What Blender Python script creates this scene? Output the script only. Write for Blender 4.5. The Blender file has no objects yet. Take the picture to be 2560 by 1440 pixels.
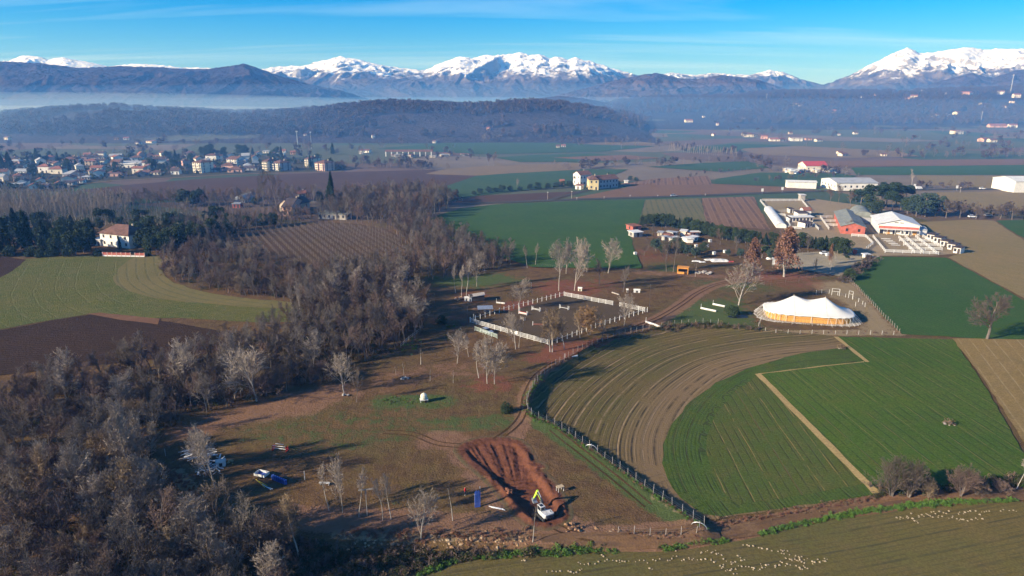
import bpy, bmesh, math, random
import numpy as np
from mathutils import Vector, Matrix, Euler
from mathutils.geometry import delaunay_2d_cdt

# ------------------------------------------------------------------ camera, sky, sun, exposure
SC = bpy.context.scene
COL = SC.collection
W0, H0, FPX, HORIZON = 2560.0, 1440.0, 1730.0, 225.0
CAM_Z = 70.0
PITCH = math.atan((H0 / 2 - HORIZON) / FPX)
CP, SP = math.cos(PITCH), math.sin(PITCH)
cam_d = bpy.data.cameras.new('camera')
cam_d.sensor_width = 36.0
cam_d.lens = FPX / W0 * 36.0
cam_d.clip_start = 1.0
cam_d.clip_end = 60000.0
cam = bpy.data.objects.new('camera', cam_d)
COL.objects.link(cam)
cam.location = (0, 0, CAM_Z)
cam.rotation_euler = (math.pi / 2 - PITCH, 0, 0)
SC.camera = cam

SUN_EL = math.radians(22.0)
SUN_AZ = math.radians(24.0)          # shadows run to +x and a little to +y
SV = Vector((-math.cos(SUN_EL) * math.cos(SUN_AZ), -math.cos(SUN_EL) * math.sin(SUN_AZ), math.sin(SUN_EL)))
world = bpy.data.worlds.new('World')
SC.world = world
world.use_nodes = True
wn = world.node_tree.nodes
wl = world.node_tree.links
wn.clear()
wo = wn.new('ShaderNodeOutputWorld')
bg = wn.new('ShaderNodeBackground')
sky = wn.new('ShaderNodeTexSky')
sky.sky_type = 'NISHITA'
sky.sun_disc = False
sky.sun_elevation = SUN_EL
sky.sun_rotation = math.atan2(SV.x, SV.y)
sky.altitude = 400.0
sky.air_density = 1.0
sky.dust_density = 0.1
sky.ozone_density = 6.0
bg.inputs['Strength'].default_value = 0.078
# thin cirrus streaks high up: noise on a plane overhead, mixed into the sky colour
tc = wn.new('ShaderNodeTexCoord')
sep = wn.new('ShaderNodeSeparateXYZ')
wl.new(tc.outputs['Generated'], sep.inputs[0])
def wmath(op, a, b=None):
    m = wn.new('ShaderNodeMath'); m.operation = op
    for i, v in enumerate((a, b)):
        if v is None: continue
        if hasattr(v, 'is_linked'): wl.new(v, m.inputs[i])
        else: m.inputs[i].default_value = v
    return m.outputs[0]
zz = wmath('MAXIMUM', sep.outputs['Z'], 0.02)
cx = wmath('DIVIDE', sep.outputs['X'], wmath('ADD', zz, 0.06))
cy = wmath('DIVIDE', sep.outputs['Y'], wmath('ADD', zz, 0.06))
cmb = wn.new('ShaderNodeCombineXYZ')
wl.new(wmath('MULTIPLY', wmath('ADD', cx, wmath('MULTIPLY', cy, 0.22)), 0.16), cmb.inputs[0])
wl.new(wmath('MULTIPLY', cy, 0.9), cmb.inputs[1])
cn = wn.new('ShaderNodeTexNoise')
cn.inputs['Scale'].default_value = 0.85
cn.inputs['Detail'].default_value = 7.0
cn.inputs['Roughness'].default_value = 0.58
cn.inputs['Distortion'].default_value = 0.6
wl.new(cmb.outputs[0], cn.inputs['Vector'])
cr = wn.new('ShaderNodeMapRange')
cr.inputs['From Min'].default_value = 0.50
cr.inputs['From Max'].default_value = 0.86
cr.inputs['To Max'].default_value = 0.55
wl.new(cn.outputs['Fac'], cr.inputs['Value'])
wmix = wn.new('ShaderNodeMix'); wmix.data_type = 'RGBA'
hs = wn.new('ShaderNodeHueSaturation')
hs.inputs['Saturation'].default_value = 1.28
tint = wn.new('ShaderNodeMix'); tint.data_type = 'RGBA'; tint.blend_type = 'MULTIPLY'
tint.inputs['Factor'].default_value = 1.0
wl.new(sky.outputs[0], tint.inputs['A'])
tint.inputs['B'].default_value = (0.74, 0.93, 1.18, 1)
wl.new(tint.outputs['Result'], hs.inputs['Color'])
wl.new(hs.outputs[0], wmix.inputs['A'])
wmix.inputs['B'].default_value = (6.6, 8.4, 9.6, 1)
wl.new(cr.outputs[0], wmix.inputs['Factor'])
wl.new(wmix.outputs['Result'], bg.inputs['Color'])
wl.new(bg.outputs[0], wo.inputs['Surface'])

sun_d = bpy.data.lights.new('sun', 'SUN')
sun_d.energy = 5.0
sun_d.angle = math.radians(0.5)
sun_d.color = (1.0, 0.90, 0.76)
sun = bpy.data.objects.new('sun', sun_d)
COL.objects.link(sun)
sun.rotation_euler = SV.to_track_quat('Z', 'Y').to_euler()
sun.location = (-60, -40, 200)

SC.view_settings.view_transform = 'Standard'
SC.view_settings.look = 'None'
SC.view_settings.exposure = 0.9
SC.view_settings.gamma = 1.0
SC.view_settings.use_curve_mapping = False
SC.render.engine = 'CYCLES'
cy_ = SC.cycles
cy_.max_bounces = 5
cy_.diffuse_bounces = 2
cy_.glossy_bounces = 2
cy_.transmission_bounces = 3
cy_.transparent_max_bounces = 24
cy_.volume_bounces = 0
cy_.use_denoising = True
cy_.use_fast_gi = False
cy_.sample_clamp_indirect = 4.0

# ------------------------------------------------------------------ pixels to places
def ray(px, py):
    u, v = (px - W0 / 2) / FPX, (py - H0 / 2) / FPX
    return u, CP - v * SP, -(SP + v * CP)      # x, y, z per unit of depth
def G(px, py, z=0.0):
    """the point of the level z that the photograph shows at px, py"""
    dx, dy, dz = ray(px, py)
    t = (z - CAM_Z) / dz
    return (dx * t, dy * t)
def GL(pts, z=0.0):
    return [G(a, b, z) for a, b in pts]
def hpx(px, py, top, z=0.0):
    """height in metres of an upright thing with its foot at px, py and its top at row top"""
    v0, v = (py - H0 / 2) / FPX, (top - H0 / 2) / FPX
    d = (CAM_Z - z) / (SP + v0 * CP)
    return d * (v0 - v) / (CP - v * SP)
def depth(px, py, z=0.0):
    return (CAM_Z - z) / (SP + (py - H0 / 2) / FPX * CP)

# ------------------------------------------------------------------ noise (numpy)
def _hash(ix, iy, s):
    n = (ix.astype(np.int64) * 374761393 + iy.astype(np.int64) * 668265263 + s * 2147483647) & 0x7fffffff
    n = ((n ^ (n >> 13)) * 1274126177) & 0x7fffffff
    return ((n ^ (n >> 16)) & 0xffff) / 65535.0
def vnoise(x, y, s=0):
    x = np.asarray(x, float); y = np.asarray(y, float)
    ix, iy = np.floor(x), np.floor(y)
    fx, fy = x - ix, y - iy
    fx = fx * fx * fx * (fx * (fx * 6 - 15) + 10); fy = fy * fy * fy * (fy * (fy * 6 - 15) + 10)
    a, b = _hash(ix, iy, s), _hash(ix + 1, iy, s)
    c, d = _hash(ix, iy + 1, s), _hash(ix + 1, iy + 1, s)
    return (a + (b - a) * fx) * (1 - fy) + (c + (d - c) * fx) * fy
def fbm(x, y, o=4, s=0, g=0.5):
    r, a, t = 0.0, 1.0, 0.0
    for k in range(o):
        r = r + a * vnoise(x * 2 ** k + 17.3 * k, y * 2 ** k - 9.1 * k, s + k); t += a; a *= g
    return r / t
def ridged(x, y, o=5, s=0, g=0.5):
    r, a, t = 0.0, 1.0, 0.0
    for k in range(o):
        n = 1 - np.abs(2 * vnoise(x * 2 ** k + 31.7 * k, y * 2 ** k + 5.3 * k, s + k) - 1)
        r = r + a * n * n; t += a; a *= g
    return r / t
def sstep(a, b, x):
    t = np.clip((np.asarray(x, float) - a) / (b - a), 0, 1)
    return t * t * (3 - 2 * t)
def inside(poly, x, y):
    x = np.asarray(x, float); y = np.asarray(y, float)
    r = np.zeros(x.shape, bool)
    n = len(poly)
    for i in range(n):
        x1, y1 = poly[i]; x2, y2 = poly[(i + 1) % n]
        if y1 == y2: continue
        c = ((y1 > y) != (y2 > y)) & (x < (x2 - x1) * (y - y1) / (y2 - y1) + x1)
        r ^= c
    return r
def pdist(line, x, y, closed=False):
    x = np.asarray(x, float); y = np.asarray(y, float)
    d = np.full(x.shape, 1e9)
    n = len(line)
    for i in range(n if closed else n - 1):
        x1, y1 = line[i]; x2, y2 = line[(i + 1) % n]
        dx, dy = x2 - x1, y2 - y1
        t = np.clip(((x - x1) * dx + (y - y1) * dy) / (dx * dx + dy * dy + 1e-12), 0, 1)
        d = np.minimum(d, np.hypot(x - x1 - t * dx, y - y1 - t * dy))
    return d
def smooth_line(pts, n=4, closed=False):
    """Catmull-Rom through pts"""
    out = []
    m = len(pts)
    rng = range(m if closed else m - 1)
    for i in rng:
        if closed: p0, p1, p2, p3 = pts[(i - 1) % m], pts[i], pts[(i + 1) % m], pts[(i + 2) % m]
        else: p0, p1, p2, p3 = pts[max(i - 1, 0)], pts[i], pts[i + 1], pts[min(i + 2, m - 1)]
        for k in range(n):
            t = k / n
            out.append(tuple(0.5 * (2 * p1[j] + (p2[j] - p0[j]) * t + (2 * p0[j] - 5 * p1[j] + 4 * p2[j] - p3[j]) * t * t + (3 * p1[j] - p0[j] - 3 * p2[j] + p3[j]) * t ** 3) for j in range(2)))
    if not closed: out.append(tuple(pts[-1]))
    return out
def along(line, step):
    """points every step metres along a line, with the heading"""
    out, acc = [], 0.0
    for (x1, y1), (x2, y2) in zip(line, line[1:]):
        L = math.hypot(x2 - x1, y2 - y1)
        if L < 1e-6: continue
        t = acc
        while t < L:
            out.append((x1 + (x2 - x1) * t / L, y1 + (y2 - y1) * t / L, math.atan2(y2 - y1, x2 - x1)))
            t += step
        acc = t - L
    return out

# ------------------------------------------------------------------ materials
class NB:
    def __init__(s, name, rough=0.9, spec=0.15):
        s.m = bpy.data.materials.new(name); s.m.use_nodes = True
        s.t = s.m.node_tree; s.n = s.t.nodes; s.l = s.t.links
        s.b = s.n['Principled BSDF']; s.b.inputs['Roughness'].default_value = rough
        s.b.inputs['Specular IOR Level'].default_value = spec
    def put(s, sock, v):
        if hasattr(v, 'is_linked'): s.l.new(v, sock)
        elif isinstance(v, (tuple, list)) and len(v) == 3 and sock.type == 'RGBA': sock.default_value = (*v, 1)
        else: sock.default_value = v
    def math(s, op, a, b=None, c=None):
        m = s.n.new('ShaderNodeMath'); m.operation = op
        for i, v in enumerate((a, b, c)):
            if v is not None: s.put(m.inputs[i], v)
        return m.outputs[0]
    def pos(s): return s.n.new('ShaderNodeNewGeometry').outputs['Position']
    def obj(s): return s.n.new('ShaderNodeTexCoord').outputs['Object']
    def xyz(s, v):
        q = s.n.new('ShaderNodeSeparateXYZ'); s.put(q.inputs[0], v); return q.outputs
    def comb(s, x, y, z=0.0):
        q = s.n.new('ShaderNodeCombineXYZ')
        for i, v in enumerate((x, y, z)): s.put(q.inputs[i], v)
        return q.outputs[0]
    def noise(s, vec, scale, det=4, rough=0.55, dist=0.0):
        q = s.n.new('ShaderNodeTexNoise'); s.put(q.inputs['Vector'], vec)
        q.inputs['Scale'].default_value = scale; q.inputs['Detail'].default_value = det
        q.inputs['Roughness'].default_value = rough; q.inputs['Distortion'].default_value = dist
        return q.outputs['Fac']
    def voro(s, vec, scale, out='Color', feat='F1'):
        q = s.n.new('ShaderNodeTexVoronoi'); s.put(q.inputs['Vector'], vec)
        q.feature = feat; q.inputs['Scale'].default_value = scale
        return q.outputs[out]
    def rng(s, v, a, b, c=0.0, d=1.0, smooth=True):
        q = s.n.new('ShaderNodeMapRange'); s.put(q.inputs['Value'], v)
        if smooth: q.interpolation_type = 'SMOOTHSTEP'
        for k, w in zip(('From Min', 'From Max', 'To Min', 'To Max'), (a, b, c, d)): s.put(q.inputs[k], w)
        return q.outputs[0]
    def mix(s, f, a, b, mode='MIX'):
        q = s.n.new('ShaderNodeMix'); q.data_type = 'RGBA'; q.blend_type = mode
        s.put(q.inputs['Factor'], f); s.put(q.inputs['A'], a); s.put(q.inputs['B'], b)
        return q.outputs['Result']
    def attr(s, name, out='Fac'):
        q = s.n.new('ShaderNodeAttribute'); q.attribute_name = name; return q.outputs[out]
    def rnd(s): return s.n.new('ShaderNodeObjectInfo').outputs['Random']
    def col(s, v): s.put(s.b.inputs['Base Color'], v); return s
    def bump(s, h, strength=0.4, dist=0.1):
        q = s.n.new('ShaderNodeBump'); q.inputs['Strength'].default_value = strength; q.inputs['Distance'].default_value = dist
        s.put(q.inputs['Height'], h); s.l.new(q.outputs[0], s.b.inputs['Normal']); return s

MATS = {}
def plain(name, c, rough=0.8, var=0.25, scale=1.5, spec=0.25, rnd=0.0, metal=0.0, bump=0.0):
    """a painted or natural surface with uneven tone"""
    if name in MATS: return MATS[name]
    b = NB(name, rough, spec)
    v = b.obj()
    f = b.noise(v, scale, 5, 0.6)
    dark = tuple(x * (1 - var) for x in c); lite = tuple(min(1, x * (1 + var * 0.7)) for x in c)
    k = b.mix(b.rng(f, 0.3, 0.7), dark, lite)
    if rnd: k = b.mix(b.rng(b.rnd(), 0, 1, 0, 1, False), b.mix(rnd, k, tuple(x * 0.5 for x in c)), k)
    b.col(k)
    b.b.inputs['Metallic'].default_value = metal
    if bump: b.bump(b.noise(v, scale * 6, 4), bump, 0.05)
    MATS[name] = b.m
    return b.m

# ------------------------------------------------------------------ meshes and objects
class MB:
    def __init__(s): s.v = []; s.f = []
    def add(s, vs, fs):
        o = len(s.v); s.v.extend(vs); s.f.extend([tuple(i + o for i in f) for f in fs]); return s
    def box(s, c, d, rz=0.0, m=None):
        x, y, z = d[0] / 2, d[1] / 2, d[2] / 2
        pts = [(a, b, e) for e in (-z, z) for a, b in ((-x, -y), (x, -y), (x, y), (-x, y))]
        R = m or Matrix.Rotation(rz, 3, 'Z')
        vs = [tuple(R @ Vector(p) + Vector(c)) for p in pts]
        return s.add(vs, [(3, 2, 1, 0), (4, 5, 6, 7), (0, 1, 5, 4), (1, 2, 6, 5), (2, 3, 7, 6), (3, 0, 4, 7)])
    def bar(s, p, q, w, h, roll=0.0):
        """a square bar from p to q"""
        p, q = Vector(p), Vector(q); d = q - p
        R = d.to_track_quat('X', 'Z').to_matrix()
        if roll: R = R @ Matrix.Rotation(roll, 3, 'X')
        return s.box((p + q) / 2, (d.length, w, h), m=R)
    def tube(s, p, q, r0, r1=None, n=6, cap=True):
        r1 = r0 if r1 is None else r1
        p, q = Vector(p), Vector(q); d = q - p
        if d.length < 1e-6: return s
        R = d.to_track_quat('Z', 'Y').to_matrix()
        vs = []
        for c, r in ((p, r0), (q, r1)):
            for i in range(n):
                a = 2 * math.pi * i / n
                vs.append(tuple(c + R @ Vector((r * math.cos(a), r * math.sin(a), 0))))
        fs = [(i, (i + 1) % n, n + (i + 1) % n, n + i) for i in range(n)]
        if cap: fs += [tuple(range(n - 1, -1, -1)), tuple(range(n, 2 * n))]
        return s.add(vs, fs)
    def prism(s, poly, z0, z1):
        n = len(poly)
        return s.add([(x, y, z0) for x, y in poly] + [(x, y, z1) for x, y in poly],
                     [tuple(range(n - 1, -1, -1)), tuple(range(n, 2 * n))] + [(i, (i + 1) % n, n + (i + 1) % n, n + i) for i in range(n)])
    def lathe(s, prof, n=10, c=(0, 0, 0)):
        vs = [(c[0] + r * math.cos(2 * math.pi * i / n), c[1] + r * math.sin(2 * math.pi * i / n), c[2] + z) for r, z in prof for i in range(n)]
        fs = [(k * n + i, k * n + (i + 1) % n, (k + 1) * n + (i + 1) % n, (k + 1) * n + i) for k in range(len(prof) - 1) for i in range(n)]
        return s.add(vs, fs + [tuple(range(n - 1, -1, -1)), tuple(range((len(prof) - 1) * n, len(prof) * n))])
    def mesh(s, name):
        me = bpy.data.meshes.new(name); me.from_pydata(s.v, [], s.f); me.update(); return me
    def build(s, name, mat=None, parent=None, loc=None, smooth=False):
        return link(name, s.mesh(name), mat, parent, loc, smooth)
def link(name, me, mat=None, parent=None, loc=None, smooth=False, rz=0.0):
    if mat is not None and not me.materials: me.materials.append(mat)
    if smooth: me.polygons.foreach_set('use_smooth', [True] * len(me.polygons))
    o = bpy.data.objects.new(name, me); COL.objects.link(o)
    if parent: o.parent = parent
    if loc: o.location = loc
    if rz: o.rotation_euler = (0, 0, rz)
    return o
def tag(o, label=None, cat=None, group=None, kind=None):
    if label: o['label'] = label
    if cat: o['category'] = cat
    if group: o['group'] = group
    if kind: o['kind'] = kind
    return o
def thing(name, label, cat, loc=(0, 0, 0), rz=0.0, group=None):
    o = bpy.data.objects.new(name, None); COL.objects.link(o)
    o.empty_display_size = 0.2
    o.location = loc if len(loc) == 3 else (loc[0], loc[1], 0.0)
    o.rotation_euler = (0, 0, rz)
    return tag(o, label, cat, group)
def dup(root, loc, rz=0.0, sc=1.0, label=None, group=None):
    r = root.copy(); COL.objects.link(r)
    r.location = loc; r.rotation_euler = (0, 0, rz)
    r.scale = (sc, sc, sc) if not isinstance(sc, tuple) else sc
    if label: r['label'] = label
    if group: r['group'] = group
    for ch in root.children:
        c = ch.copy(); COL.objects.link(c); c.parent = r
        for g in ch.children:
            d = g.copy(); COL.objects.link(d); d.parent = c
    return r
def mesh_np(name, v, f, mat=None):
    """v: n x 3 array, f: m x 3 or m x 4 array"""
    me = bpy.data.meshes.new(name)
    f = np.asarray(f, np.int32); v = np.asarray(v, np.float32)
    k = f.shape[1]
    me.vertices.add(len(v)); me.vertices.foreach_set('co', v.ravel())
    me.loops.add(f.size); me.loops.foreach_set('vertex_index', f.ravel())
    me.polygons.add(len(f)); me.polygons.foreach_set('loop_start', np.arange(0, f.size, k, dtype=np.int32))
    me.polygons.foreach_set('loop_total', np.full(len(f), k, np.int32))
    me.update(calc_edges=True); me.validate()
    if mat is not None: me.materials.append(mat)
    return me
def grid_faces(nx, ny):
    i = np.arange(nx * ny).reshape(ny, nx)
    return np.stack([i[:-1, :-1].ravel(), i[:-1, 1:].ravel(), i[1:, 1:].ravel(), i[1:, :-1].ravel()], 1)
def set_attr(me, name, vals):
    a = me.attributes.new(name, 'FLOAT', 'POINT'); a.data.foreach_set('value', np.asarray(vals, np.float32))
# ------------------------------------------------------------------ the lie of the land
LOW = -1.5
FENCE_PX = [(1760, 1318), (1680, 1268), (1600, 1213), (1520, 1155), (1450, 1108), (1400, 1075), (1360, 1055), (1326, 1040), (1317, 1012),
            (1333, 972), (1370, 932), (1420, 897), (1480, 866), (1550, 842), (1640, 822), (1720, 812), (1800, 810)]
FENCE = smooth_line(GL(FENCE_PX), 4)
LOWPOLY = GL([(300, 1640), (560, 1500), (740, 1410), (860, 1356), (1000, 1352), (1150, 1350), (1330, 1350), (1450, 1345), (1600, 1338), (1768, 1325)]) + \
    [(x + 0.4, y) for x, y in FENCE] + GL([(1900, 818), (2090, 832), (2800, 850), (3400, 1100), (3400, 1640)])
PIT_PX = [(1160, 1124), (1178, 1112), (1205, 1104), (1240, 1102), (1275, 1105), (1296, 1113), (1312, 1135), (1322, 1160), (1344, 1168), (1336, 1178),
          (1362, 1205), (1385, 1240), (1402, 1278), (1388, 1300), (1350, 1306), (1318, 1290), (1292, 1262), (1255, 1216), (1218, 1180), (1184, 1152)]
PIT = smooth_line(GL(PIT_PX), 3, True)
PITC = (sum(p[0] for p in PIT) / len(PIT), sum(p[1] for p in PIT) / len(PIT))

def H(x, y, pit=True):
    """height of the near ground"""
    x = np.asarray(x, float); y = np.asarray(y, float)
    z = 0.16 * (fbm(x / 19, y / 19, 2, 5) - 0.5) + 0.6 * (fbm(x / 70, y / 70, 1, 9) - 0.5) * sstep(60, 110, np.hypot(x, y - 60))
    z = z * sstep(0, 14, np.minimum(np.minimum(x + 150, 190 - x), np.minimum(y - 50, 345 - y)))
    near = (x > -140) & (x < 175) & (y > 50) & (y < 230)
    if near.any():
        xn, yn = x[near], y[near]
        sd = pdist(LOWPOLY, xn, yn, True)
        ins = inside(LOWPOLY, xn, yn)
        tap = 1 - sstep(42, 98, xn)
        wob = 0.5 * (fbm(xn / 3.1, yn / 3.1, 3, 21) - 0.5)
        drop = np.where(ins, sstep(-0.2, 2.3, sd + wob), 0) * tap
        zn = z[near] * (1 - 0.6 * drop) + LOW * drop
        # the cut bank above the ditch, and the little berm along the fence
        berm = 0.35 * np.exp(-(pdist(FENCE, xn, yn) / 1.6) ** 2) * np.where(ins, 0.2, 1.0)
        zn = zn + berm
        z[near] = zn
        if pit:
            d = pdist(PIT, x, y, True)
            z = np.where(inside(PIT, x, y) | (d < 0.5), z - 2.2, z)
    return z
_hx, _hy = np.arange(-160, 201, 0.75), np.arange(44, 356, 0.75)
_HG = H(*np.meshgrid(_hx, _hy), False)
def Hs(x, y):
    """height of the near ground from a table"""
    fx, fy = min(max((x + 160) / 0.75, 0), len(_hx) - 1.001), min(max((y - 44) / 0.75, 0), len(_hy) - 1.001)
    i, j = int(fx), int(fy); fx -= i; fy -= j
    return float((_HG[j, i] * (1 - fx) + _HG[j, i + 1] * fx) * (1 - fy) + (_HG[j + 1, i] * (1 - fx) + _HG[j + 1, i + 1] * fx) * fy)
def GH(px, py):
    """the point of the near ground, with its height, that shows at px, py"""
    z = 0.0
    for _ in range(4):
        x, y = G(px, py, z); z = Hs(x, y)
    return x, y, z

# ------------------------------------------------------------------ far hills and mountains
HILLS = [  # name, silhouette in pixels, base / crest / back distance, relief, seed
    ('wooded_hill', [(-900, 330), (-300, 318), (0, 303), (60, 292), (200, 280), (290, 275), (370, 283), (480, 289), (600, 297), (700, 292), (800, 283), (870, 273), (960, 264), (1060, 267), (1180, 273), (1320, 262), (1400, 267),
                     (1480, 279), (1560, 297), (1640, 322), (1720, 352), (1790, 385), (1900, 420)], 960, 1380, 2300, 6, 3),
    ('wooded_hill', [(1250, 420), (1380, 330), (1480, 268), (1560, 252), (1640, 246), (1760, 243), (1840, 240), (1900, 232), (2000, 230), (2100, 230), (2200, 230), (2300, 227), (2400, 224), (2560, 221), (2900, 220), (3400, 225), (3900, 240)], 1290, 2600, 3900, 9, 11),
    ('dark_mountain', [(-1500, 190), (-600, 170), (-200, 160), (0, 153), (100, 158), (200, 170), (300, 165), (400, 168), (450, 172), (520, 172), (575, 165), (610, 159), (640, 168), (700, 190), (770, 210), (850, 226), (910, 246), (980, 275), (1100, 330)], 3700, 4700, 5600, 34, 23),
    ('blue_hill', [(900, 320), (1080, 285), (1250, 262), (1330, 247), (1400, 240), (1460, 246), (1540, 262), (1700, 300)], 3000, 3700, 4400, 14, 29),
    ('blue_mountain', [(1200, 300), (1340, 258), (1420, 232), (1500, 211), (1580, 191), (1640, 182), (1700, 195), (1745, 198), (1800, 187), (1850, 193), (1900, 201), (1950, 218), (2020, 240), (2150, 290)], 4300, 5300, 6100, 40, 37),
    ('snowy_mountain', [(-400, 190), (-200, 160), (20, 152), (60, 138), (100, 142), (120, 149), (160, 143), (200, 152), (220, 154), (270, 166), (330, 160), (400, 162), (450, 168), (520, 170), (600, 180), (700, 210), (800, 240)], 7000, 8400, 9000, 60, 41),
    ('snowy_mountain', [(420, 290), (520, 235), (600, 195), (660, 173), (700, 165), (760, 165), (800, 152), (830, 147), (850, 140), (875, 146), (900, 150), (960, 165), (1020, 172), (1060, 176), (1100, 160), (1150, 140), (1180, 146), (1210, 138),
                        (1250, 137), (1275, 134), (1300, 130), (1325, 137), (1350, 133), (1375, 147), (1395, 140), (1420, 150), (1440, 143), (1480, 155), (1520, 167), (1560, 178), (1620, 197), (1700, 225), (1800, 270)], 6500, 8000, 8700, 95, 53),
    ('snowy_mountain', [(1500, 230), (1600, 195), (1680, 181), (1740, 188), (1780, 182), (1840, 186), (1880, 186), (1925, 175), (1960, 180), (2000, 197), (2060, 212), (2140, 240)], 7400, 8700, 9100, 55, 61),
    ('snowy_mountain', [(1950, 260), (2060, 212), (2120, 190), (2180, 160), (2230, 135), (2268, 119), (2300, 133), (2340, 130), (2420, 118), (2460, 125), (2490, 122), (2560, 122), (2700, 118), (2900, 135), (3300, 160), (3800, 210)], 6000, 7600, 8500, 85, 71),
    ('blue_mountain', [(2100, 300), (2200, 245), (2300, 218), (2380, 195), (2430, 183), (2480, 195), (2540, 175), (2640, 168), (2800, 180), (3200, 230)], 5200, 6300, 7000, 36, 83),
]
FK = 0.62
HILLS = [h if h[0] == 'wooded_hill' else (h[0], h[1], h[2] * FK, h[3] * FK, h[4] * FK, h[5] * FK, h[6]) for h in HILLS]
def hill_fn(h):
    name, sil, yb, yc, yk, amp, seed = h
    A, Z = [], []
    for px, py in sil:
        dx, dy, dz = ray(px, py); t = yc / dy
        A.append(dx / dy); Z.append(CAM_Z + dz * t)
    A, Z = np.array(A), np.array(Z)
    def f(x, y):
        x = np.asarray(x, float); y = np.asarray(y, float)
        a = x / y
        wob = 0.05 * (fbm(x / (amp * 22), np.zeros_like(x) + seed, 3, seed) - 0.5)
        hc = np.interp(a, A, Z, left=-30, right=-30)
        t = np.where(y < yc, (y - yb) / (yc - yb) + wob * (1 - np.clip((y - yb) / (yc - yb), 0, 1)), 1 - (y - yc) / (yk - yc) * 0.9)
        t = np.clip(t, -0.2, 1)
        if amp > 20:   # spurs and gullies running down towards the valley
            sx = amp * 4.2
            w = fbm(x / (sx * 1.3), y / (sx * 1.6), 3, seed + 4) * 1.8
            r = ridged(x / sx + w * 1.3, y / (sx * 2.3) + w * 0.7, 6, seed, 0.55)
            tt = np.clip(t, 0, 1)
            z = hc * tt ** 0.85 + amp * (r - 0.42) * 3.3 * tt ** 0.7 * (1 - tt ** 3.2)
            z = z + amp * 0.24 * (ridged(x / (sx * .16), y / (sx * .2), 3, seed + 8) - 0.5) * tt
        else:
            w = fbm(x / 260, y / 330, 4, seed) - 0.5
            z = hc * sstep(-0.05, 1.0, t) * (0.92 + 0.08 * t) + amp * 2.0 * w * np.clip(t, 0, 1) * (1.15 - t)
            z = np.where(t < 0.02, z - (0.02 - t) * 60, z)
        return z
    return f
HILL_F = [hill_fn(h) for h in HILLS]
def hit_far(px, py):
    """march the ray of a pixel to the plain or to one of the two wooded hills"""
    dx, dy, dz = ray(px, py)
    Y = np.arange(500, 3600, 4.0); X = dx / dy * Y; Z = CAM_Z + dz / dy * Y
    T = np.maximum(0, np.maximum(HILL_F[0](X, Y), HILL_F[1](X, Y)))
    k = np.nonzero(Z <= T)[0]
    i = k[0] if len(k) else len(Y) - 1
    return float(X[i]), float(Y[i]), float(T[i])

def forest_hill_mat():
    b = NB('winter_forest_floor', 0.95, 0.05)
    p = b.pos()
    n = b.noise(p, 0.012, 5, 0.6); n2 = b.noise(p, 0.09, 4, 0.7)
    c = b.mix(b.rng(n, 0.35, 0.65), (0.052, 0.036, 0.034), (0.075, 0.055, 0.046))
    c = b.mix(b.rng(n2, 0.35, 0.75), c, (0.035, 0.030, 0.030))
    fld = b.rng(b.noise(p, 0.0035, 3, 0.5), 0.60, 0.63)
    low = b.rng(b.xyz(p)[2], 10, 40, 1, 0)
    c = b.mix(b.math('MULTIPLY', fld, low), c, b.mix(n2, (0.08, 0.11, 0.055), (0.14, 0.11, 0.08)))
    b.col(c); b.bump(n2, 1.0, 8.0)
    return b.m
def dark_mtn_mat(name, c1, c2):
    b = NB(name, 0.95, 0.05)
    p = b.pos()
    n = b.noise(p, 0.004, 6, 0.6); n2 = b.noise(p, 0.03, 5, 0.7)
    c = b.mix(b.rng(n, 0.3, 0.7), c1, c2)
    c = b.mix(b.rng(n2, 0.45, 0.8), c, tuple(x * 0.55 for x in c1))
    b.col(c); b.bump(n2, 0.9, 14.0)
    return b.m
def snow_mat():
    b = NB('snow_and_rock', 0.8, 0.2)
    g = b.n.new('ShaderNodeNewGeometry'); p = g.outputs['Position']
    z = b.xyz(p)[2]
    n = b.noise(p, 0.006, 6, 0.62); n2 = b.noise(p, 0.03, 5, 0.65)
    slope = b.xyz(g.outputs['Normal'])[2]
    line = b.math('ADD', z, b.math('MULTIPLY', b.math('SUBTRACT', n, 0.5), 260))
    line = b.math('ADD', line, b.math('MULTIPLY', b.math('SUBTRACT', n2, 0.5), 120))
    snow = b.rng(line, 155, 195)
    bare = b.rng(b.math('ADD', slope, b.math('MULTIPLY', b.math('SUBTRACT', n2, 0.5), 0.85)), 0.66, 0.83)
    rock = b.mix(b.rng(n2, 0.3, 0.7), (0.085, 0.070, 0.072), (0.16, 0.135, 0.13))
    wood = b.mix(b.rng(n, 0.3, 0.7), (0.04, 0.034, 0.036), (0.075, 0.058, 0.054))
    low = b.mix(b.rng(line, 85, 150), wood, rock)
    c = b.mix(b.math('MULTIPLY', snow, b.rng(bare, 0, 1, 0.25, 1.0)), low, (0.90, 0.90, 0.92))
    b.col(c); b.bump(n2, 0.8, 18.0)
    return b.m
M_FOREST = forest_hill_mat(); M_SNOW = snow_mat()
M_DARK = dark_mtn_mat('dark_wooded_slope', (0.034, 0.024, 0.026), (0.056, 0.040, 0.037))
M_BLUEH = dark_mtn_mat('brown_wooded_slope', (0.050, 0.036, 0.036), (0.085, 0.062, 0.056))
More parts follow.
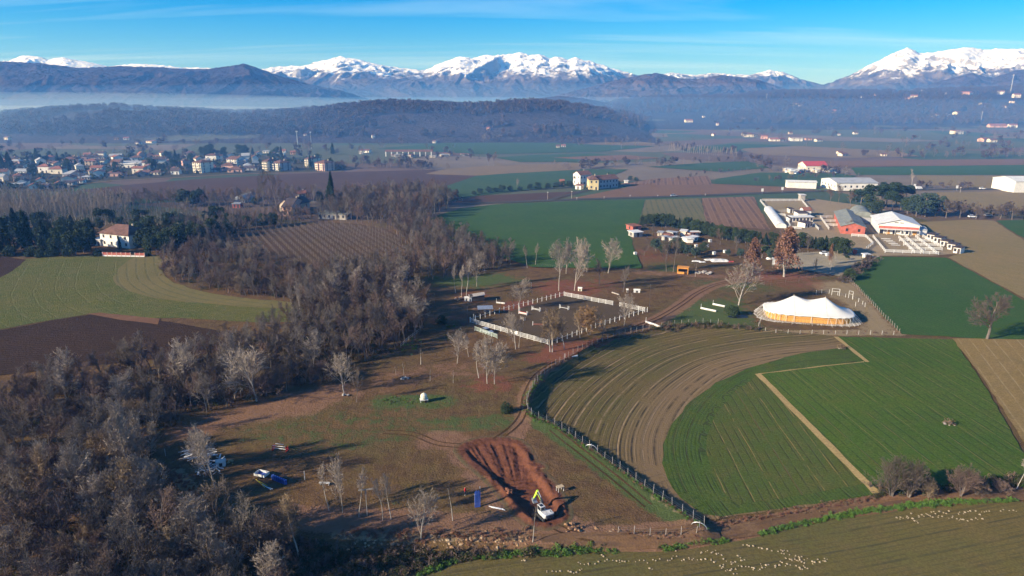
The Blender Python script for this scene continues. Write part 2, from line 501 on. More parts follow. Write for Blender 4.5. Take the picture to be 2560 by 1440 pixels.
for h, f in zip(HILLS, HILL_F):
    name, sil, yb, yc, yk, amp, seed = h
    a0 = min(ray(px, py)[0] / ray(px, py)[1] for px, py in sil); a1 = max(ray(px, py)[0] / ray(px, py)[1] for px, py in sil)
    a0, a1 = max(a0, -1.05), min(a1, 1.05)
    na, ny = (520, 150) if amp > 60 else ((420, 130) if amp > 20 else (360, 150))
    aa = np.linspace(a0, a1, na)
    tt = np.concatenate([np.linspace(yb, yc, ny), np.linspace(yc, yk, ny // 4)[1:]])
    AA, YY = np.meshgrid(aa, tt)
    XX = AA * YY
    ZZ = f(XX, YY)
    edge = np.minimum(np.arange(na), np.arange(na)[::-1])[None, :]
    ZZ = np.where(edge < 12, ZZ * edge / 12 - (12 - edge) * 0.6, ZZ)
    ZZ[0, :] = np.minimum(ZZ[0, :], -2.0); ZZ[-1, :] = np.minimum(ZZ[-1, :], -2.0)
    ZZ = np.maximum(ZZ, -2.5)
    mat = {'wooded_hill': M_FOREST, 'dark_mountain': M_DARK, 'blue_hill': M_BLUEH, 'blue_mountain': M_BLUEH, 'snowy_mountain': M_SNOW}[name]
    me = mesh_np(name, np.stack([XX.ravel(), YY.ravel(), ZZ.ravel()], 1), grid_faces(na, len(tt)), mat)
    me.polygons.foreach_set('use_smooth', [True] * len(me.polygons))
    tag(link(name, me), {'wooded_hill': 'long low hill under bare winter woods behind the plain' if seed == 3 else 'long ridge dotted with houses above the far fields',
        'dark_mountain': 'dark wooded mountain with a rounded summit above the mist', 'blue_hill': 'low dark hill between the wooded ridges',
        'blue_mountain': 'brown foothill mountain in front of the snowy peaks', 'snowy_mountain': 'snow covered mountain range on the skyline'}[name], 'mountain' if amp > 20 else 'hill', kind='structure')

# ------------------------------------------------------------------ ground sheet
gx = np.arange(-150, 191, 1.0); gy = np.arange(50, 346, 1.0)
NX, NY = len(gx), len(gy)
GX, GY = np.meshgrid(gx, gy)
GZ = H(GX, GY)
verts = np.stack([GX.ravel(), GY.ravel(), GZ.ravel()], 1)
faces = grid_faces(NX, NY)
# the rest of the plain, a ring of large quads round the fine grid
BX, BY0, BY1 = 6000.0, -500.0, 5900.0
xs = [-BX, -2500, -700, gx[0], gx[-1], 700, 2500, BX]; ys = [BY0, gy[0], gy[-1], 900, 2500, BY1]
base = len(verts); extra = []; ef = []
idx = {}
def vid(x, y):
    if (x, y) not in idx:
        idx[(x, y)] = base + len(extra); extra.append((x, y, 0.0))
    return idx[(x, y)]
for i in range(len(xs) - 1):
    for j in range(len(ys) - 1):
        if xs[i] == gx[0] and ys[j] == gy[0]: continue
        ef.append((vid(xs[i], ys[j]), vid(xs[i + 1], ys[j]), vid(xs[i + 1], ys[j + 1]), vid(xs[i], ys[j + 1])))
verts = np.concatenate([verts, np.array(extra)]); faces = np.concatenate([faces, np.array(ef)])
X, Y = verts[:, 0], verts[:, 1]
def soft_poly(px, w, z=0.0):
    poly = GL(px, z)
    d = pdist(poly, X, Y, True)
    return np.where(inside(poly, X, Y), 0.5 + 0.5 * np.clip(d / w, 0, 1), 0.5 - 0.5 * np.clip(d / w, 0, 1))
def soft_line(px, w0, w1, z=0.0):
    return 1 - sstep(w0, w1, pdist(smooth_line(GL(px, z), 4), X, Y))
def spot(px, py, r):
    x, y = G(px, py); return 1 - sstep(r * 0.3, r, np.hypot(X - x, Y - y))
m_red = np.maximum.reduce([soft_poly([(1310, 895), (1380, 858), (1500, 846), (1570, 846), (1545, 880), (1420, 905), (1330, 910)], 5), spot(1225, 960, 11) * .62, spot(1300, 765, 12) * .8, spot(1420, 720, 22) * .7,
                           spot(1500, 710, 16) * .5, spot(1180, 740, 12) * .6, spot(1600, 640, 30) * .5, spot(1970, 700, 25) * .6, spot(1890, 690, 20) * .6, spot(1140, 800, 14) * .5, spot(400, 880, 12) * .6])
m_dirt = np.maximum.reduce([soft_poly([(400, 1082), (600, 1012), (800, 962), (880, 958), (900, 985), (780, 1035), (600, 1062), (430, 1105)], 4), soft_line([(1560, 830), (1640, 800), (1700, 765), (1740, 735), (1790, 712), (1880, 696), (2000, 690), (2090, 680)], 1.6, 4.5) * .95,
                            soft_line([(1290, 1090), (1310, 1050), (1312, 1015), (1330, 960), (1400, 905)], 1.0, 3.5) * .8, soft_line([(1090, 1100), (1150, 1110), (1250, 1230), (1330, 1320), (1440, 1330)], 2, 7) * .75,
                            soft_line([(700, 1290), (900, 1300), (1130, 1310), (1330, 1330), (1500, 1345)], 2.0, 5.5) * .9, soft_line([(1330, 1372), (1500, 1362), (1700, 1348), (1850, 1326), (2000, 1300), (2200, 1268), (2400, 1246), (2600, 1232)], 2.0, 4.0, LOW) * 1.0,
                            soft_line([(860, 800), (1000, 790), (1180, 770)], 4, 14) * .5, soft_line([(960, 960), (1080, 930), (1180, 925)], 3, 10) * .5, spot(1400, 1330, 6), soft_line([(1600, 680), (1700, 685), (1800, 690)], 2, 6) * .6])
m_grass = np.maximum.reduce([soft_line([(1340, 1050), (1420, 1100), (1520, 1170), (1620, 1250), (1740, 1315)], 1.6, 4.2) * .85, soft_line([(960, 1005), (1100, 1005)], 2, 7) * .7, soft_line([(1100, 1065), (1250, 1055)], 2, 7) * .6,
                             soft_poly([(1630, 790), (1720, 745), (1860, 740), (1930, 830), (1800, 825), (1660, 820)], 8) * .8, soft_poly([(1060, 690), (1250, 680), (1330, 700), (1200, 720), (1080, 715)], 8) * .9,
                             soft_poly([(1700, 700), (1860, 690), (2100, 680), (2090, 725), (1900, 735), (1760, 730)], 8) * .6, soft_line([(1310, 1030), (1330, 960), (1420, 905), (1560, 850), (1700, 820)], 0.8, 2.6) * .8,
                             soft_line([(700, 1060), (850, 1080), (1000, 1060)], 6, 16) * .45, soft_poly([(780, 1200), (1000, 1230), (1230, 1280), (1000, 1290)], 7) * .4, soft_poly([(1560, 640), (1700, 650), (1760, 690), (1620, 690)], 9) * .6])
m_tan = np.maximum.reduce([soft_poly([(2010, 705), (2140, 700), (2190, 760), (2250, 835), (2150, 830), (2160, 790)], 5), soft_line([(1900, 828), (2000, 832), (2240, 832)], 1.5, 4) * .8, soft_line([(1540, 1330), (1650, 1334), (1760, 1330)], .8, 2.5) * .8,
                           soft_line([(850, 1335), (1000, 1338), (1200, 1338), (1330, 1340)], 0.8, 2.2) * 1.0, soft_line([(440, 1180), (470, 1220), (500, 1250)], .7, 2.0) * 1.0, soft_line([(1630, 1262), (1760, 1330), (1840, 1310), (1960, 1285), (2180, 1245)], .3, 1.2, LOW) * .6])
def ground_mat():
    b = NB('winter_ground', 0.95, 0.05)
    p = b.pos(); y = b.xyz(p)[1]
    n0 = b.noise(p, 0.045, 5, 0.6); n1 = b.noise(p, 0.35, 5, 0.65); n2 = b.noise(p, 2.6, 4, 0.7)
    brk = b.math('ADD', b.math('MULTIPLY', b.math('SUBTRACT', n1, 0.5), 0.9), b.math('MULTIPLY', b.math('SUBTRACT', n2, 0.5), 0.7))
    def m(name, lo=0.35, hi=0.7): return b.rng(b.math('ADD', b.attr(name), b.math('MULTIPLY', brk, b.rng(b.attr(name), 0.0, 0.25, 0.0, 1.5))), lo, hi)
    c = b.mix(b.rng(n0, 0.36, 0.66), (0.152, 0.086, 0.038), (0.124, 0.090, 0.034))
    c = b.mix(b.rng(n1, 0.35, 0.72), c, (0.094, 0.054, 0.029))
    c = b.mix(b.rng(n2, 0.52, 0.70, 0, 0.75), c, (0.200, 0.130, 0.068))
    c = b.mix(b.rng(n2, 0.46, 0.30, 0, 0.6), c, (0.066, 0.046, 0.022))
    c = b.mix(m('m_grass'), c, b.mix(n2, (0.055, 0.090, 0.024), (0.100, 0.115, 0.042)))
    c = b.mix(b.math('MULTIPLY', m('m_tan'), 0.9), c, b.mix(n2, (0.22, 0.165, 0.085), (0.34, 0.25, 0.14)))
    c = b.mix(b.math('MULTIPLY', m('m_dirt'), 0.85), c, b.mix(n1, (0.175, 0.088, 0.050), (0.27, 0.155, 0.092)))
    c = b.mix(b.math('MULTIPLY', m('m_red'), 0.85), c, b.mix(n2, (0.15, 0.048, 0.028), (0.24, 0.095, 0.055)))
    # the far plain: a patchwork of fields too far off to build one by one
    q = b.xyz(p)
    wv = b.comb(b.math('ADD', b.math('MULTIPLY', q[0], 0.0062), b.math('MULTIPLY', q[1], 0.0012)), b.math('MULTIPLY', q[1], 0.0085))
    vc = b.xyz(b.voro(wv, 1.0))
    f = b.mix(b.rng(vc[0], 0.40, 0.44, smooth=False), (0.060, 0.098, 0.046), (0.150, 0.100, 0.068))
    f = b.mix(b.rng(vc[1], 0.70, 0.72, smooth=False), f, (0.200, 0.155, 0.105))
    f = b.mix(b.rng(vc[2], 0.66, 0.68, smooth=False), f, (0.100, 0.110, 0.056))
    f = b.mix(b.rng(b.noise(p, 0.02, 4), 0.3, 0.7, 0, 0.35), f, (0.085, 0.075, 0.055))
    c = b.mix(b.rng(y, 345, 430), c, f)
    b.col(c)
    b.bump(b.math('ADD', n2, b.math('MULTIPLY', n1, 1.6)), 0.9, 0.25)
    return b.m
me = mesh_np('ground', verts, faces, ground_mat())
me.polygons.foreach_set('use_smooth', [True] * len(me.polygons))
for k, a in (('m_red', m_red), ('m_dirt', m_dirt), ('m_grass', m_grass), ('m_tan', m_tan)): set_attr(me, k, a)
tag(link('ground', me), 'brown winter grassland of the paddocks and the plain beyond', 'ground', kind='structure')

# ------------------------------------------------------------------ fields: thin sheets laid over the ground
def field_mat(name, c1, c2, c3, lines=(), big=0.03, mid=0.25, fine=2.5, c3amt=0.5, bump=0.6, bd=0.12, uband=None):
    """lines: (source, period m, share, colour, strength, wobble); source 'u' or the angle of the lines' normal"""
    c1, c2, c3 = [(a * 1.10, e * 1.02, f * 0.80) for a, e, f in (c1, c2, c3)]
    b = NB(name, 0.95, 0.05)
    p = b.pos(); q = b.xyz(p)
    n0 = b.noise(p, big, 4, 0.6); n1 = b.noise(p, mid, 4, 0.65); n2 = b.noise(p, fine, 3, 0.7)
    c = b.mix(b.rng(n0, 0.36, 0.64), c1, c2)
    c = b.mix(b.rng(n1, 0.40, 0.75, 0, c3amt), c, c3)
    c = b.mix(b.rng(b.noise(p, big * 2.7, 5, 0.7, 1.2), 0.50, 0.72, 0, 0.55), c, c3)
    c = b.mix(b.rng(n2, 0.32, 0.70, 0, 0.75), c, tuple(x * 0.55 for x in c1))
    if uband:
        c = b.mix(b.math('MULTIPLY', b.rng(b.math('ADD', b.attr('u'), b.math('MULTIPLY', n1, 4)), uband[0], uband[1], 1, 0), 0.85), c, uband[2])
    h = n2
    for src, per, share, colr, st, wob in lines:
        if src == 'u': u = b.attr('u')
        else: u = b.math('ADD', b.math('MULTIPLY', q[0], math.cos(src)), b.math('MULTIPLY', q[1], math.sin(src)))
        u = b.math('ADD', u, b.math('MULTIPLY', b.math('SUBTRACT', b.noise(p, 0.09, 3), 0.5), wob))
        k = b.math('FRACT', b.math('DIVIDE', u, per))
        k = b.math('ABSOLUTE', b.math('SUBTRACT', k, 0.5))
        ln = b.rng(k, share * 0.5, share * 0.22)
        brk = b.rng(b.noise(p, 0.16, 4, 0.7), 0.34, 0.60)
        ln = b.math('MULTIPLY', b.math('MULTIPLY', ln, brk), st)
        c = b.mix(ln, c, colr)
        h = b.math('SUBTRACT', h, b.math('MULTIPLY', ln, 0.6))
    b.col(c); b.bump(h, bump, bd)
    return b.m
_fi = [0]
def sheet(name, px, mat, label, off=None, drape=False, res=3.0, ucurve=None, smooth=0, jit=0.25, cat='field', world=None):
    """a sheet over the ground with its outline given in pixels of the photograph"""
    _fi[0] += 1
    rr = random.Random(_fi[0])
    if world is None:
        out = [GH(a, b_)[:2] if drape else G(a, b_) for a, b_ in px]
    else: out = list(world)
    if smooth: out = smooth_line(out, smooth, True)
    dist = math.hypot(*out[0])
    st = max(3.0, dist * 0.012)
    pts = []
    for i in range(len(out)):
        p, q = Vector(out[i]), Vector(out[(i + 1) % len(out)])
        n = max(1, int((q - p).length / st))
        for k in range(n):
            w = p.lerp(q, k / n)
            j = jit * st / 3.0
            pts.append(Vector((w.x + rr.uniform(-j, j), w.y + rr.uniform(-j, j))))
    edges = [(i, (i + 1) % len(pts)) for i in range(len(pts))]
    if drape or ucurve is not None:
        x0, x1 = min(p.x for p in pts), max(p.x for p in pts); y0, y1 = min(p.y for p in pts), max(p.y for p in pts)
        gx_, gy_ = np.meshgrid(np.arange(x0, x1, res), np.arange(y0, y1, res))
        gx_, gy_ = gx_.ravel(), gy_.ravel()
        pl = [(p.x, p.y) for p in pts]
        k = inside(pl, gx_, gy_) & (pdist(pl, gx_, gy_, True) > res * 0.45)
        pts = pts + [Vector((a, b_)) for a, b_ in zip(gx_[k], gy_[k])]
    vs, _, fs, *_ = delaunay_2d_cdt(pts, edges, [], 1, 1e-5)
    va = np.array([(v.x, v.y) for v in vs])
    fa = np.array([f if len(f) == 3 else f[:3] for f in fs])
    o = off if off is not None else (0.05 if dist < 350 else 0.12)
    z = (H(va[:, 0], va[:, 1]) if drape else np.zeros(len(va))) + o + (0.05 if drape else 0)
    me = mesh_np(name, np.column_stack([va, z]), fa, mat)
    me.polygons.foreach_set('use_smooth', [True] * len(me.polygons))
    # faces up
    if len(me.polygons) and me.polygons[0].normal.z < 0: me.flip_normals()
    if ucurve is not None: set_attr(me, 'u', pdist(ucurve, va[:, 0], va[:, 1]))
    return tag(link(name, me), label, cat, kind='structure')

def dirn(p, q):
    """angle of the normal of lines running from pixel p to pixel q"""
    a, b_ = G(*p), G(*q)
    return math.atan2(b_[1] - a[1], b_[0] - a[0]) + math.pi / 2
GREEN = ((0.058, 0.112, 0.022), (0.078, 0.128, 0.026), (0.110, 0.112, 0.038))
d_in = dirn((1990, 960), (2180, 1180)); d_big = dirn((2000, 930), (2330, 1200))
fm_arc = field_mat('sown_earth', (0.128, 0.104, 0.048), (0.098, 0.102, 0.040), (0.155, 0.108, 0.062),
                   [('u', 2.3, 0.24, (0.045, 0.035, 0.022), 0.85, 0.3), ('u', 5.1, 0.13, (0.27, 0.185, 0.105), 0.7, 0.5), ('u', 0.8, 0.45, (0.062, 0.052, 0.028), 0.45, 0.2), ('u', 1.7, 0.16, (0.30, 0.205, 0.115), 0.5, 0.4)], uband=(13, 24, (0.195, 0.128, 0.066)))
fm_gband = field_mat('green_shoots', (0.058, 0.104, 0.026), (0.074, 0.114, 0.030), (0.110, 0.108, 0.042), [('u', 2.6, 0.16, (0.050, 0.042, 0.020), 0.7, 0.5), ('u', 0.8, 0.5, (0.034, 0.056, 0.020), 0.5, 0.2)])
fm_in = field_mat('thin_green_rows', (0.084, 0.104, 0.032), (0.066, 0.108, 0.030), (0.125, 0.106, 0.048), [(d_in, 4.6, 0.07, (0.22, 0.15, 0.06), 0.75, 0.5), (d_in, 1.9, 0.22, (0.050, 0.046, 0.024), 0.65, 0.3)])
fm_big = field_mat('bright_winter_wheat', *GREEN, [(d_big, 5.2, 0.06, (0.17, 0.135, 0.06), 0.65, 0.6), (d_big, 2.1, 0.24, (0.030, 0.050, 0.020), 0.6, 0.3)])
fm_green = field_mat('dark_winter_wheat', (0.044, 0.102, 0.030), (0.056, 0.116, 0.034), (0.080, 0.112, 0.042), [(0.35, 6.0, 0.10, (0.060, 0.080, 0.040), 0.45, 1.2), (0.35, 1.7, 0.3, (0.022, 0.052, 0.022), 0.45, 0.4)], c3amt=0.35)
fm_tan = field_mat('dry_stubble', (0.230, 0.165, 0.078), (0.260, 0.190, 0.095), (0.170, 0.140, 0.070), [(dirn((2420, 870), (2560, 1060)), 3.2, 0.16, (0.33, 0.25, 0.13), 0.6, 0.4)])
fm_tan2 = field_mat('worn_tan_pasture', (0.250, 0.190, 0.105), (0.220, 0.178, 0.095), (0.165, 0.155, 0.075), [(0.6, 7.0, 0.2, (0.23, 0.18, 0.11), 0.4, 1.5)])
fm_sheep = field_mat('grazed_brown_field', (0.135, 0.112, 0.048), (0.108, 0.112, 0.044), (0.160, 0.120, 0.066), [(dirn((1900, 1380), (2560, 1280)), 4.2, 0.14, (0.060, 0.052, 0.028), 0.6, 0.7), (dirn((1900, 1380), (2560, 1280)), 1.1, 0.4, (0.075, 0.070, 0.032), 0.5, 0.2)])
fm_meadow = field_mat('rough_meadow', (0.118, 0.128, 0.048), (0.088, 0.120, 0.040), (0.180, 0.160, 0.070), [('u', 6.5, 0.12, (0.16, 0.155, 0.08), 0.22, 1.6)], big=0.05, mid=0.5, c3amt=0.8, bump=1.0, bd=0.4)
fm_mown = field_mat('mown_tan_grass', (0.185, 0.158, 0.078), (0.160, 0.148, 0.070), (0.130, 0.130, 0.060), [('u', 3.4, 0.3, (0.105, 0.100, 0.046), 0.75, 0.5)])
fm_dark = field_mat('dark_ploughed_earth', (0.058, 0.037, 0.028), (0.046, 0.031, 0.024), (0.080, 0.050, 0.038), [(dirn((60, 850), (420, 830)), 1.6, 0.4, (0.034, 0.022, 0.018), 0.7, 0.3)], bump=1.0, bd=0.3)
fm_redsoil = field_mat('dry_red_earth', (0.20, 0.110, 0.078), (0.16, 0.090, 0.064), (0.23, 0.14, 0.10))
fm_vine = field_mat('vineyard_earth', (0.105, 0.068, 0.050), (0.085, 0.062, 0.042), (0.120, 0.100, 0.058))
fm_brown = field_mat('brown_tilled_field', (0.185, 0.115, 0.080), (0.160, 0.100, 0.070), (0.210, 0.140, 0.098), [(1.45, 5, 0.2, (0.14, 0.09, 0.062), 0.4, 1)])
fm_purple = field_mat('dark_tilled_field', (0.090, 0.056, 0.046), (0.078, 0.050, 0.042), (0.105, 0.070, 0.055))
fm_fgreen = field_mat('far_green_field', (0.045, 0.098, 0.048), (0.056, 0.105, 0.050), (0.085, 0.105, 0.060))
fm_olive = field_mat('olive_striped_field', (0.150, 0.145, 0.075), (0.135, 0.130, 0.070), (0.170, 0.140, 0.090), [(dirn((1670, 500), (1690, 545)), 3.6, 0.4, (0.075, 0.085, 0.042), 0.8, 0.4)])
fm_stripe = field_mat('brown_striped_field', (0.215, 0.130, 0.090), (0.190, 0.118, 0.082), (0.16, 0.105, 0.075), [(dirn((1810, 497), (1850, 565)), 5.6, 0.42, (0.105, 0.064, 0.048), 0.85, 0.4), (dirn((1810, 497), (1850, 565)), 2.8, 0.18, (0.30, 0.21, 0.15), 0.6, 0.4)])
fm_pale = field_mat('pale_fallow_field', (0.215, 0.165, 0.115), (0.195, 0.150, 0.105), (0.165, 0.135, 0.092))
fm_gravel = field_mat('gravel_yard', (0.36, 0.33, 0.29), (0.30, 0.275, 0.24), (0.20, 0.18, 0.15), big=0.09)
fm_sand = field_mat('riding_sand', (0.30, 0.25, 0.17), (0.27, 0.22, 0.15), (0.20, 0.165, 0.11))
fm_arena = field_mat('dark_arena_footing', (0.085, 0.066, 0.050), (0.098, 0.076, 0.058), (0.125, 0.092, 0.068))
fm_yard = field_mat('stable_yard_earth', (0.30, 0.245, 0.185), (0.26, 0.21, 0.16), (0.36, 0.30, 0.24))
fm_road = field_mat('asphalt', (0.070, 0.070, 0.072), (0.080, 0.080, 0.080), (0.095, 0.092, 0.088))
fm_track = field_mat('dirt_track', (0.180, 0.108, 0.070), (0.145, 0.090, 0.058), (0.24, 0.16, 0.11), [('u', 1.9, 0.35, (0.095, 0.060, 0.040), 0.7, 0.3)])
fm_straw = field_mat('dry_grass_strip', (0.40, 0.31, 0.17), (0.34, 0.26, 0.14), (0.24, 0.18, 0.09), mid=1.2)

# near fields
ARC = smooth_line([GH(*p)[:2] for p in [(2300, 880), (2165, 905), (2020, 918), (1893, 945), (1832, 985), (1790, 1035), (1768, 1085), (1764, 1130), (1778, 1180), (1805, 1232), (1850, 1290), (1950, 1400)]], 6)
arc_px = [(1335, 1042), (1326, 1012), (1342, 972), (1378, 935), (1428, 900), (1488, 870), (1558, 848), (1645, 829), (1730, 820), (1810, 819), (1900, 825), (2000, 832), (2092, 842), (2170, 905), (2190, 1235), (2060, 1262), (1900, 1282), (1790, 1298), (1740, 1290), (1690, 1262), (1600, 1196), (1520, 1140), (1450, 1094), (1390, 1060)]
sheet('sown_field', arc_px, fm_arc, 'brown freshly sown field with curved tractor lines below the paddock fence', 0.04, True, 2.0, ARC)
sheet('green_band', [(2130, 868), (2000, 884), (1880, 918), (1790, 958), (1725, 1005), (1680, 1060), (1658, 1115), (1655, 1160), (1668, 1200), (1700, 1245), (1752, 1285), (1800, 1292), (2190, 1235), (2170, 905)], fm_gband, 'curved green band of sprouting grain inside the brown sown field', 0.075, True, 2.2, ARC)
sheet('row_field', [(1893, 940), (1832, 985), (1790, 1035), (1768, 1085), (1764, 1130), (1778, 1180), (1805, 1232), (1840, 1262), (2000, 1240), (2168, 1212), (2080, 1120), (1985, 1030)], fm_in, 'thin green field with straight drill rows inside the curved band', 0.11, True, 2.6)
sheet('wheat_field', [(1897, 936), (2168, 906), (2092, 843), (2220, 846), (2382, 850), (2462, 965), (2562, 1140), (2700, 1400), (2640, 1240), (2540, 1215), (2440, 1222), (2330, 1228), (2192, 1237), (2110, 1150), (2010, 1050)], fm_big, 'bright green winter wheat field beside the tan stubble', 0.15, True, 3.0)
sheet('stubble_field', [(2380, 848), (2470, 849), (2700, 852), (2760, 1500), (2562, 1112), (2466, 958)], fm_tan, 'tan stubble field with a dark straight edge', 0.19, True, 3.0)
sheet('tent_field', [(2122, 690), (2150, 664), (2196, 642), (2300, 643), (2366, 645), (2480, 706), (2700, 830), (2700, 851), (2462, 848), (2254, 836), (2192, 772)], fm_green, 'dark green field rising beside the tent and its wire fence', 0.07, True, 3.0)
sheet('grazed_field', [(1035, 1450), (1110, 1418), (1190, 1400), (1330, 1390), (1500, 1385), (1700, 1376), (1850, 1354), (1960, 1326), (2100, 1296), (2250, 1275), (2400, 1262), (2620, 1256), (2900, 1500), (1000, 1520)], fm_sheep, 'brown green grazed field strewn with pale lumps', 0.06, True, 2.4)
for k, (a, b_, w) in enumerate((((1895, 937), (2192, 1237), 0.75), ((2090, 844), (2168, 907), 0.6), ((1895, 937), (2160, 907), 0.22))):
    p, q = GH(*a), GH(*b_); d = Vector((q[0] - p[0], q[1] - p[1])).normalized(); n = Vector((-d.y, d.x)) * w
    sheet('grass_strip', None, fm_straw, ['straw coloured dry grass strip between the green fields', 'short straw coloured strip ending in the wheat field', 'faint straw line along the head of the row field'][k], 0.24, True, 1.5, jit=0.12, cat='grass strip',
          world=[(p[0] + n.x, p[1] + n.y), (p[0] - n.x, p[1] - n.y), (q[0] - n.x, q[1] - n.y), (q[0] + n.x, q[1] + n.y)])
mcurve = smooth_line(GL([(395, 560), (398, 660), (425, 705), (510, 735), (620, 752), (760, 765)]), 4)
sheet('meadow', [(62, 648), (180, 640), (400, 638), (405, 680), (440, 715), (520, 738), (620, 752), (760, 765), (760, 806), (640, 806), (440, 795), (380, 797), (230, 785), (130, 800), (-60, 836), (-60, 735)], fm_meadow, 'rough green meadow curving round the bare thicket', 0.06, True, 2.6, mcurve, cat='meadow')
sheet('mown_strip', [(340, 645), (402, 640), (405, 675), (436, 708), (520, 732), (620, 747), (740, 758), (740, 772), (640, 770), (520, 760), (400, 748), (325, 730), (286, 706), (290, 682), (312, 658)], fm_mown, 'tan mown strip with curved lines round the thicket', 0.11, True, 2.0, mcurve, smooth=2, cat='meadow')
sheet('ploughed_field', [(-60, 838), (130, 802), (230, 787), (390, 800), (600, 835), (640, 870), (480, 890), (300, 908), (-60, 945)], fm_dark, 'dark ploughed field below the meadow', 0.08, True, 2.6)
sheet('earth_strip', [(215, 786), (250, 783), (400, 798), (395, 812), (300, 800)], fm_redsoil, 'strip of dry reddish earth at the edge of the dark ploughed field', 0.13, True, 2.0)
sheet('ploughed_field', [(-80, 640), (20, 644), (66, 650), (20, 685), (-80, 735)], fm_dark, 'dark ploughed corner beside the villa hedge', 0.10, True, 3.0)
TR = [(1250, 1376), (1450, 1368), (1600, 1360), (1750, 1346), (1850, 1328), (1960, 1306), (2100, 1282), (2250, 1262), (2400, 1247), (2640, 1236)]
TRACK = smooth_line([GH(*p)[:2] for p in TR], 3)
def ribbon(line, w):
    L, R = [], []
    for i, (x, y) in enumerate(line):
        a, b_ = line[max(i - 1, 0)], line[min(i + 1, len(line) - 1)]
        d = Vector((b_[0] - a[0], b_[1] - a[1])).normalized()
        L.append((x - d.y * w, y + d.x * w)); R.append((x + d.y * w, y - d.x * w))
    return L + R[::-1]
sheet('farm_track', None, fm_track, 'brown earth farm track along the bottom field', 0.10, True, 1.6, TRACK, world=ribbon(TRACK, 1.7), cat='track')

# middle distance
sheet('vineyard_ground', [(560, 604), (640, 578), (820, 556), (960, 572), (1010, 606), (1040, 645), (980, 672), (900, 700), (760, 660), (640, 640)], fm_vine, 'brown earth under the vineyard rows', 0.06, True, 4.0, smooth=2)
sheet('green_field', [(1040, 566), (1090, 540), (1150, 522), (1240, 511), (1440, 503), (1612, 500), (1600, 545), (1576, 590), (1588, 632), (1606, 672), (1480, 671), (1330, 668), (1200, 625), (1100, 590)], fm_green, 'large dark green field in front of the yellow farmhouse', 0.16, False, 4.0)
sheet('striped_field', [(1614, 500), (1752, 496), (1764, 556), (1690, 550), (1602, 545)], fm_olive, 'olive striped field beside the large green field', 0.18)
sheet('striped_field', [(1754, 496), (1884, 492), (1926, 575), (1766, 562)], fm_stripe, 'brown striped field behind the conifer hedge', 0.20)
sheet('tilled_field', [(1415, 499), (1520, 478), (1600, 462), (1780, 460), (1960, 468), (2045, 476), (1870, 486), (1600, 496)], fm_brown, 'long pinkish brown field behind the road', 0.22)
sheet('tilled_field', [(1545, 461), (1640, 447), (1770, 440), (1782, 462), (1650, 463)], fm_stripe, 'small striped brown field above the road', 0.25)
sheet('tilled_field', [(1120, 507), (1200, 490), (1330, 484), (1470, 478), (1385, 500), (1250, 505)], fm_purple, 'dark brown field in front of the farmhouse shrubs', 0.24)
sheet('tilled_field', [(200, 476), (330, 462), (500, 448), (700, 437), (860, 431), (1080, 425), (1192, 440), (1110, 468), (1010, 484), (800, 500), (400, 500), (260, 492)], fm_purple, 'wide dark tilled field in front of the village', 0.28)
sheet('far_field', [(1060, 505), (1110, 468), (1192, 440), (1300, 430), (1450, 424), (1570, 424), (1520, 444), (1440, 462), (1300, 478), (1180, 492)], fm_fgreen, 'green field behind the yellow farmhouse', 0.30)
sheet('far_field', [(1062, 436), (1120, 422), (1290, 412), (1462, 410), (1450, 425), (1280, 434), (1190, 440)], fm_pale, 'pale fallow field shaped like a tongue', 0.33)
sheet('far_field', [(1240, 395), (1330, 388), (1480, 384), (1620, 396), (1500, 404), (1300, 406)], fm_fgreen, 'green strip above the pale fallow field', 0.36)
sheet('far_field', [(940, 372), (1180, 352), (1300, 352), (1480, 362), (1640, 366), (1500, 380), (1200, 386)], fm_fgreen, 'long green field below the wooded hill', 0.38)
sheet('far_field', [(1380, 395), (1560, 388), (1660, 396), (1500, 403)], fm_brown, 'thin brown field before the poplar row', 0.42)
sheet('far_field', [(1460, 357), (1560, 352), (1680, 362), (1560, 364)], fm_pale, 'pale strip at the foot of the wooded hill', 0.44)
sheet('far_field', [(1790, 448), (1900, 432), (2090, 434), (2140, 440), (2120, 450), (2050, 466), (1965, 466), (1785, 460)], fm_fgreen, 'green field in front of the red roofed barn', 0.31)
sheet('far_field', [(2130, 420), (2300, 416), (2640, 412), (2640, 438), (2140, 438)], fm_green, 'dark green strip stretching behind the barn', 0.33)
sheet('far_field', [(2050, 404), (2300, 400), (2640, 398), (2640, 412), (2300, 416), (2060, 418)], fm_brown, 'pinkish brown strip behind the dark green strip', 0.36)
sheet('far_field', [(2290, 440), (2640, 440), (2640, 470), (2450, 472), (2300, 462)], fm_tan2, 'tan grass by the white hangar', 0.35)
sheet('far_field', [(2340, 482), (2640, 478), (2640, 528), (2430, 526), (2350, 510)], fm_tan2, 'tan green pasture behind the hedge of bare trees', 0.20)
sheet('pasture', [(2298, 556), (2420, 550), (2484, 552), (2560, 600), (2700, 690), (2700, 820), (2540, 735), (2370, 644), (2404, 632), (2340, 592)], fm_tan2, 'worn tan pasture beside the white stable boxes', 0.12)
sheet('green_field', [(2488, 552), (2700, 548), (2700, 680), (2562, 598)], fm_green, 'dark green corner field beyond the tan pasture', 0.16)
sheet('far_field', [(1840, 372), (2000, 366), (2240, 378), (2300, 392), (2100, 396), (1900, 388)], fm_pale, 'pale brown field in front of the white hamlet', 0.40)
sheet('far_field', [(1700, 374), (1830, 360), (1980, 364), (1860, 372), (1840, 380)], fm_fgreen, 'green strip beside the white hamlet', 0.45)
sheet('far_field', [(1620, 418), (1760, 408), (1870, 404), (1930, 420), (1800, 430)], fm_fgreen, 'green field by the far tree row', 0.41)
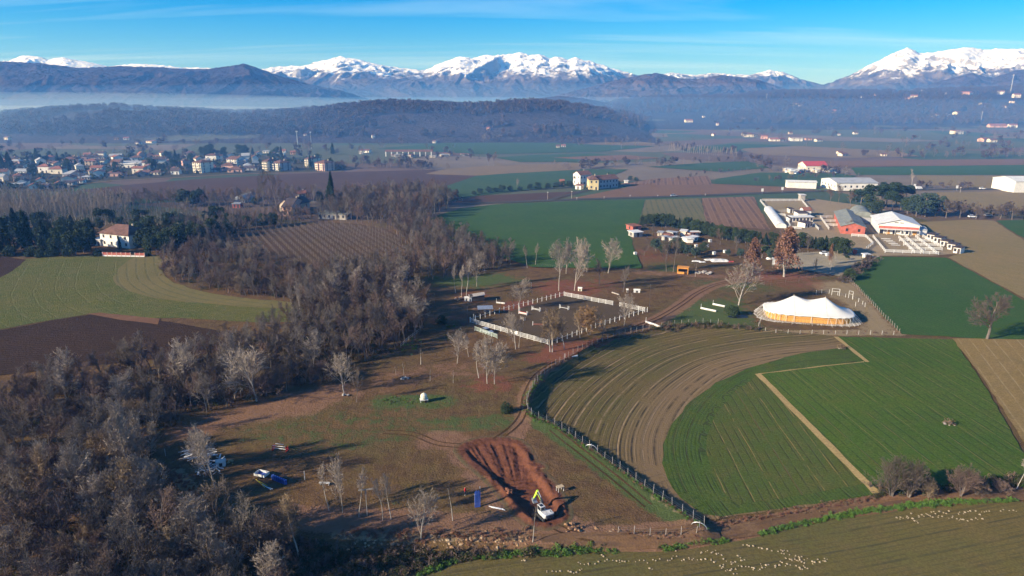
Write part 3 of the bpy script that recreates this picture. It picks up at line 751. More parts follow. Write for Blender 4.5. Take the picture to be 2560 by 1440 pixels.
sheet('stable_yard', [(1905, 496), (2040, 498), (2200, 520), (2330, 575), (2410, 634), (2330, 640), (2180, 640), (2120, 625), (1960, 575)], fm_yard, 'trodden earth yard between the stable buildings', 0.09, cat='yard')
sheet('gravel_yard', [(1945, 650), (1975, 634), (2080, 628), (2160, 634), (2172, 650), (2130, 672), (2105, 692), (2060, 684), (1990, 672), (1930, 664)], fm_gravel, 'pale gravel yard behind the rust coloured trees', 0.10, True, 4.0, cat='yard')
sheet('gravel_path', [(2105, 690), (2172, 640), (2190, 632), (2200, 640), (2150, 672), (2120, 696)], fm_gravel, 'pale gravel drive leading to the stables', 0.14, True, 4.0, cat='path')
AR_PX = [(1180, 806), (1412, 740), (1612, 778), (1372, 858)]
sheet('arena_ground', AR_PX, fm_arena, 'dark sanded riding arena inside white fences', 0.06, True, 2.0, cat='arena')
sheet('sand_arena', [(1906, 507), (2002, 506), (2022, 526), (1926, 527)], fm_sand, 'pale sand riding arena beside the striped field', 0.14, cat='arena')
road_px = [(1060, 514), (1240, 507), (1440, 499), (1610, 494), (1760, 489), (1880, 484), (2050, 478), (2220, 476), (2360, 474), (2500, 474), (2700, 472)]
ROAD = GL(road_px)
sheet('road', None, fm_road, 'grey country road crossing the plain', 0.30, world=ribbon(ROAD, 3.4), jit=0.0, cat='road')
sheet('side_road', None, fm_road, 'narrow drive up to the yellow farmhouse', 0.33, world=ribbon(GL([(1368, 501), (1420, 488), (1470, 476), (1500, 470)]), 1.6), jit=0.0, cat='road')
fm_garden = field_mat('village_gardens', (0.060, 0.066, 0.040), (0.075, 0.062, 0.045), (0.095, 0.085, 0.060))
sheet('village_ground', [(-80, 484), (-80, 396), (200, 390), (500, 384), (700, 392), (860, 408), (860, 428), (560, 437), (420, 445), (290, 451), (210, 460), (170, 478)], fm_garden, 'dark gardens between the village houses', 0.32, cat='ground')
sheet('village_road', None, fm_pale, 'pale road along the edge of the village', 0.36, world=ribbon(GL([(210, 460), (290, 452), (420, 446), (560, 438), (700, 433), (860, 429)]), 2.2), jit=0.0, cat='road')

# wheel ruts pressed into the paddock and the tracks
fm_rut = field_mat('wet_rut_earth', (0.072, 0.044, 0.026), (0.092, 0.056, 0.032), (0.13, 0.082, 0.05), mid=0.9)
for pts, lab in (([(1240, 1100), (1285, 1065), (1308, 1030), (1316, 985), (1345, 935), (1400, 900)], 'wheel rut running from the pit up to the field fence'), ([(1560, 828), (1640, 798), (1700, 763), (1745, 732), (1800, 709), (1890, 696)], 'wheel rut of the dirt track above the log obstacle'), ([(1150, 1115), (1090, 1108), (1030, 1085), (960, 1080)], 'faint wheel rut leading away from the pit'), ([(1390, 1318), (1440, 1338), (1520, 1346), (1620, 1342)], 'wheel rut behind the excavator'), ([(1380, 1072), (1440, 1120), (1530, 1190), (1620, 1265)], 'faint wheel rut beside the grass strip of the fence')):
    ln = smooth_line([GH(*p)[:2] for p in pts], 4)
    for k in (-.75, .75):
        off = ribbon(ln, abs(k)); half = off[:len(ln)] if k > 0 else off[len(ln):][::-1]
        sheet('wheel_rut', None, fm_rut, lab, 0.03, True, 1.2, world=ribbon(half, .17), jit=.05, cat='rut')
# ------------------------------------------------------------------ the air
def volume_mat(name, col, density, aniso=0.0):
    m = bpy.data.materials.new(name); m.use_nodes = True
    n = m.node_tree.nodes; n.clear()
    o = n.new('ShaderNodeOutputMaterial'); v = n.new('ShaderNodeVolumePrincipled')
    v.inputs['Color'].default_value = (*col, 1)
    v.inputs['Absorption Color'].default_value = (1, 1, 1, 1)
    v.inputs['Density'].default_value = density
    v.inputs['Anisotropy'].default_value = aniso
    m.node_tree.links.new(v.outputs[0], o.inputs['Volume'])
    return m
hz = MB().box((0, (BY0 + BY1) / 2, 208), (2 * BX + 100, BY1 - BY0 + 100, 424)).build('haze', volume_mat('thin_blue_air', (0.10, 0.36, 1.0), 1.5e-4))
tag(hz, 'thin blue haze over the whole plain', 'haze', kind='stuff')
def blob(name, c, r, mat):
    bm = bmesh.new(); bmesh.ops.create_uvsphere(bm, u_segments=48, v_segments=24, radius=1.0)
    me = bpy.data.meshes.new(name); bm.to_mesh(me); bm.free()
    o = link(name, me, mat, None, c); o.scale = r
    return o
for c, r, den in (((-1300, 1950, -6), (1150, 740, 33), 10.0e-4), ((-1300, 1750, -6), (1350, 1100, 72), 3.6e-4)):
    tag(blob('mist', c, r, volume_mat('valley_mist', (0.50, 0.74, 1.0), den)), 'layer of pale mist lying in the valley below the dark mountain', 'mist', kind='stuff')
for k, (rz_, den) in enumerate(((60, 4.2e-4), (98, 1.3e-4), (180, 0.5e-4))):
    tag(blob('valley_haze', (100, 2050, -10), (3900 + 90 * k, 1780 + 50 * k, rz_), volume_mat('valley_air', (0.16, 0.42, 1.0), den)), 'blue air gathered in the valley under the hills', 'haze', kind='stuff')
# ------------------------------------------------------------------ plants: prototypes (unlinked meshes), then copies
def bark_mat(name, c, c2, rnd=0.5):
    b = NB(name, 0.9, 0.1)
    r = b.rnd()
    n = b.noise(b.obj(), 2.2, 3)
    k = b.mix(b.rng(n, 0.35, 0.65), c, c2)
    k = b.mix(b.rng(r, 0, 1, 0, rnd, False), k, tuple(x * 0.55 for x in c))
    b.col(k); return b.m
def leaf_mat(name, c, c2, trans=0.15):
    b = NB(name, 0.75, 0.2)
    r = b.rnd()
    n = b.noise(b.obj(), 0.9, 3)
    k = b.mix(b.rng(n, 0.3, 0.7), c, c2)
    k = b.mix(b.rng(r, 0, 1, 0, 0.45, False), k, tuple(x * 0.55 for x in c))
    b.col(k); return b.m
BARK_PALE = bark_mat('pale_bark', (0.46, 0.41, 0.34), (0.34, 0.30, 0.25), 0.35)
TWIG_PALE = bark_mat('pale_twigs', (0.36, 0.30, 0.24), (0.28, 0.225, 0.175), 0.45)
BARK_BROWN = bark_mat('grey_brown_bark', (0.20, 0.165, 0.135), (0.14, 0.115, 0.095), 0.5)
TWIG_BROWN = bark_mat('brown_twigs', (0.165, 0.128, 0.098), (0.118, 0.092, 0.072), 0.9)
TWIG_GREY = bark_mat('grey_twigs', (0.230, 0.192, 0.155), (0.165, 0.138, 0.112), 0.85)
TWIG_RED = bark_mat('reddish_twigs', (0.205, 0.138, 0.106), (0.150, 0.105, 0.083), 0.5)
TWIG_GOLD = bark_mat('golden_twigs', (0.30, 0.215, 0.13), (0.235, 0.17, 0.105), 0.45)
TWIG_ORANGE = bark_mat('orange_willow_twigs', (0.40, 0.245, 0.11), (0.32, 0.20, 0.10), 0.25)
LEAF_DARK = leaf_mat('dark_conifer_needles', (0.022, 0.042, 0.018), (0.036, 0.062, 0.026))
LEAF_EVER = leaf_mat('evergreen_leaves', (0.034, 0.056, 0.022), (0.055, 0.080, 0.030))
LEAF_BLUE = leaf_mat('blue_cedar_needles', (0.045, 0.075, 0.055), (0.062, 0.095, 0.070))
LEAF_RUST = leaf_mat('rust_needles', (0.24, 0.125, 0.08), (0.19, 0.10, 0.065))
LEAF_BRAMBLE = leaf_mat('bramble_leaves', (0.040, 0.055, 0.020), (0.075, 0.075, 0.032))
LEAF_FRESH = leaf_mat('fresh_weeds', (0.12, 0.22, 0.035), (0.080, 0.160, 0.028))
LEAF_DRY = leaf_mat('dry_brown_leaves', (0.19, 0.13, 0.075), (0.13, 0.09, 0.055))
LEAF_DRYRED = leaf_mat('dry_red_leaves', (0.22, 0.10, 0.06), (0.16, 0.08, 0.05))

def bare(seed, ht=10.0, trunk=0.5, limbs=10, spread=0.55, up=0.25, br=7, tw=6, fine=6, r=0.13, first=0.3, wig=0.12, stems=1, twl=1.0, tww=0.02):
    """a leafless tree: returns (trunk MB, crown MB); crown = limbs, branches and twigs"""
    R = random.Random(seed)
    T, C = MB(), MB()
    def rv(): return Vector((R.uniform(-1, 1), R.uniform(-1, 1), R.uniform(-1, 1)))
    def limb(p, d, L, r0, lev, out, n, sides):
        pts = [Vector(p)]; d = d.normalized(); rr = [r0]
        for k in range(n):
            d = (d + rv() * wig + Vector((0, 0, up * (0.35 if lev else 0.1)))).normalized()
            pts.append(pts[-1] + d * L / n); rr.append(max(r0 * (1 - 0.8 * (k + 1) / n), 0.012))
        for a, b_, ra, rb in zip(pts, pts[1:], rr, rr[1:]): out.tube(a, b_, ra, rb, sides, False)
        return pts, rr
    def at(pts, t):
        s = t * (len(pts) - 1); i = min(int(s), len(pts) - 2)
        return pts[i].lerp(pts[i + 1], s - i), (pts[i + 1] - pts[i]).normalized(), i
    def side(d, ang):
        a = d.orthogonal().normalized(); q = Matrix.Rotation(R.uniform(0, 2 * math.pi), 3, d)
        return (d * math.cos(ang) + (q @ a) * math.sin(ang)).normalized()
    def twig(p, d, L, w):
        a = d.orthogonal().normalized() * w
        m = p + d * L * 0.5 + rv() * L * 0.06; e = p + (d + Vector((0, 0, up * .5))).normalized() * L
        C.add([tuple(p - a), tuple(p + a), tuple(m + a * .6), tuple(e)], [(0, 1, 2), (0, 2, 3)])
    for st in range(stems):
        lean = Vector((R.uniform(-1, 1), R.uniform(-1, 1), 0)) * (0.05 if stems == 1 else 0.28) + Vector((0, 0, 1))
        base = Vector((0, 0, -0.15)) if stems == 1 else Vector((R.uniform(-.35, .35), R.uniform(-.35, .35), -0.15))
        sr = r if stems == 1 else r * 0.7
        pts, rr = limb(base, lean, ht * (0.86 if stems == 1 else R.uniform(.6, .85)), sr, 0, T, 7, 6)
        nl = limbs if stems == 1 else max(4, limbs // 2)
        for i in range(nl):
            t = first + (0.97 - first) * (i + R.random() * .6) / nl
            p, d, k = at(pts, min(t, .99))
            ang = spread * R.uniform(0.75, 1.25) * (1.15 - 0.45 * t)
            L = ht * trunk * (1.1 - 0.72 * t) * R.uniform(0.8, 1.15)
            lp, lr = limb(p, side(d, ang), L, rr[k] * 0.55, 1, C, 4, 4)
            for j in range(br):
                t2 = 0.22 + 0.76 * (j + R.random() * .5) / br
                p2, d2, k2 = at(lp, min(t2, .99))
                bp, b_r = limb(p2, side(d2, R.uniform(.4, .8)), L * R.uniform(.32, .55) * (1.15 - .5 * t2), max(lr[k2] * .5, .018), 2, C, 2, 3)
                for m in range(tw):
                    p3, d3, k3 = at(bp, min(0.25 + .75 * (m + R.random()) / tw, .99))
                    dd = side(d3, R.uniform(.35, .85)); L3 = L * R.uniform(.14, .26) * twl
                    twig(p3, dd, L3, tww)
                    for _ in range(fine):
                        t4 = R.uniform(.2, .95)
                        twig(p3 + dd * L3 * t4, side(dd, R.uniform(.4, .9)), L3 * R.uniform(.35, .7), tww * 0.75)
    return T, C
def leafy(seed, shape, n, size, wood=None):
    """a crown of many small faces; shape(R) gives a point and an outward direction"""
    R = random.Random(seed); C = MB()
    for _ in range(n):
        p, d = shape(R); p = Vector(p)
        a = Vector((R.gauss(0, 1), R.gauss(0, 1), R.gauss(0, .7))).normalized()
        u = a.cross(Vector(d) + Vector((R.uniform(-.5, .5), R.uniform(-.5, .5), R.uniform(-.3, .6)))).normalized()
        s = size * R.uniform(.6, 1.4)
        w = u.cross(a).normalized()
        C.add([tuple(p - u * s), tuple(p + w * s * .55), tuple(p + u * s), tuple(p - w * s * .5 + a * s * .2)], [(0, 1, 2), (0, 2, 3)])
    return C
def cone_shape(h, r, h0=0.06, tiers=9, power=0.85):
    def f(R):
        t = R.random() ** 0.8
        k = 1 - (t * tiers % 1.0) * 0.35
        rad = r * (1 - t) ** power * k * (0.55 + 0.45 * math.sqrt(R.random())) + 0.05
        a = R.uniform(0, 2 * math.pi)
        rad *= 0.8 + 0.35 * math.sin(a * 3 + t * 9)
        return (rad * math.cos(a), rad * math.sin(a), h * (h0 + (1 - h0) * t)), (math.cos(a), math.sin(a), .3)
    return f
def clump_shape(seed, h0, h1, r, n=14, cr=0.38, flat=1.0):
    R0 = random.Random(seed)
    cs = []
    for _ in range(n):
        a = R0.uniform(0, 2 * math.pi); t = R0.random()
        q = r * (0.25 + 0.6 * math.sqrt(R0.random())) * math.sin(math.pi * (0.18 + 0.72 * t)) ** .6
        cs.append((q * math.cos(a), q * math.sin(a), h0 + (h1 - h0) * (0.12 + 0.80 * t), r * cr * R0.uniform(.7, 1.25)))
    def f(R):
        c = R.choice(cs)
        v = Vector((R.gauss(0, 1), R.gauss(0, 1), R.gauss(0, 1))).normalized()
        q = c[3] * (0.72 + 0.33 * R.random())
        return (c[0] + v.x * q, c[1] + v.y * q, c[2] + v.z * q * flat), tuple(v)
    return f
def wood_mb(h, r, seed=1, limbs=5, top=0.8):
    R = random.Random(seed); T = MB()
    T.tube((0, 0, -.2), (R.uniform(-.2, .2), R.uniform(-.2, .2), h * top), r, r * .35, 6, False)
    for i in range(limbs):
        z = h * R.uniform(.3, .7); a = R.uniform(0, 6.28)
        T.tube((0, 0, z), (math.cos(a) * h * .2, math.sin(a) * h * .2, z + h * .16), r * .4, r * .12, 4, False)
    return T
PROTO = {}
def proto(kind, parts):
    """parts: list of (name, MB, material) -> meshes with unit height in metres as modelled"""
    PROTO.setdefault(kind, []).append([(n, mb.mesh(kind + '_' + n), m) for n, mb, m in parts])
    for n, me, m in PROTO[kind][-1]:
        me.materials.append(m)
HREF = 10.0   # every prototype is modelled 10 m high
for s in range(3):   # pale fan shaped trees
    t, c = bare(100 + s, HREF, .60, 14, .56, .24, 7, 6, 5, .13, .12, tww=.018); proto('pale', [('trunk', t, BARK_PALE), ('crown', c, TWIG_PALE)])
for s in range(2):   # slim pale trees with bare stems
    t, c = bare(120 + s, HREF, .34, 12, .45, .35, 6, 6, 5, .11, .45); proto('slim', [('trunk', t, BARK_PALE), ('crown', c, TWIG_PALE)])
for s in range(4):   # spreading brown trees
    t, c = bare(140 + s, HREF, .44, 12, .58, .30, 7, 5, 5, .14, .26, .14, tww=.016); proto('brown', [('trunk', t, BARK_BROWN), ('crown', c, (TWIG_BROWN, TWIG_GREY, TWIG_RED, TWIG_GREY)[s])])
for s in range(3):   # several stems from one foot
    t, c = bare(160 + s, HREF, .34, 12, .46, .36, 6, 5, 5, .13, .30, .13, stems=4, tww=.015); proto('multi', [('trunk', t, BARK_BROWN), ('crown', c, (TWIG_GREY, TWIG_RED, TWIG_BROWN)[s])])
for s in range(2):   # tan crowned tall trees of the near wood
    t, c = bare(180 + s, HREF, .42, 13, .42, .38, 7, 6, 6, .12, .24, tww=.017); proto('gold', [('trunk', t, BARK_PALE), ('crown', c, TWIG_GOLD)])
for s in range(2):   # tall pale fans with fine upright twigs
    t, c = bare(190 + s, HREF, .46, 16, .40, .40, 7, 6, 5, .12, .18, tww=.017); proto('fan', [('trunk', t, BARK_PALE), ('crown', c, TWIG_PALE)])
for s in range(2):
    t, c = bare(200 + s, HREF, .50, 14, .60, .34, 7, 7, 7, .16, .12, .13, stems=5); proto('willow', [('trunk', t, BARK_BROWN), ('crown', c, TWIG_ORANGE)])
for s in range(2):   # dense wide field tree
    t, c = bare(220 + s, HREF, .52, 16, .98, .14, 9, 7, 7, .30, .30, .18, tww=.022); proto('oak', [('trunk', t, BARK_BROWN), ('crown', c, TWIG_BROWN)])
for s in range(3):   # bushes: many stems, twiggy down to the ground
    t, c = bare(240 + s, HREF, .62, 14, .75, .24, 6, 5, 5, .20, .06, .2, stems=7, tww=.024); proto('shrub', [('trunk', t, BARK_BROWN), ('crown', c, (TWIG_BROWN, TWIG_RED, TWIG_GOLD)[s])])
for s in range(2):
    t, c = bare(260 + s, HREF, .22, 16, .30, .5, 5, 5, 4, .10, .22); proto('poplar', [('trunk', t, BARK_PALE), ('crown', c, TWIG_PALE)])
for s in range(2):   # saplings
    t, c = bare(280 + s, HREF, .40, 7, .6, .25, 4, 4, 2, .20, .35, tww=.05); proto('sapling', [('trunk', t, BARK_PALE), ('crown', c, TWIG_BROWN)])
for s in range(3): proto('conifer', [('trunk', wood_mb(HREF, .2, s, 0, .9), BARK_BROWN), ('crown', leafy(300 + s, cone_shape(HREF, 2.6 + .3 * s), 2600, .30), LEAF_DARK)])
for s in range(2): proto('cypress', [('trunk', wood_mb(HREF, .2, s, 0, .9), BARK_BROWN), ('crown', leafy(310 + s, cone_shape(HREF, 1.35, .04, 3, .45), 2200, .24), LEAF_DARK)])
for s in range(3): proto('evergreen', [('trunk', wood_mb(HREF, .28, s, 5, .7), BARK_BROWN), ('crown', leafy(320 + s, clump_shape(s + 5, 1.5, 9.6, 4.4, 18), 3200, .30), LEAF_EVER)])
for s in range(2): proto('pine', [('trunk', wood_mb(HREF, .30, s, 6, .8), BARK_BROWN), ('crown', leafy(330 + s, clump_shape(s + 15, 6.0, 9.8, 5.0, 15, .36, .62), 2600, .30), LEAF_DARK)])
for s in range(2): proto('cedar', [('trunk', wood_mb(HREF, .30, s, 6, .85), BARK_BROWN), ('crown', leafy(340 + s, clump_shape(s + 25, 1.2, 9.8, 4.4, 20, .33, .6), 3000, .28), LEAF_BLUE)])
for s in range(2):
    t, c = bare(350 + s, HREF, .3, 14, .7, .1, 5, 4, 3, .16, .3)
    lf = leafy(352 + s, cone_shape(HREF, 2.6, .22, 13, .5), 3000, .20); c.add(lf.v, lf.f)
    proto('rust', [('trunk', t, BARK_PALE), ('crown', c, LEAF_RUST)])
for s in range(2): proto('bush', [('crown', leafy(360 + s, clump_shape(s + 45, -1.0, 9.0, 7.0, 16, .42), 2200, .55), LEAF_EVER)])
for s in range(2): proto('olive', [('trunk', wood_mb(HREF, .5, s, 5, .6), BARK_BROWN), ('crown', leafy(370 + s, clump_shape(s + 55, 3.0, 9.6, 4.2, 12, .42), 1200, .5), LEAF_BLUE)])
for s in range(2): proto('palm', [('trunk', MB().tube((0, 0, -.2), (0, 0, 7), .7, .5, 8, False), BARK_BROWN), ('crown', leafy(380 + s, clump_shape(s + 65, 6.0, 9.8, 4.6, 9, .5), 700, .8), LEAF_EVER)])
# far, small versions joined to one mesh each for the masses of trees
def mass_proto(kind, mb, mat):
    me = mb.mesh(kind); me.materials.append(mat); o = bpy.data.objects.new(kind, me); return o
def lowbare(seed, ht=10., w=.06, lim=9, tw=9, spread=.75, fine=2, trunk=.5, first=.3):
    t, c = bare(seed, ht, trunk, lim, spread, .2, 3, tw, fine, .2, first, .15, tww=w, twl=1.25); t.add(c.v, c.f); return t

RT = random.Random(77)
NAME = {'pale': 'bare_tree', 'slim': 'bare_tree', 'brown': 'bare_tree', 'multi': 'bare_tree', 'gold': 'bare_tree', 'fan': 'bare_tree', 'willow': 'willow_tree', 'oak': 'field_tree', 'shrub': 'bare_shrub', 'poplar': 'poplar_tree', 'sapling': 'sapling',
        'conifer': 'conifer_tree', 'cypress': 'cypress_tree', 'evergreen': 'evergreen_tree', 'pine': 'pine_tree', 'cedar': 'cedar_tree', 'rust': 'rust_tree', 'bush': 'bush', 'olive': 'olive_tree', 'palm': 'palm_tree'}
def tree(kind, x, y, ht, label, group=None, z=None, wide=1.0, lean=None, parts=True, v=None, cat=None, name=None):
    var = PROTO[kind][v if v is not None else RT.randrange(len(PROTO[kind]))]
    if z is None: z = Hs(x, y) if -150 < x < 190 and 50 < y < 345 else 0.0
    s = ht / HREF
    nm = name or NAME[kind]
    c = cat or ('shrub' if kind in ('shrub', 'bush') else 'tree')
    if len(var) == 1 and True:
        o = bpy.data.objects.new(nm, var[0][1]); COL.objects.link(o); o.location = (x, y, z)
    else:
        o = thing(nm, None, None, (x, y, z))
        for n, me, m in var:
            p = bpy.data.objects.new(n, me); COL.objects.link(p); p.parent = o
    rz = RT.uniform(0, 6.28)
    o.rotation_euler = (lean[0], lean[1], rz) if lean else (RT.uniform(-.04, .04), RT.uniform(-.04, .04), rz)
    o.scale = (s * wide, s * wide, s)
    tag(o, label, c, group)
    return o
def ptree(kind, px, py, top, label, group=None, wide=1.0, **k):
    """a tree with its foot and the row of its top taken from the photograph"""
    if depth(px, py) < 360:
        x, y, z = GH(px, py)
    else:
        (x, y), z = G(px, py), 0.0
    return tree(kind, x, y, hpx(px, py, top, z), label, group, z, wide, **k)

# geometry node scatter for what nobody could count
def scatter(name, pts, protos, label, cat, sc, rot=True):
    """pts: n x 3 array; protos: unlinked objects; sc: n scales"""
    col = bpy.data.collections.new(name + '_forms')
    for o in protos: col.objects.link(o)
    me = bpy.data.meshes.new(name); me.from_pydata([tuple(p) for p in pts], [], [])
    set_attr(me, 'sc', sc); set_attr(me, 'rz', np.random.RandomState(len(pts)).uniform(0, 6.28, len(pts)))
    o = bpy.data.objects.new(name, me); COL.objects.link(o)
    ng = bpy.data.node_groups.new(name + '_scatter', 'GeometryNodeTree')
    ng.interface.new_socket('Geometry', in_out='INPUT', socket_type='NodeSocketGeometry')
    ng.interface.new_socket('Geometry', in_out='OUTPUT', socket_type='NodeSocketGeometry')
    n, l = ng.nodes, ng.links
    gi, go = n.new('NodeGroupInput'), n.new('NodeGroupOutput')
    ins = n.new('GeometryNodeInstanceOnPoints'); ci = n.new('GeometryNodeCollectionInfo')
    ci.inputs['Collection'].default_value = col; ci.inputs['Separate Children'].default_value = True; ci.inputs['Reset Children'].default_value = True
    ins.inputs['Pick Instance'].default_value = True
    a = n.new('GeometryNodeInputNamedAttribute'); a.data_type = 'FLOAT'; a.inputs['Name'].default_value = 'sc'
    r = n.new('GeometryNodeInputNamedAttribute'); r.data_type = 'FLOAT'; r.inputs['Name'].default_value = 'rz'
    cx_ = n.new('ShaderNodeCombineXYZ')
    l.new(gi.outputs[0], ins.inputs['Points']); l.new(ci.outputs[0], ins.inputs['Instance'])
    l.new(a.outputs['Attribute'], ins.inputs['Scale']); l.new(r.outputs['Attribute'], cx_.inputs[2]); l.new(cx_.outputs[0], ins.inputs['Rotation'])
    l.new(ins.outputs[0], go.inputs[0])
    md = o.modifiers.new('scatter', 'NODES'); md.node_group = ng
    tag(o, label, cat, kind='stuff')
    return o
def fill(poly, n, seed, gap=0.0, avoid=None):
    """n random points in a polygon, gap metres apart"""
    R = np.random.RandomState(seed)
    xs_, ys_ = [p[0] for p in poly], [p[1] for p in poly]
    out = []; cell = {}
    tries = 0
    while len(out) < n and tries < n * 40:
        k = 400; tries += k
        X_ = R.uniform(min(xs_), max(xs_), k); Y_ = R.uniform(min(ys_), max(ys_), k)
        ok = inside(poly, X_, Y_)
        for x, y in zip(X_[ok], Y_[ok]):
            if gap:
                c = (int(x // gap), int(y // gap))
                if any(math.hypot(x - a, y - b_) < gap for i in (-1, 0, 1) for j in (-1, 0, 1) for a, b_ in cell.get((c[0] + i, c[1] + j), ())): continue
                cell.setdefault(c, []).append((x, y))
            out.append((float(x), float(y)))
            if len(out) >= n: break
    return out
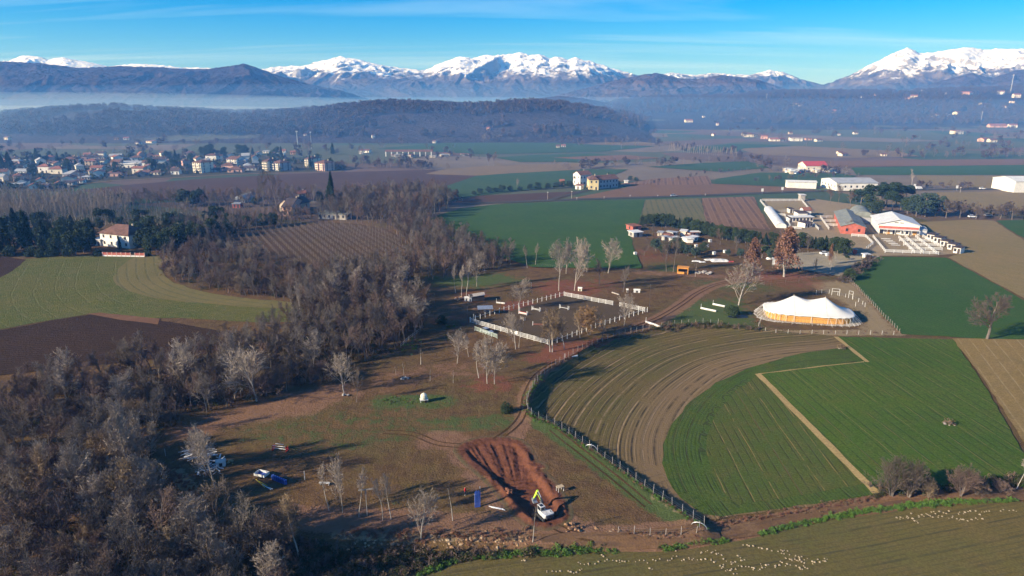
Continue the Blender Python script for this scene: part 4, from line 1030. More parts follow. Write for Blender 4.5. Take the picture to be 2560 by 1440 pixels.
# ------------------------------------------------------------------ single trees of the paddock
BAREG = None
for px, py, top, kind, wide, label in [
    (860, 983, 893, 'pale', 1.0, 'small pale bare tree leaning over a stone heap at the edge of the wood'),
    (892, 1005, 915, 'brown', .6, 'thin brown bare tree next to the small pale tree by the stone heap'),
    (1052, 911, 868, 'sapling', 1.2, 'small bare tree alone on the slope below the arena'),
    (1143, 909, 829, 'pale', .8, 'pale bare tree with crooked stem on the slope below the arena'),
    (1171, 892, 832, 'slim', .9, 'short tan bare tree behind the crooked pale tree'),
    (1197, 945, 849, 'slim', 1.0, 'straight pale bare tree beside the pair with red leaves at its foot'),
    (1218, 959, 848, 'pale', .75, 'one of two pale bare trees standing together in red fallen leaves'),
    (1236, 960, 862, 'pale', .9, 'one of two pale bare trees standing together in red fallen leaves'),
    (1075, 953, 920, 'sapling', .8, 'thin planted sapling on the slope beside the stone pile'),
    (1133, 958, 924, 'sapling', .9, 'thin planted sapling between the stone pile and the pale pair'),
    (990, 937, 914, 'sapling', .8, 'tiny bare sapling close to the wood edge'),
    (1010, 940, 905, 'sapling', .7, 'leaning bare sapling above the stone pile'),
    (1289, 873, 786, 'pale', .8, 'pale leaning bare tree in front of the arena board fence'),
    (1297, 870, 790, 'slim', .7, 'straight pale bare tree in front of the arena board fence'),
    (1381, 880, 772, 'gold', 1.25, 'big tan bare tree with several trunks at the arena corner'),
    (1375, 880, 784, 'gold', 1.0, 'second tan bare tree with several trunks at the arena corner'),
    (1411, 874, 776, 'gold', 1.0, 'tan bare tree just outside the arena posts'),
    (1474, 838, 762, 'willow', 1.15, 'orange twigged willow beside the arena posts'),
    (1450, 845, 775, 'gold', .8, 'slim tan bare tree next to the orange willow'),
    (1505, 863, 812, 'brown', .8, 'dark bare tree beyond the red leaf carpet'),
    (1560, 814, 740, 'pale', .85, 'pale forked bare tree at the end of the white fence'),
    (1283, 772, 703, 'brown', .9, 'reddish bare tree behind the arena fence'),
    (1298, 772, 700, 'pale', .85, 'pale bare tree behind the arena fence'),
    (1139, 732, 654, 'slim', .8, 'pale slender tree with bare stems in the clump beyond the shed'),
    (1154, 741, 660, 'slim', .8, 'pale slender tree with bare stems in the clump beyond the shed'),
    (1166, 740, 646, 'slim', .9, 'pale slender tree with bare stems in the clump beyond the shed'),
    (1192, 716, 633, 'pale', .75, 'pale bending tree next to the slender clump'),
    (1166, 650, 592, 'slim', .7, 'white stemmed tree standing alone before the green field'),
    (973, 686, 619, 'slim', .7, 'white stemmed tree beside the dark hut in the wood'),
    (1004, 702, 650, 'slim', .8, 'low pale tree in the wood behind the dark hut'),
    (940, 720, 660, 'pale', .8, 'pale bushy tree beside the dark hut'),
    (1318, 670, 610, 'slim', .7, 'narrow pale tree at the near edge of the green field'),
    (1338, 664, 604, 'slim', .7, 'second narrow pale tree at the near edge of the green field'),
    (1400, 690, 606, 'pale', .7, 'tall pale tree of the group at the green field edge'),
    (1415, 684, 603, 'pale', .8, 'tall white tree with a wide fan at the green field edge'),
    (1436, 727, 606, 'pale', .75, 'tall pale tree with a dark trunk beyond the arena'),
    (1397, 727, 622, 'slim', .9, 'leaning pale tree beyond the arena'),
    (1460, 680, 606, 'slim', .8, 'one of two pale trees close together at the green field edge'),
    (1467, 680, 607, 'slim', .8, 'one of two pale trees close together at the green field edge'),
    (1520, 683, 601, 'pale', .85, 'round crowned pale tree standing alone at the green field edge'),
    (1498, 713, 642, 'brown', .8, 'dark bare tree between arena and green field'),
    (1558, 730, 664, 'brown', .85, 'dark bare tree beside the white obstacles'),
    (1846, 763, 660, 'pale', 1.2, 'large pale fan shaped tree by the pond left of the tent'.replace(' left of', ' beside')),
    (1666, 680, 588, 'brown', .75, 'tall bare tree with a long clear trunk beside the orange shelter'),
    (1683, 680, 586, 'brown', .8, 'tall forked bare tree with a long clear trunk beside the orange shelter'),
    (1738, 692, 650, 'sapling', .7, 'thin pale sapling in front of the scrap heap'),
    (2035, 690, 640, 'brown', .6, 'thin bare tree at the edge of the gravel yard'),
    (2073, 688, 636, 'slim', .5, 'second thin bare tree at the edge of the gravel yard'),
    (2085, 668, 622, 'slim', .35, 'thin young tree standing on the gravel yard'),
    (1132, 1302, 1198, 'sapling', .6, 'young reddish tree beside the blue poles'),
    (1332, 1357, 1256, 'sapling', .6, 'slender young tree in front of the excavator'),
    (857, 1283, 1150, 'pale', .5, 'bare wind bent tree on top of the cut bank'),
    (897, 1293, 1160, 'slim', .7, 'thin tree bending over beside the wooden post'),
    (957, 1300, 1178, 'slim', .8, 'one of two slim pale trees on top of the cut bank'),
    (978, 1299, 1180, 'slim', .8, 'one of two slim pale trees on top of the cut bank'),
    (823, 1276, 1158, 'slim', .9, 'grey tree leaning away from the wood above the cut bank'),
    (500, 1189, 1068, 'pale', .8, 'bare tree growing out of the plank pile'),
    (538, 1223, 1075, 'pale', .75, 'forked bare tree in front of the plank pile'),
    (333, 1209, 998, 'fan', .66, 'tallest pale tree of the near wood'),
    (358, 1202, 1036, 'fan', .72, 'tall pale tree touching the tallest one of the near wood'),
    (262, 1152, 1056, 'fan', .9, 'reddish pale tree beside the tallest tree of the near wood'),
    (54, 1230, 1112, 'fan', .8, 'tan crowned tall tree at the rim of the near wood'), (111, 1244, 1100, 'gold', .7, 'tan crowned tall tree with twin forks in the near wood'), (132, 1220, 1096, 'pale', .7, 'pale tall tree between the tan crowned ones in the near wood'), (181, 1256, 1106, 'fan', .7, 'leaning tan crowned tree in the near wood'), (220, 1264, 1118, 'pale', .75, 'pale tree with white forked stems in the near wood'), (272, 1280, 1182, 'pale', .8, 'low pale tree below the tallest tree of the near wood'), (300, 1160, 1050, 'slim', .9, 'slim pale tree behind the tallest one of the near wood'), (30, 1180, 1090, 'brown', .8, 'grey tree at the far rim of the near wood'), (230, 1390, 1270, 'brown', .8, 'grey tree deep in the near wood'), (400, 1380, 1280, 'slim', .8, 'slim grey tree by the wood ditch'),
    (460, 976, 855, 'pale', .85, 'pale bare tree rising out of the dark scrub'),
    (642, 1003, 872, 'pale', 1.3, 'large fan shaped pale tree at the foot of the scrub slope'),
    (517, 1030, 957, 'pale', .8, 'small pale tree in front of the dark scrub'),
    (168, 962, 873, 'pale', .75, 'thin pale tree below the dark ploughed field'),
    (1040, 830, 745, 'pale', 1.2, 'crooked white tree with reaching boughs at the wood edge'),
    (735, 800, 705, 'slim', .7, 'tall bare trunk at the end of the mown strip'),
    (752, 806, 695, 'slim', .7, 'second tall bare trunk at the end of the mown strip'),
    (782, 812, 690, 'brown', .6, 'tall dark bare tree at the gully head'),
    (835, 818, 650, 'multi', .55, 'tall dense brown tree above the gully'),
    (660, 520, 425, 'brown', .8, 'tall dark bare tree beside the low farm roofs'),
    (692, 520, 420, 'brown', .75, 'second tall dark bare tree beside the low farm roofs'),
    (480, 560, 500, 'pale', .9, 'white bare tree in front of the orchard stakes'),
    (1235, 415, 378, 'brown', .9, 'lone dark tree at the edge of the pale fallow field'),
    (1222, 416, 384, 'brown', .7, 'smaller lone dark tree at the edge of the pale fallow field'),
    (1292, 470, 446, 'pale', .5, 'white dead tree behind the farmhouse shrubs'),
    (2280, 462, 418, 'poplar', 1.6, 'tall pale poplar behind the stable park'),
    (2096, 505, 458, 'brown', 1.1, 'broad reddish bare tree behind the red stable'),
    (2075, 510, 462, 'brown', .9, 'bare tree at the corner of the stable park'),
    (2125, 520, 470, 'brown', 1.0, 'bare tree in front of the dark pines'),
    (2252, 526, 482, 'oak', .7, 'tan bare tree above the white hall roof'),
    (2205, 522, 486, 'brown', .8, 'reddish bare tree behind the white hall'),
    (2365, 545, 497, 'oak', .9, 'wide bare tree by the hedge of the tan pasture'),
    (2120, 583, 545, 'brown', 1.0, 'purplish bare tree growing through the red stable'),
]:
    ptree(kind, px, py, top, label, {'one of two pale bare trees standing together in red fallen leaves': 'pair of pale trees in red leaves', 'pale slender tree with bare stems in the clump beyond the shed': 'slender clump beyond the shed',
        'one of two pale trees close together at the green field edge': 'close pair at the green field', 'one of two slim pale trees on top of the cut bank': 'slim pair on the cut bank'}.get(label), wide, name='bare_tree' if kind != 'willow' else None)
ptree('oak', 2467, 849, 733, 'big round crowned field tree standing alone by the tan stubble', None, 1.05, v=0)
ptree('oak', 2600, 838, 728, 'dark tree at the picture edge behind the big field tree'.replace('at the picture edge ', 'of the field margin '), None, .9, v=1)
for px, py, top, wide, label in [(1880, 690, 594, 1.0, 'rust brown tree with a straight trunk beside the pale fan tree'), (1960, 692, 566, 1.25, 'large rust brown tree in front of the gravel yard'), (2074, 662, 608, .55, 'thin rust coloured young tree on the gravel yard')]:
    ptree('rust', px, py, top, label, None, wide)
for px, py, top, kind, wide, label in [
    (2228, 1240, 1140, 'shrub', .72, 'big brown bush at the end of the straw strip'), (2272, 1244, 1148, 'shrub', .66, 'grey bare bush next to the big brown one'), (2320, 1246, 1196, 'shrub', .7, 'low dark bush beside the grey bare one'),
    (2402, 1242, 1162, 'shrub', .8, 'small bare bush between the two large ones at the track'), (2440, 1238, 1195, 'shrub', 1.1, 'low brown bush on the track verge'), (2542, 1222, 1118, 'slim', .9, 'bare tree at the end of the track hedge'), (2570, 1220, 1128, 'slim', .9, 'reddish bare tree at the end of the track hedge'), (2500, 1232, 1200, 'shrub', 1.2, 'low tangled bush beside the bare track trees'),
    (1052, 1350, 1240, 'pale', .9, 'pale twiggy bush climbing the cut bank'), (715, 1345, 1262, 'shrub', .9, 'tan twiggy bush in the scrub below the meadow'), (560, 1470, 1395, 'shrub', 1.0, 'white twigged bush at the bottom of the wood'), (480, 1440, 1362, 'shrub', 1.0, 'brown bush at the bottom of the wood'),
    (1265, 1030, 1003, 'bush', .75, 'round green ivy bush casting a dark shadow beside the track'), (1832, 788, 764, 'bush', 1.1, 'dark green bush over the pond'), (1105, 808, 788, 'bush', 1.0, 'dark evergreen bush at the wood edge'), (2120, 700, 672, 'bush', .8, 'tall hedge bush by the drive')]:
    ptree(kind, px, py, top, label, None, wide, v=0 if px in (2228, 2272, 715) else None)

# ------------------------------------------------------------------ woods
WOODS = []   # (polygon px, number, gap, kinds, height range, seed)
wood_px = [
    ([(-60, 1600), (-60, 1180), (60, 1165), (250, 1130), (330, 1130), (345, 1160), (372, 1225), (425, 1290), (540, 1335), (680, 1355), (760, 1395), (700, 1600)], 150, 2.6, ['multi', 'brown', 'gold', 'brown', 'multi', 'shrub', 'fan'], (6, 12), 1),
    ([(-60, 1180), (-60, 990), (150, 960), (320, 930), (560, 900), (700, 890), (845, 925), (835, 950), (700, 985), (600, 1012), (470, 1045), (392, 1082), (382, 1150), (330, 1130), (150, 1150)], 170, 2.8, ['brown', 'multi', 'brown', 'brown', 'shrub', 'brown', 'fan'], (5, 10.5), 2),
    ([(300, 930), (480, 895), (640, 850), (760, 815), (800, 800), (870, 800), (900, 830), (905, 900), (850, 920), (700, 885), (560, 898)], 80, 3.0, ['brown', 'multi'], (6, 11), 3),
    ([(730, 810), (760, 740), (850, 700), (930, 720), (985, 740), (1060, 770), (1060, 830), (1000, 870), (910, 905), (900, 830)], 110, 3.0, ['brown', 'multi', 'multi', 'brown', 'fan'], (7, 13), 4),
    ([(400, 655), (415, 625), (500, 605), (580, 612), (650, 645), (760, 680), (850, 705), (850, 745), (740, 752), (620, 742), (520, 728), (436, 702)], 190, 2.6, ['shrub', 'multi', 'shrub', 'brown'], (5, 9), 5),
    ([(850, 705), (930, 690), (1040, 650), (1010, 606), (960, 572), (1040, 560), (1110, 590), (1200, 625), (1290, 660), (1250, 672), (1130, 690), (1040, 705), (960, 735)], 240, 3.4, ['brown', 'multi', 'brown'], (7, 12), 6),
    ([(800, 548), (880, 500), (1000, 488), (1120, 494), (1130, 515), (1060, 552), (1040, 562), (950, 565)], 210, 4.0, ['brown', 'multi', 'brown'], (9, 14), 7),
    ([(430, 610), (430, 580), (560, 560), (720, 545), (820, 548), (640, 575), (560, 602)], 110, 4.0, ['multi', 'brown'], (6, 10), 8),
    ([(330, 500), (600, 498), (840, 492), (860, 505), (780, 515), (560, 520), (330, 520)], 120, 5.0, ['brown', 'multi'], (6, 11), 9)]
cand = []
KOBJ = {}
for poly, n, gap, kinds, (h0, h1), seed in wood_px:
    pl = GL(poly)
    R = random.Random(seed * 31)
    for x, y in fill(pl, int(n * (1.05 if seed < 3 else 1.45)), seed, gap):
        cand.append((math.hypot(x, y), x, y, R.choice(kinds), R.uniform(h0, h1), seed))
def visible(x, y, ht):
    """whether any of the tree falls inside the frame"""
    d = y * CP + CAM_Z * SP
    for z in (0, ht):
        dd = y * CP + (CAM_Z - z) * SP; u = x / dd * FPX + W0 / 2; v = (-(z - CAM_Z) * CP - y * SP) / dd * FPX + H0 / 2
        if -40 < u < W0 + 40 and -20 < v < H0 + 20: return True
    return False
cand = [c for c in cand if visible(c[1], c[2], c[4])]
cand.sort(key=lambda c: c[0] / c[4])
WOODLAB = {1: ('bare winter tree in the dense wood below the plank pile', 'near wood'), 2: ('dark bare tree on the scrub slope under the ploughed field', 'scrub slope wood'), 3: ('bare tree in the thicket between ploughed field and gully', 'gully thicket'),
           4: ('tall bare tree in the gully wood beside the arena', 'gully wood'), 5: ('bare tree in the rounded thicket inside the mown curve', 'round thicket'), 6: ('bare tree in the wood along the vineyard and green field', 'vineyard wood'),
           7: ('bare tree in the grey wood before the large green field', 'grey wood'), 8: ('bare tree between villa garden and vineyard', 'garden wood'), 9: ('bare tree in the belt before the wide dark field', 'field belt')}
NT, NSH = 215, 90
nt = ns_ = 0
mass = []
LANDMARKS = [(*G(px, py), n) for px, py, n in [(505, 1160, 'the plank pile'), (333, 1209, 'the tallest pale tree'), (54, 1230, 'the tan crowned tall tree'), (220, 1264, 'the white forked tree'), (400, 1250, 'the scrap sheet'), (230, 1390, 'the wood bottom'), (560, 1440, 'the white twigged bush'), (720, 1345, 'the ditch'), (460, 976, 'the pale tree in the scrub'), (642, 1003, 'the large fan tree'), (517, 1030, 'the small pale tree'), (168, 962, 'the thin pale tree'), (20, 1050, 'the scrub edge'), (300, 1060, 'the middle of the scrub'), (450, 850, 'the dark ploughed field'), (700, 830, 'the gully mouth'), (860, 985, 'the stone heap'), (1040, 830, 'the crooked white tree'), (835, 818, 'the dense gully tree'), (745, 803, 'the mown strip'), (975, 700, 'the brick hut'), (430, 690, 'the meadow curve'), (560, 660, 'the thicket centre'), (700, 720, 'the thicket end')]]
def by(x, y): return min(LANDMARKS, key=lambda l: math.hypot(l[0] - x, l[1] - y))[2]
WN = {1: 'near wood', 2: 'scrub slope', 3: 'gully thicket', 4: 'gully wood', 5: 'round thicket', 6: 'vineyard wood', 7: 'grey wood', 8: 'garden wood', 9: 'field belt'}
for d, x, y, kind, ht, seed in cand:
    w, lm = WN[seed], by(x, y)
    if kind == 'shrub' and ns_ < NSH:
        ns_ += 1; tree('shrub', x, y, ht * .6, 'bare brown shrub of the %s by %s' % (w, lm), '%s shrubs by %s' % (w, lm), wide=1.25)
    elif kind != 'shrub' and nt < NT:
        nt += 1; adj = ('tall ' if ht > 9 else '') + {'brown': 'spreading', 'multi': 'many stemmed', 'gold': 'tan crowned', 'fan': 'pale upright'}[kind]
        tree(kind, x, y, ht, '%s bare tree of the %s by %s' % (adj, w, lm), '%s %s by %s' % (adj, w, lm), wide=1.15)
    else: mass.append((x, y, ht * (.65 if kind == 'shrub' else 1)))
mid_protos = [mass_proto('bare_form', lowbare(400 + s, 10., .024, 14, 8, .52, 5, .42, .22), (TWIG_BROWN, TWIG_RED, TWIG_GREY, TWIG_GREY)[s]) for s in range(4)]
P = np.array([(x, y, Hs(x, y) if -150 < x < 190 and y < 345 else 0) for x, y, h in mass])
scatter('distant_woodland', P, mid_protos, 'grey brown mass of bare trees behind the meadow and around the vineyard', 'wood', np.array([m[2] / 10. for m in mass]))

# undergrowth: brambles, weeds and dry stalks under the woods and along the banks
def clump(seed, n, size, mat, nm, r=1.0, h=1.0):
    mb = leafy(seed, clump_shape(seed, -.2, h, r, 7, .5), n, size); return mass_proto(nm, mb, mat)
br = [clump(500, 260, .10, LEAF_BRAMBLE, 'bramble_form'), clump(501, 260, .10, LEAF_DRY, 'bramble_form'), clump(502, 260, .10, LEAF_BRAMBLE, 'bramble_form'), mass_proto('stalk_form', lowbare(503, 1.8, .012, 9, 6, .9, 2), TWIG_RED)]
pts, sc = [], []
R = random.Random(5)
for poly, n, gap, kinds, hh, seed in wood_px[:5]:
    for x, y in fill(GL(poly), 520 if seed < 3 else 260, seed + 60):
        pts.append((x, y, Hs(x, y))); sc.append(R.uniform(.6, 1.5))
for poly, n in (([(560, 1345), (860, 1386), (1000, 1386), (1330, 1384), (1330, 1390), (1180, 1396), (1080, 1420), (1000, 1450), (700, 1450)], 520),):
    for x, y in fill(GL(poly, LOW), n, 91): pts.append((x, y, Hs(x, y))); sc.append(R.uniform(.5, 1.15))
for line, n, w in ((GL([(2190, 1240), (2330, 1238), (2440, 1228), (2600, 1220)], LOW), 120, 1.5), (GL([(1640, 822), (1730, 813), (1800, 812), (1900, 822)]), 90, 1.0), (GL([(2100, 700), (2140, 668), (2170, 645)]), 60, 1.2)):
    for x, y, _ in along(line, max(.3, sum(math.dist(a, b_) for a, b_ in zip(line, line[1:])) / n)):
        x += R.uniform(-w, w); y += R.uniform(-w, w); pts.append((x, y, Hs(x, y))); sc.append(R.uniform(.5, 1.1))
scatter('undergrowth', np.array(pts), br, 'brambles and dry stalks under the bare woods', 'undergrowth', np.array(sc))
# fresh green weeds along the field edge
wd = [clump(510, 160, .09, LEAF_FRESH, 'weed_form', .6, .5), clump(511, 160, .09, LEAF_FRESH, 'weed_form', .6, .5), clump(512, 140, .08, LEAF_BRAMBLE, 'weed_form', .6, .5)]
pts, sc = [], []
VERGE = smooth_line([GH(*p)[:2] for p in [(1050, 1440), (1110, 1412), (1190, 1394), (1330, 1385), (1500, 1379), (1700, 1370), (1850, 1348), (1960, 1321), (2100, 1291), (2250, 1270), (2400, 1257), (2600, 1250)]], 3)
for line, st, w, s in ((VERGE, .09, .30, (.35, .95)), (FENCE[:40], .25, .5, (.25, .6)), (smooth_line(GL([(1000, 880), (1045, 850), (1110, 830), (1140, 815)]), 3), .2, 1.5, (.3, .7)), (smooth_line(GL([(960, 1005), (1040, 1003), (1120, 1002)]), 3), .15, 1.6, (.2, .5))):
    for x, y, _ in along(line, st):
        x += R.gauss(0, w); y += R.gauss(0, w); k = fbm(np.array([x / 9]), np.array([y / 9]), 2, 4)[0]
        if k > .37: pts.append((x, y, Hs(x, y))); sc.append(R.uniform(*s) * (0.5 + k))
scatter('weeds', np.array(pts), wd, 'fresh green weeds along the field edges', 'weeds', np.array(sc))
# dry tufts on the cut bank and along fences
td = [clump(520, 120, .07, LEAF_DRY, 'tuft_form', .4, .4), clump(521, 120, .07, LEAF_DRYRED, 'tuft_form', .4, .4)]
pts, sc = [], []
for line, st, w, s in ((FENCE, .3, .35, (.3, .9)), (GL([(860, 1335), (1000, 1338), (1150, 1338), (1330, 1340)]), .12, .9, (.5, 1.3)), (GL([(1540, 1328), (1650, 1336), (1760, 1330)]), .2, .5, (.3, .8)), ([GH(*p)[:2] for p in [(1800, 1310), (1900, 1296), (2050, 1270), (2190, 1245)]], .15, .5, (.4, 1.1)), (GL([(1890, 800), (1905, 826), (2000, 832), (2240, 833), (2250, 836)]), .3, .7, (.3, .8)), (GL([(2112, 692), (2150, 728), (2190, 772), (2250, 835)]), .4, .5, (.3, .7)), (GL([(880, 930), (960, 890), (1000, 870)]), .3, 1, (.4, 1.0)), (GL([(430, 1180), (460, 1215), (500, 1255)]), .1, .8, (.4, 1.1))):
    for x, y, _ in along(line, st):
        x += R.gauss(0, w); y += R.gauss(0, w); pts.append((x, y, Hs(x, y))); sc.append(R.uniform(*s))
scatter('dry_grass', np.array(pts), td, 'dry tan grass tufts on banks and fence lines', 'dry grass', np.array(sc))

# village gardens: low dark shrubs nobody could count
vg = [mass_proto('garden_form', leafy(530 + q, clump_shape(530 + q, 0, 9, 5, 8, .5), 110, 1.3), LEAF_EVER) for q in range(2)] + [mass_proto('garden_form', leafy(534, clump_shape(534, 0, 9, 5, 8, .5), 110, 1.3), BARK_BROWN)]
vp = [p for p in fill(GL([(-40, 480), (-40, 398), (200, 392), (500, 386), (700, 394), (860, 410), (860, 426), (560, 435), (420, 443), (290, 449), (210, 458), (170, 474)]), 620, 8)]
scatter('garden_shrubbery', np.array([(x, y, .3) for x, y in vp]), vg, 'dark hedges and shrubs between the village houses', 'shrubbery', np.array([RT.uniform(.15, .5) for _ in vp]))

# ------------------------------------------------------------------ poplar plantation and orchard rows before the village
def plantation(name, poly, d_row, d_tree, ang, h, mat, label, cat, cap, grp, kind):
    pl = GL(poly)
    c, s = math.cos(ang), math.sin(ang)
    xs_, ys_ = [p[0] for p in pl], [p[1] for p in pl]; cx0, cy0 = sum(xs_) / len(xs_), sum(ys_) / len(ys_)
    pts = []
    for i in range(-60, 61):
        for j in range(-90, 91):
            x = cx0 + c * i * d_tree - s * j * d_row; y = cy0 + s * i * d_tree + c * j * d_row
            pts.append((x + RT.uniform(-.25, .25), y + RT.uniform(-.25, .25)))
    a = np.array(pts); k = inside(pl, a[:, 0], a[:, 1])
    pts = sorted([tuple(p) for p in a[k] if visible(p[0], p[1], 8)], key=lambda p: p[1])
    for x, y in pts[:cap]:
        tree(kind, x, y, RT.uniform(*h), label, grp, wide=1.0)
    rest = pts[cap:]
    if rest:
        f = [mass_proto(name + '_form', lowbare(420 + q, 10., .045, 12, 5, .3, 3, .24, .2), mat) for q in range(2)]
        scatter(name, np.array([(x, y, 0) for x, y in rest]), f, label.replace('tree', 'trees') + ', the farther rows', cat, np.array([RT.uniform(*h) / 10 for _ in rest]))
plantation('poplar_plantation', [(-80, 566), (-80, 505), (180, 500), (330, 503), (330, 530), (215, 560)], 4.2, 3.2, .35, (9, 12), TWIG_PALE, 'slim pale poplar tree of the plantation below the village', 'plantation', 150, 'poplar plantation', 'poplar')
plantation('orchard_rows', [(225, 555), (330, 528), (620, 522), (640, 545), (470, 562), (300, 572)], 5.0, 3.4, .2, (4.5, 6.0), BARK_BROWN, 'thin orchard tree in the rows behind the villa', 'orchard', 110, 'orchard rows', 'sapling')

# ------------------------------------------------------------------ evergreen gardens
def ever(kind, spots, label, group):
    for px, py, top, wide in spots: ptree(kind, px, py, top, label, group, wide)
ever('conifer', [(20, 632, 545, 1.0), (70, 626, 530, 1.1), (115, 634, 552, .9), (-20, 640, 540, 1.1), (45, 600, 520, 1.0)], 'dark conifer in the group beside the villa', 'conifers beside the villa')
ever('evergreen', [(190, 640, 572, .9), (150, 632, 570, .9), (225, 628, 570, .7), (380, 632, 585, .9), (410, 630, 575, .9), (440, 622, 560, .9), (465, 610, 552, .9), (350, 575, 535, 1.0), (500, 600, 558, .9), (540, 592, 556, .9), (580, 590, 555, .8), (300, 572, 540, .8), (250, 575, 545, .9), (180, 590, 548, 1.0), (210, 600, 550, .9), (160, 570, 538, .9), (620, 575, 540, .8), (660, 570, 535, .8), (685, 565, 530, .8), (280, 560, 530, .9)], 'round dark evergreen in the villa gardens', 'evergreens of the villa gardens')
ever('bush', [(30, 640, 615, 1.0), (80, 640, 616, 1.0), (130, 640, 618, 1.0), (170, 642, 618, .9), (100, 642, 622, 1.0), (-10, 640, 615, 1.0), (245, 640, 620, .8), (370, 640, 618, .7)], 'clipped hedge bush along the villa meadow', 'villa hedge')
ever('pine', [(262, 565, 520, 1.0), (352, 560, 522, 1.1), (425, 565, 530, 1.1)], 'umbrella pine behind the villa', 'umbrella pines behind the villa')
ever('cypress', [(302, 624, 588, .8), (285, 560, 528, .5)], 'slim dark cypress by the villa', 'villa cypresses')
ptree('conifer', 827, 525, 430, 'tall dark spruce beside the red farmhouse', None, .75, v=0)
ever('evergreen', [(470, 516, 472, 1.5), (495, 514, 475, 1.2), (300, 512, 482, 1.2), (280, 510, 485, 1.0), (890, 520, 488, .8), (860, 545, 510, .8), (800, 510, 480, .8), (640, 515, 492, 1.0), (720, 530, 505, .7)], 'dark evergreen near the red farmhouse', 'evergreens near the red farmhouse')

xs_ = fill(GL([(-40, 636), (-40, 560), (120, 556), (245, 572), (232, 636)]), 26, 71, 5) + fill(GL([(360, 632), (330, 590), (420, 560), (600, 552), (640, 566), (540, 600), (450, 622)]), 26, 72, 5)
for i, (x, y) in enumerate(xs_):
    k = ('evergreen', 'conifer', 'evergreen', 'cedar', 'evergreen')[i % 5]
    tree(k, x, y, RT.uniform(5, 10), {'evergreen': 'leafy dark evergreen filling the grounds of the villa', 'conifer': 'pointed dark conifer in the grounds of the villa', 'cedar': 'blue green cedar in the grounds of the villa'}[k], 'villa grounds ' + k + 's', z=0.0, wide=1.1)
# ------------------------------------------------------------------ far trees
# the woods on the two hills and the hedges of the plain: masses
far_forms = [mass_proto('far_tree_form', lowbare(430 + s, 10., .16, 9, 4, .9, 2, .5, .2), (TWIG_BROWN, TWIG_RED, BARK_BROWN)[s]) for s in range(3)]
def puff(seed, mat, n=150, sz=.9): return mass_proto('far_crown_form', leafy(seed, clump_shape(seed, 1, 9.5, 4.2, 10, .42), n, sz), mat)
M_FTW = leaf_mat('far_bare_crowns', (0.088, 0.066, 0.056), (0.062, 0.047, 0.043))
M_FTR = leaf_mat('far_reddish_crowns', (0.105, 0.066, 0.050), (0.075, 0.052, 0.044))
far_puffs = [puff(440, M_FTW), puff(441, M_FTR), puff(442, M_FTW), puff(443, M_FTW)]
def hill_points(f, n, seed, xr, yr, gate):
    R = np.random.RandomState(seed)
    y = R.uniform(yr[0], yr[1], n * 4); x = R.uniform(-.95, .95, n * 4) * y
    z = f(x, y); k = (z > gate[0]) & (fbm(x / 190, y / 190, 3, seed) > gate[1])
    x, y, z = x[k][:n], y[k][:n], z[k][:n]
    vis = np.abs(x / y) < 0.86
    return np.stack([x[vis], y[vis], z[vis]], 1)
P1 = hill_points(HILL_F[0], 6500, 5, None, (1000, 2000), (3.5, .30))
scatter('hill_woodland', P1, far_puffs, 'bare brown woods covering the low hill behind the plain', 'wood', np.random.RandomState(1).uniform(.75, 1.45, len(P1)))
P2 = hill_points(HILL_F[1], 6500, 6, None, (1310, 2850), (3.0, .36))
scatter('ridge_woodland', P2, far_puffs, 'bare brown woods on the long ridge with houses', 'wood', np.random.RandomState(2).uniform(.7, 1.35, len(P2)))
R = random.Random(9)
pts, sc = [], []
for line, st, w, h in [([(830, 424), (960, 418), (1080, 424), (1000, 412), (880, 408)], 5, 6, (6, 10)), ([(1440, 425), (1480, 417), (1560, 414), (1660, 416)], 6, 9, (6, 11)), ([(1560, 412), (1800, 404), (1960, 408)], 9, 4, (4, 7)), ([(1180, 352), (1300, 352), (1420, 358), (1600, 366), (1700, 372)], 10, 30, (7, 12)),
                       ([(0, 392), (200, 386), (420, 382), (700, 378), (860, 388), (960, 375)], 9, 55, (6, 11)), ([(0, 372), (300, 366), (600, 362), (900, 360)], 12, 70, (7, 12)), ([(1720, 380), (1850, 392), (1940, 424), (2060, 430), (2080, 436)], 8, 12, (6, 10)), ([(2160, 390), (2300, 392), (2450, 394), (2640, 388)], 7, 16, (6, 11)),
                       ([(2200, 366), (2400, 372), (2640, 366)], 9, 40, (6, 11)), ([(1700, 340), (1900, 336), (2200, 332), (2640, 326)], 11, 60, (6, 11)), ([(2290, 472), (2340, 470), (2430, 472), (2450, 474)], 4, 3, (4, 7)), ([(2340, 528), (2400, 532), (2480, 536), (2640, 540)], 3.5, 4, (4, 8)), ([(2400, 536), (2560, 548), (2640, 548)], 4, 3, (3, 6)),
                       ([(1900, 454), (1990, 446), (2060, 440), (2140, 440)], 5, 3, (2.5, 4.5)), ([(1080, 402), (1180, 398), (1240, 402)], 8, 8, (5, 8)), ([(1010, 390), (1100, 392), (1170, 384)], 8, 8, (4, 7)), ([(1600, 462), (1700, 450), (1760, 432), (1900, 428)], 7, 3, (2, 4)), ([(2190, 650), (2130, 690), (2100, 706)], 1.2, 1.2, (1.6, 3.2)),
                       ([(1150, 503), (1080, 508), (1040, 520)], 3, 4, (5, 9)), ([(2360, 352), (2480, 348), (2640, 346)], 10, 30, (6, 11))]:
    for x, y, _ in along(GL(line), st * .8):
        x += R.gauss(0, w); y += R.gauss(0, w); pts.append((x, y, 0.0)); sc.append(R.uniform(*h) / 10)
scatter('hedgerow_woodland', np.array(pts), far_forms + far_puffs[:2], 'bare hedges and tree belts across the far plain', 'hedgerow', np.array(sc))
# poplar row in the middle of the plain
for i in range(34):
    px = 1672 + i * 5.1; py = 378 + i * .42
    ptree('poplar', px, py + R.uniform(-1, 1), py - R.uniform(22, 28), 'pale poplar in the long row across the far plain', 'far poplar row', 1.3)
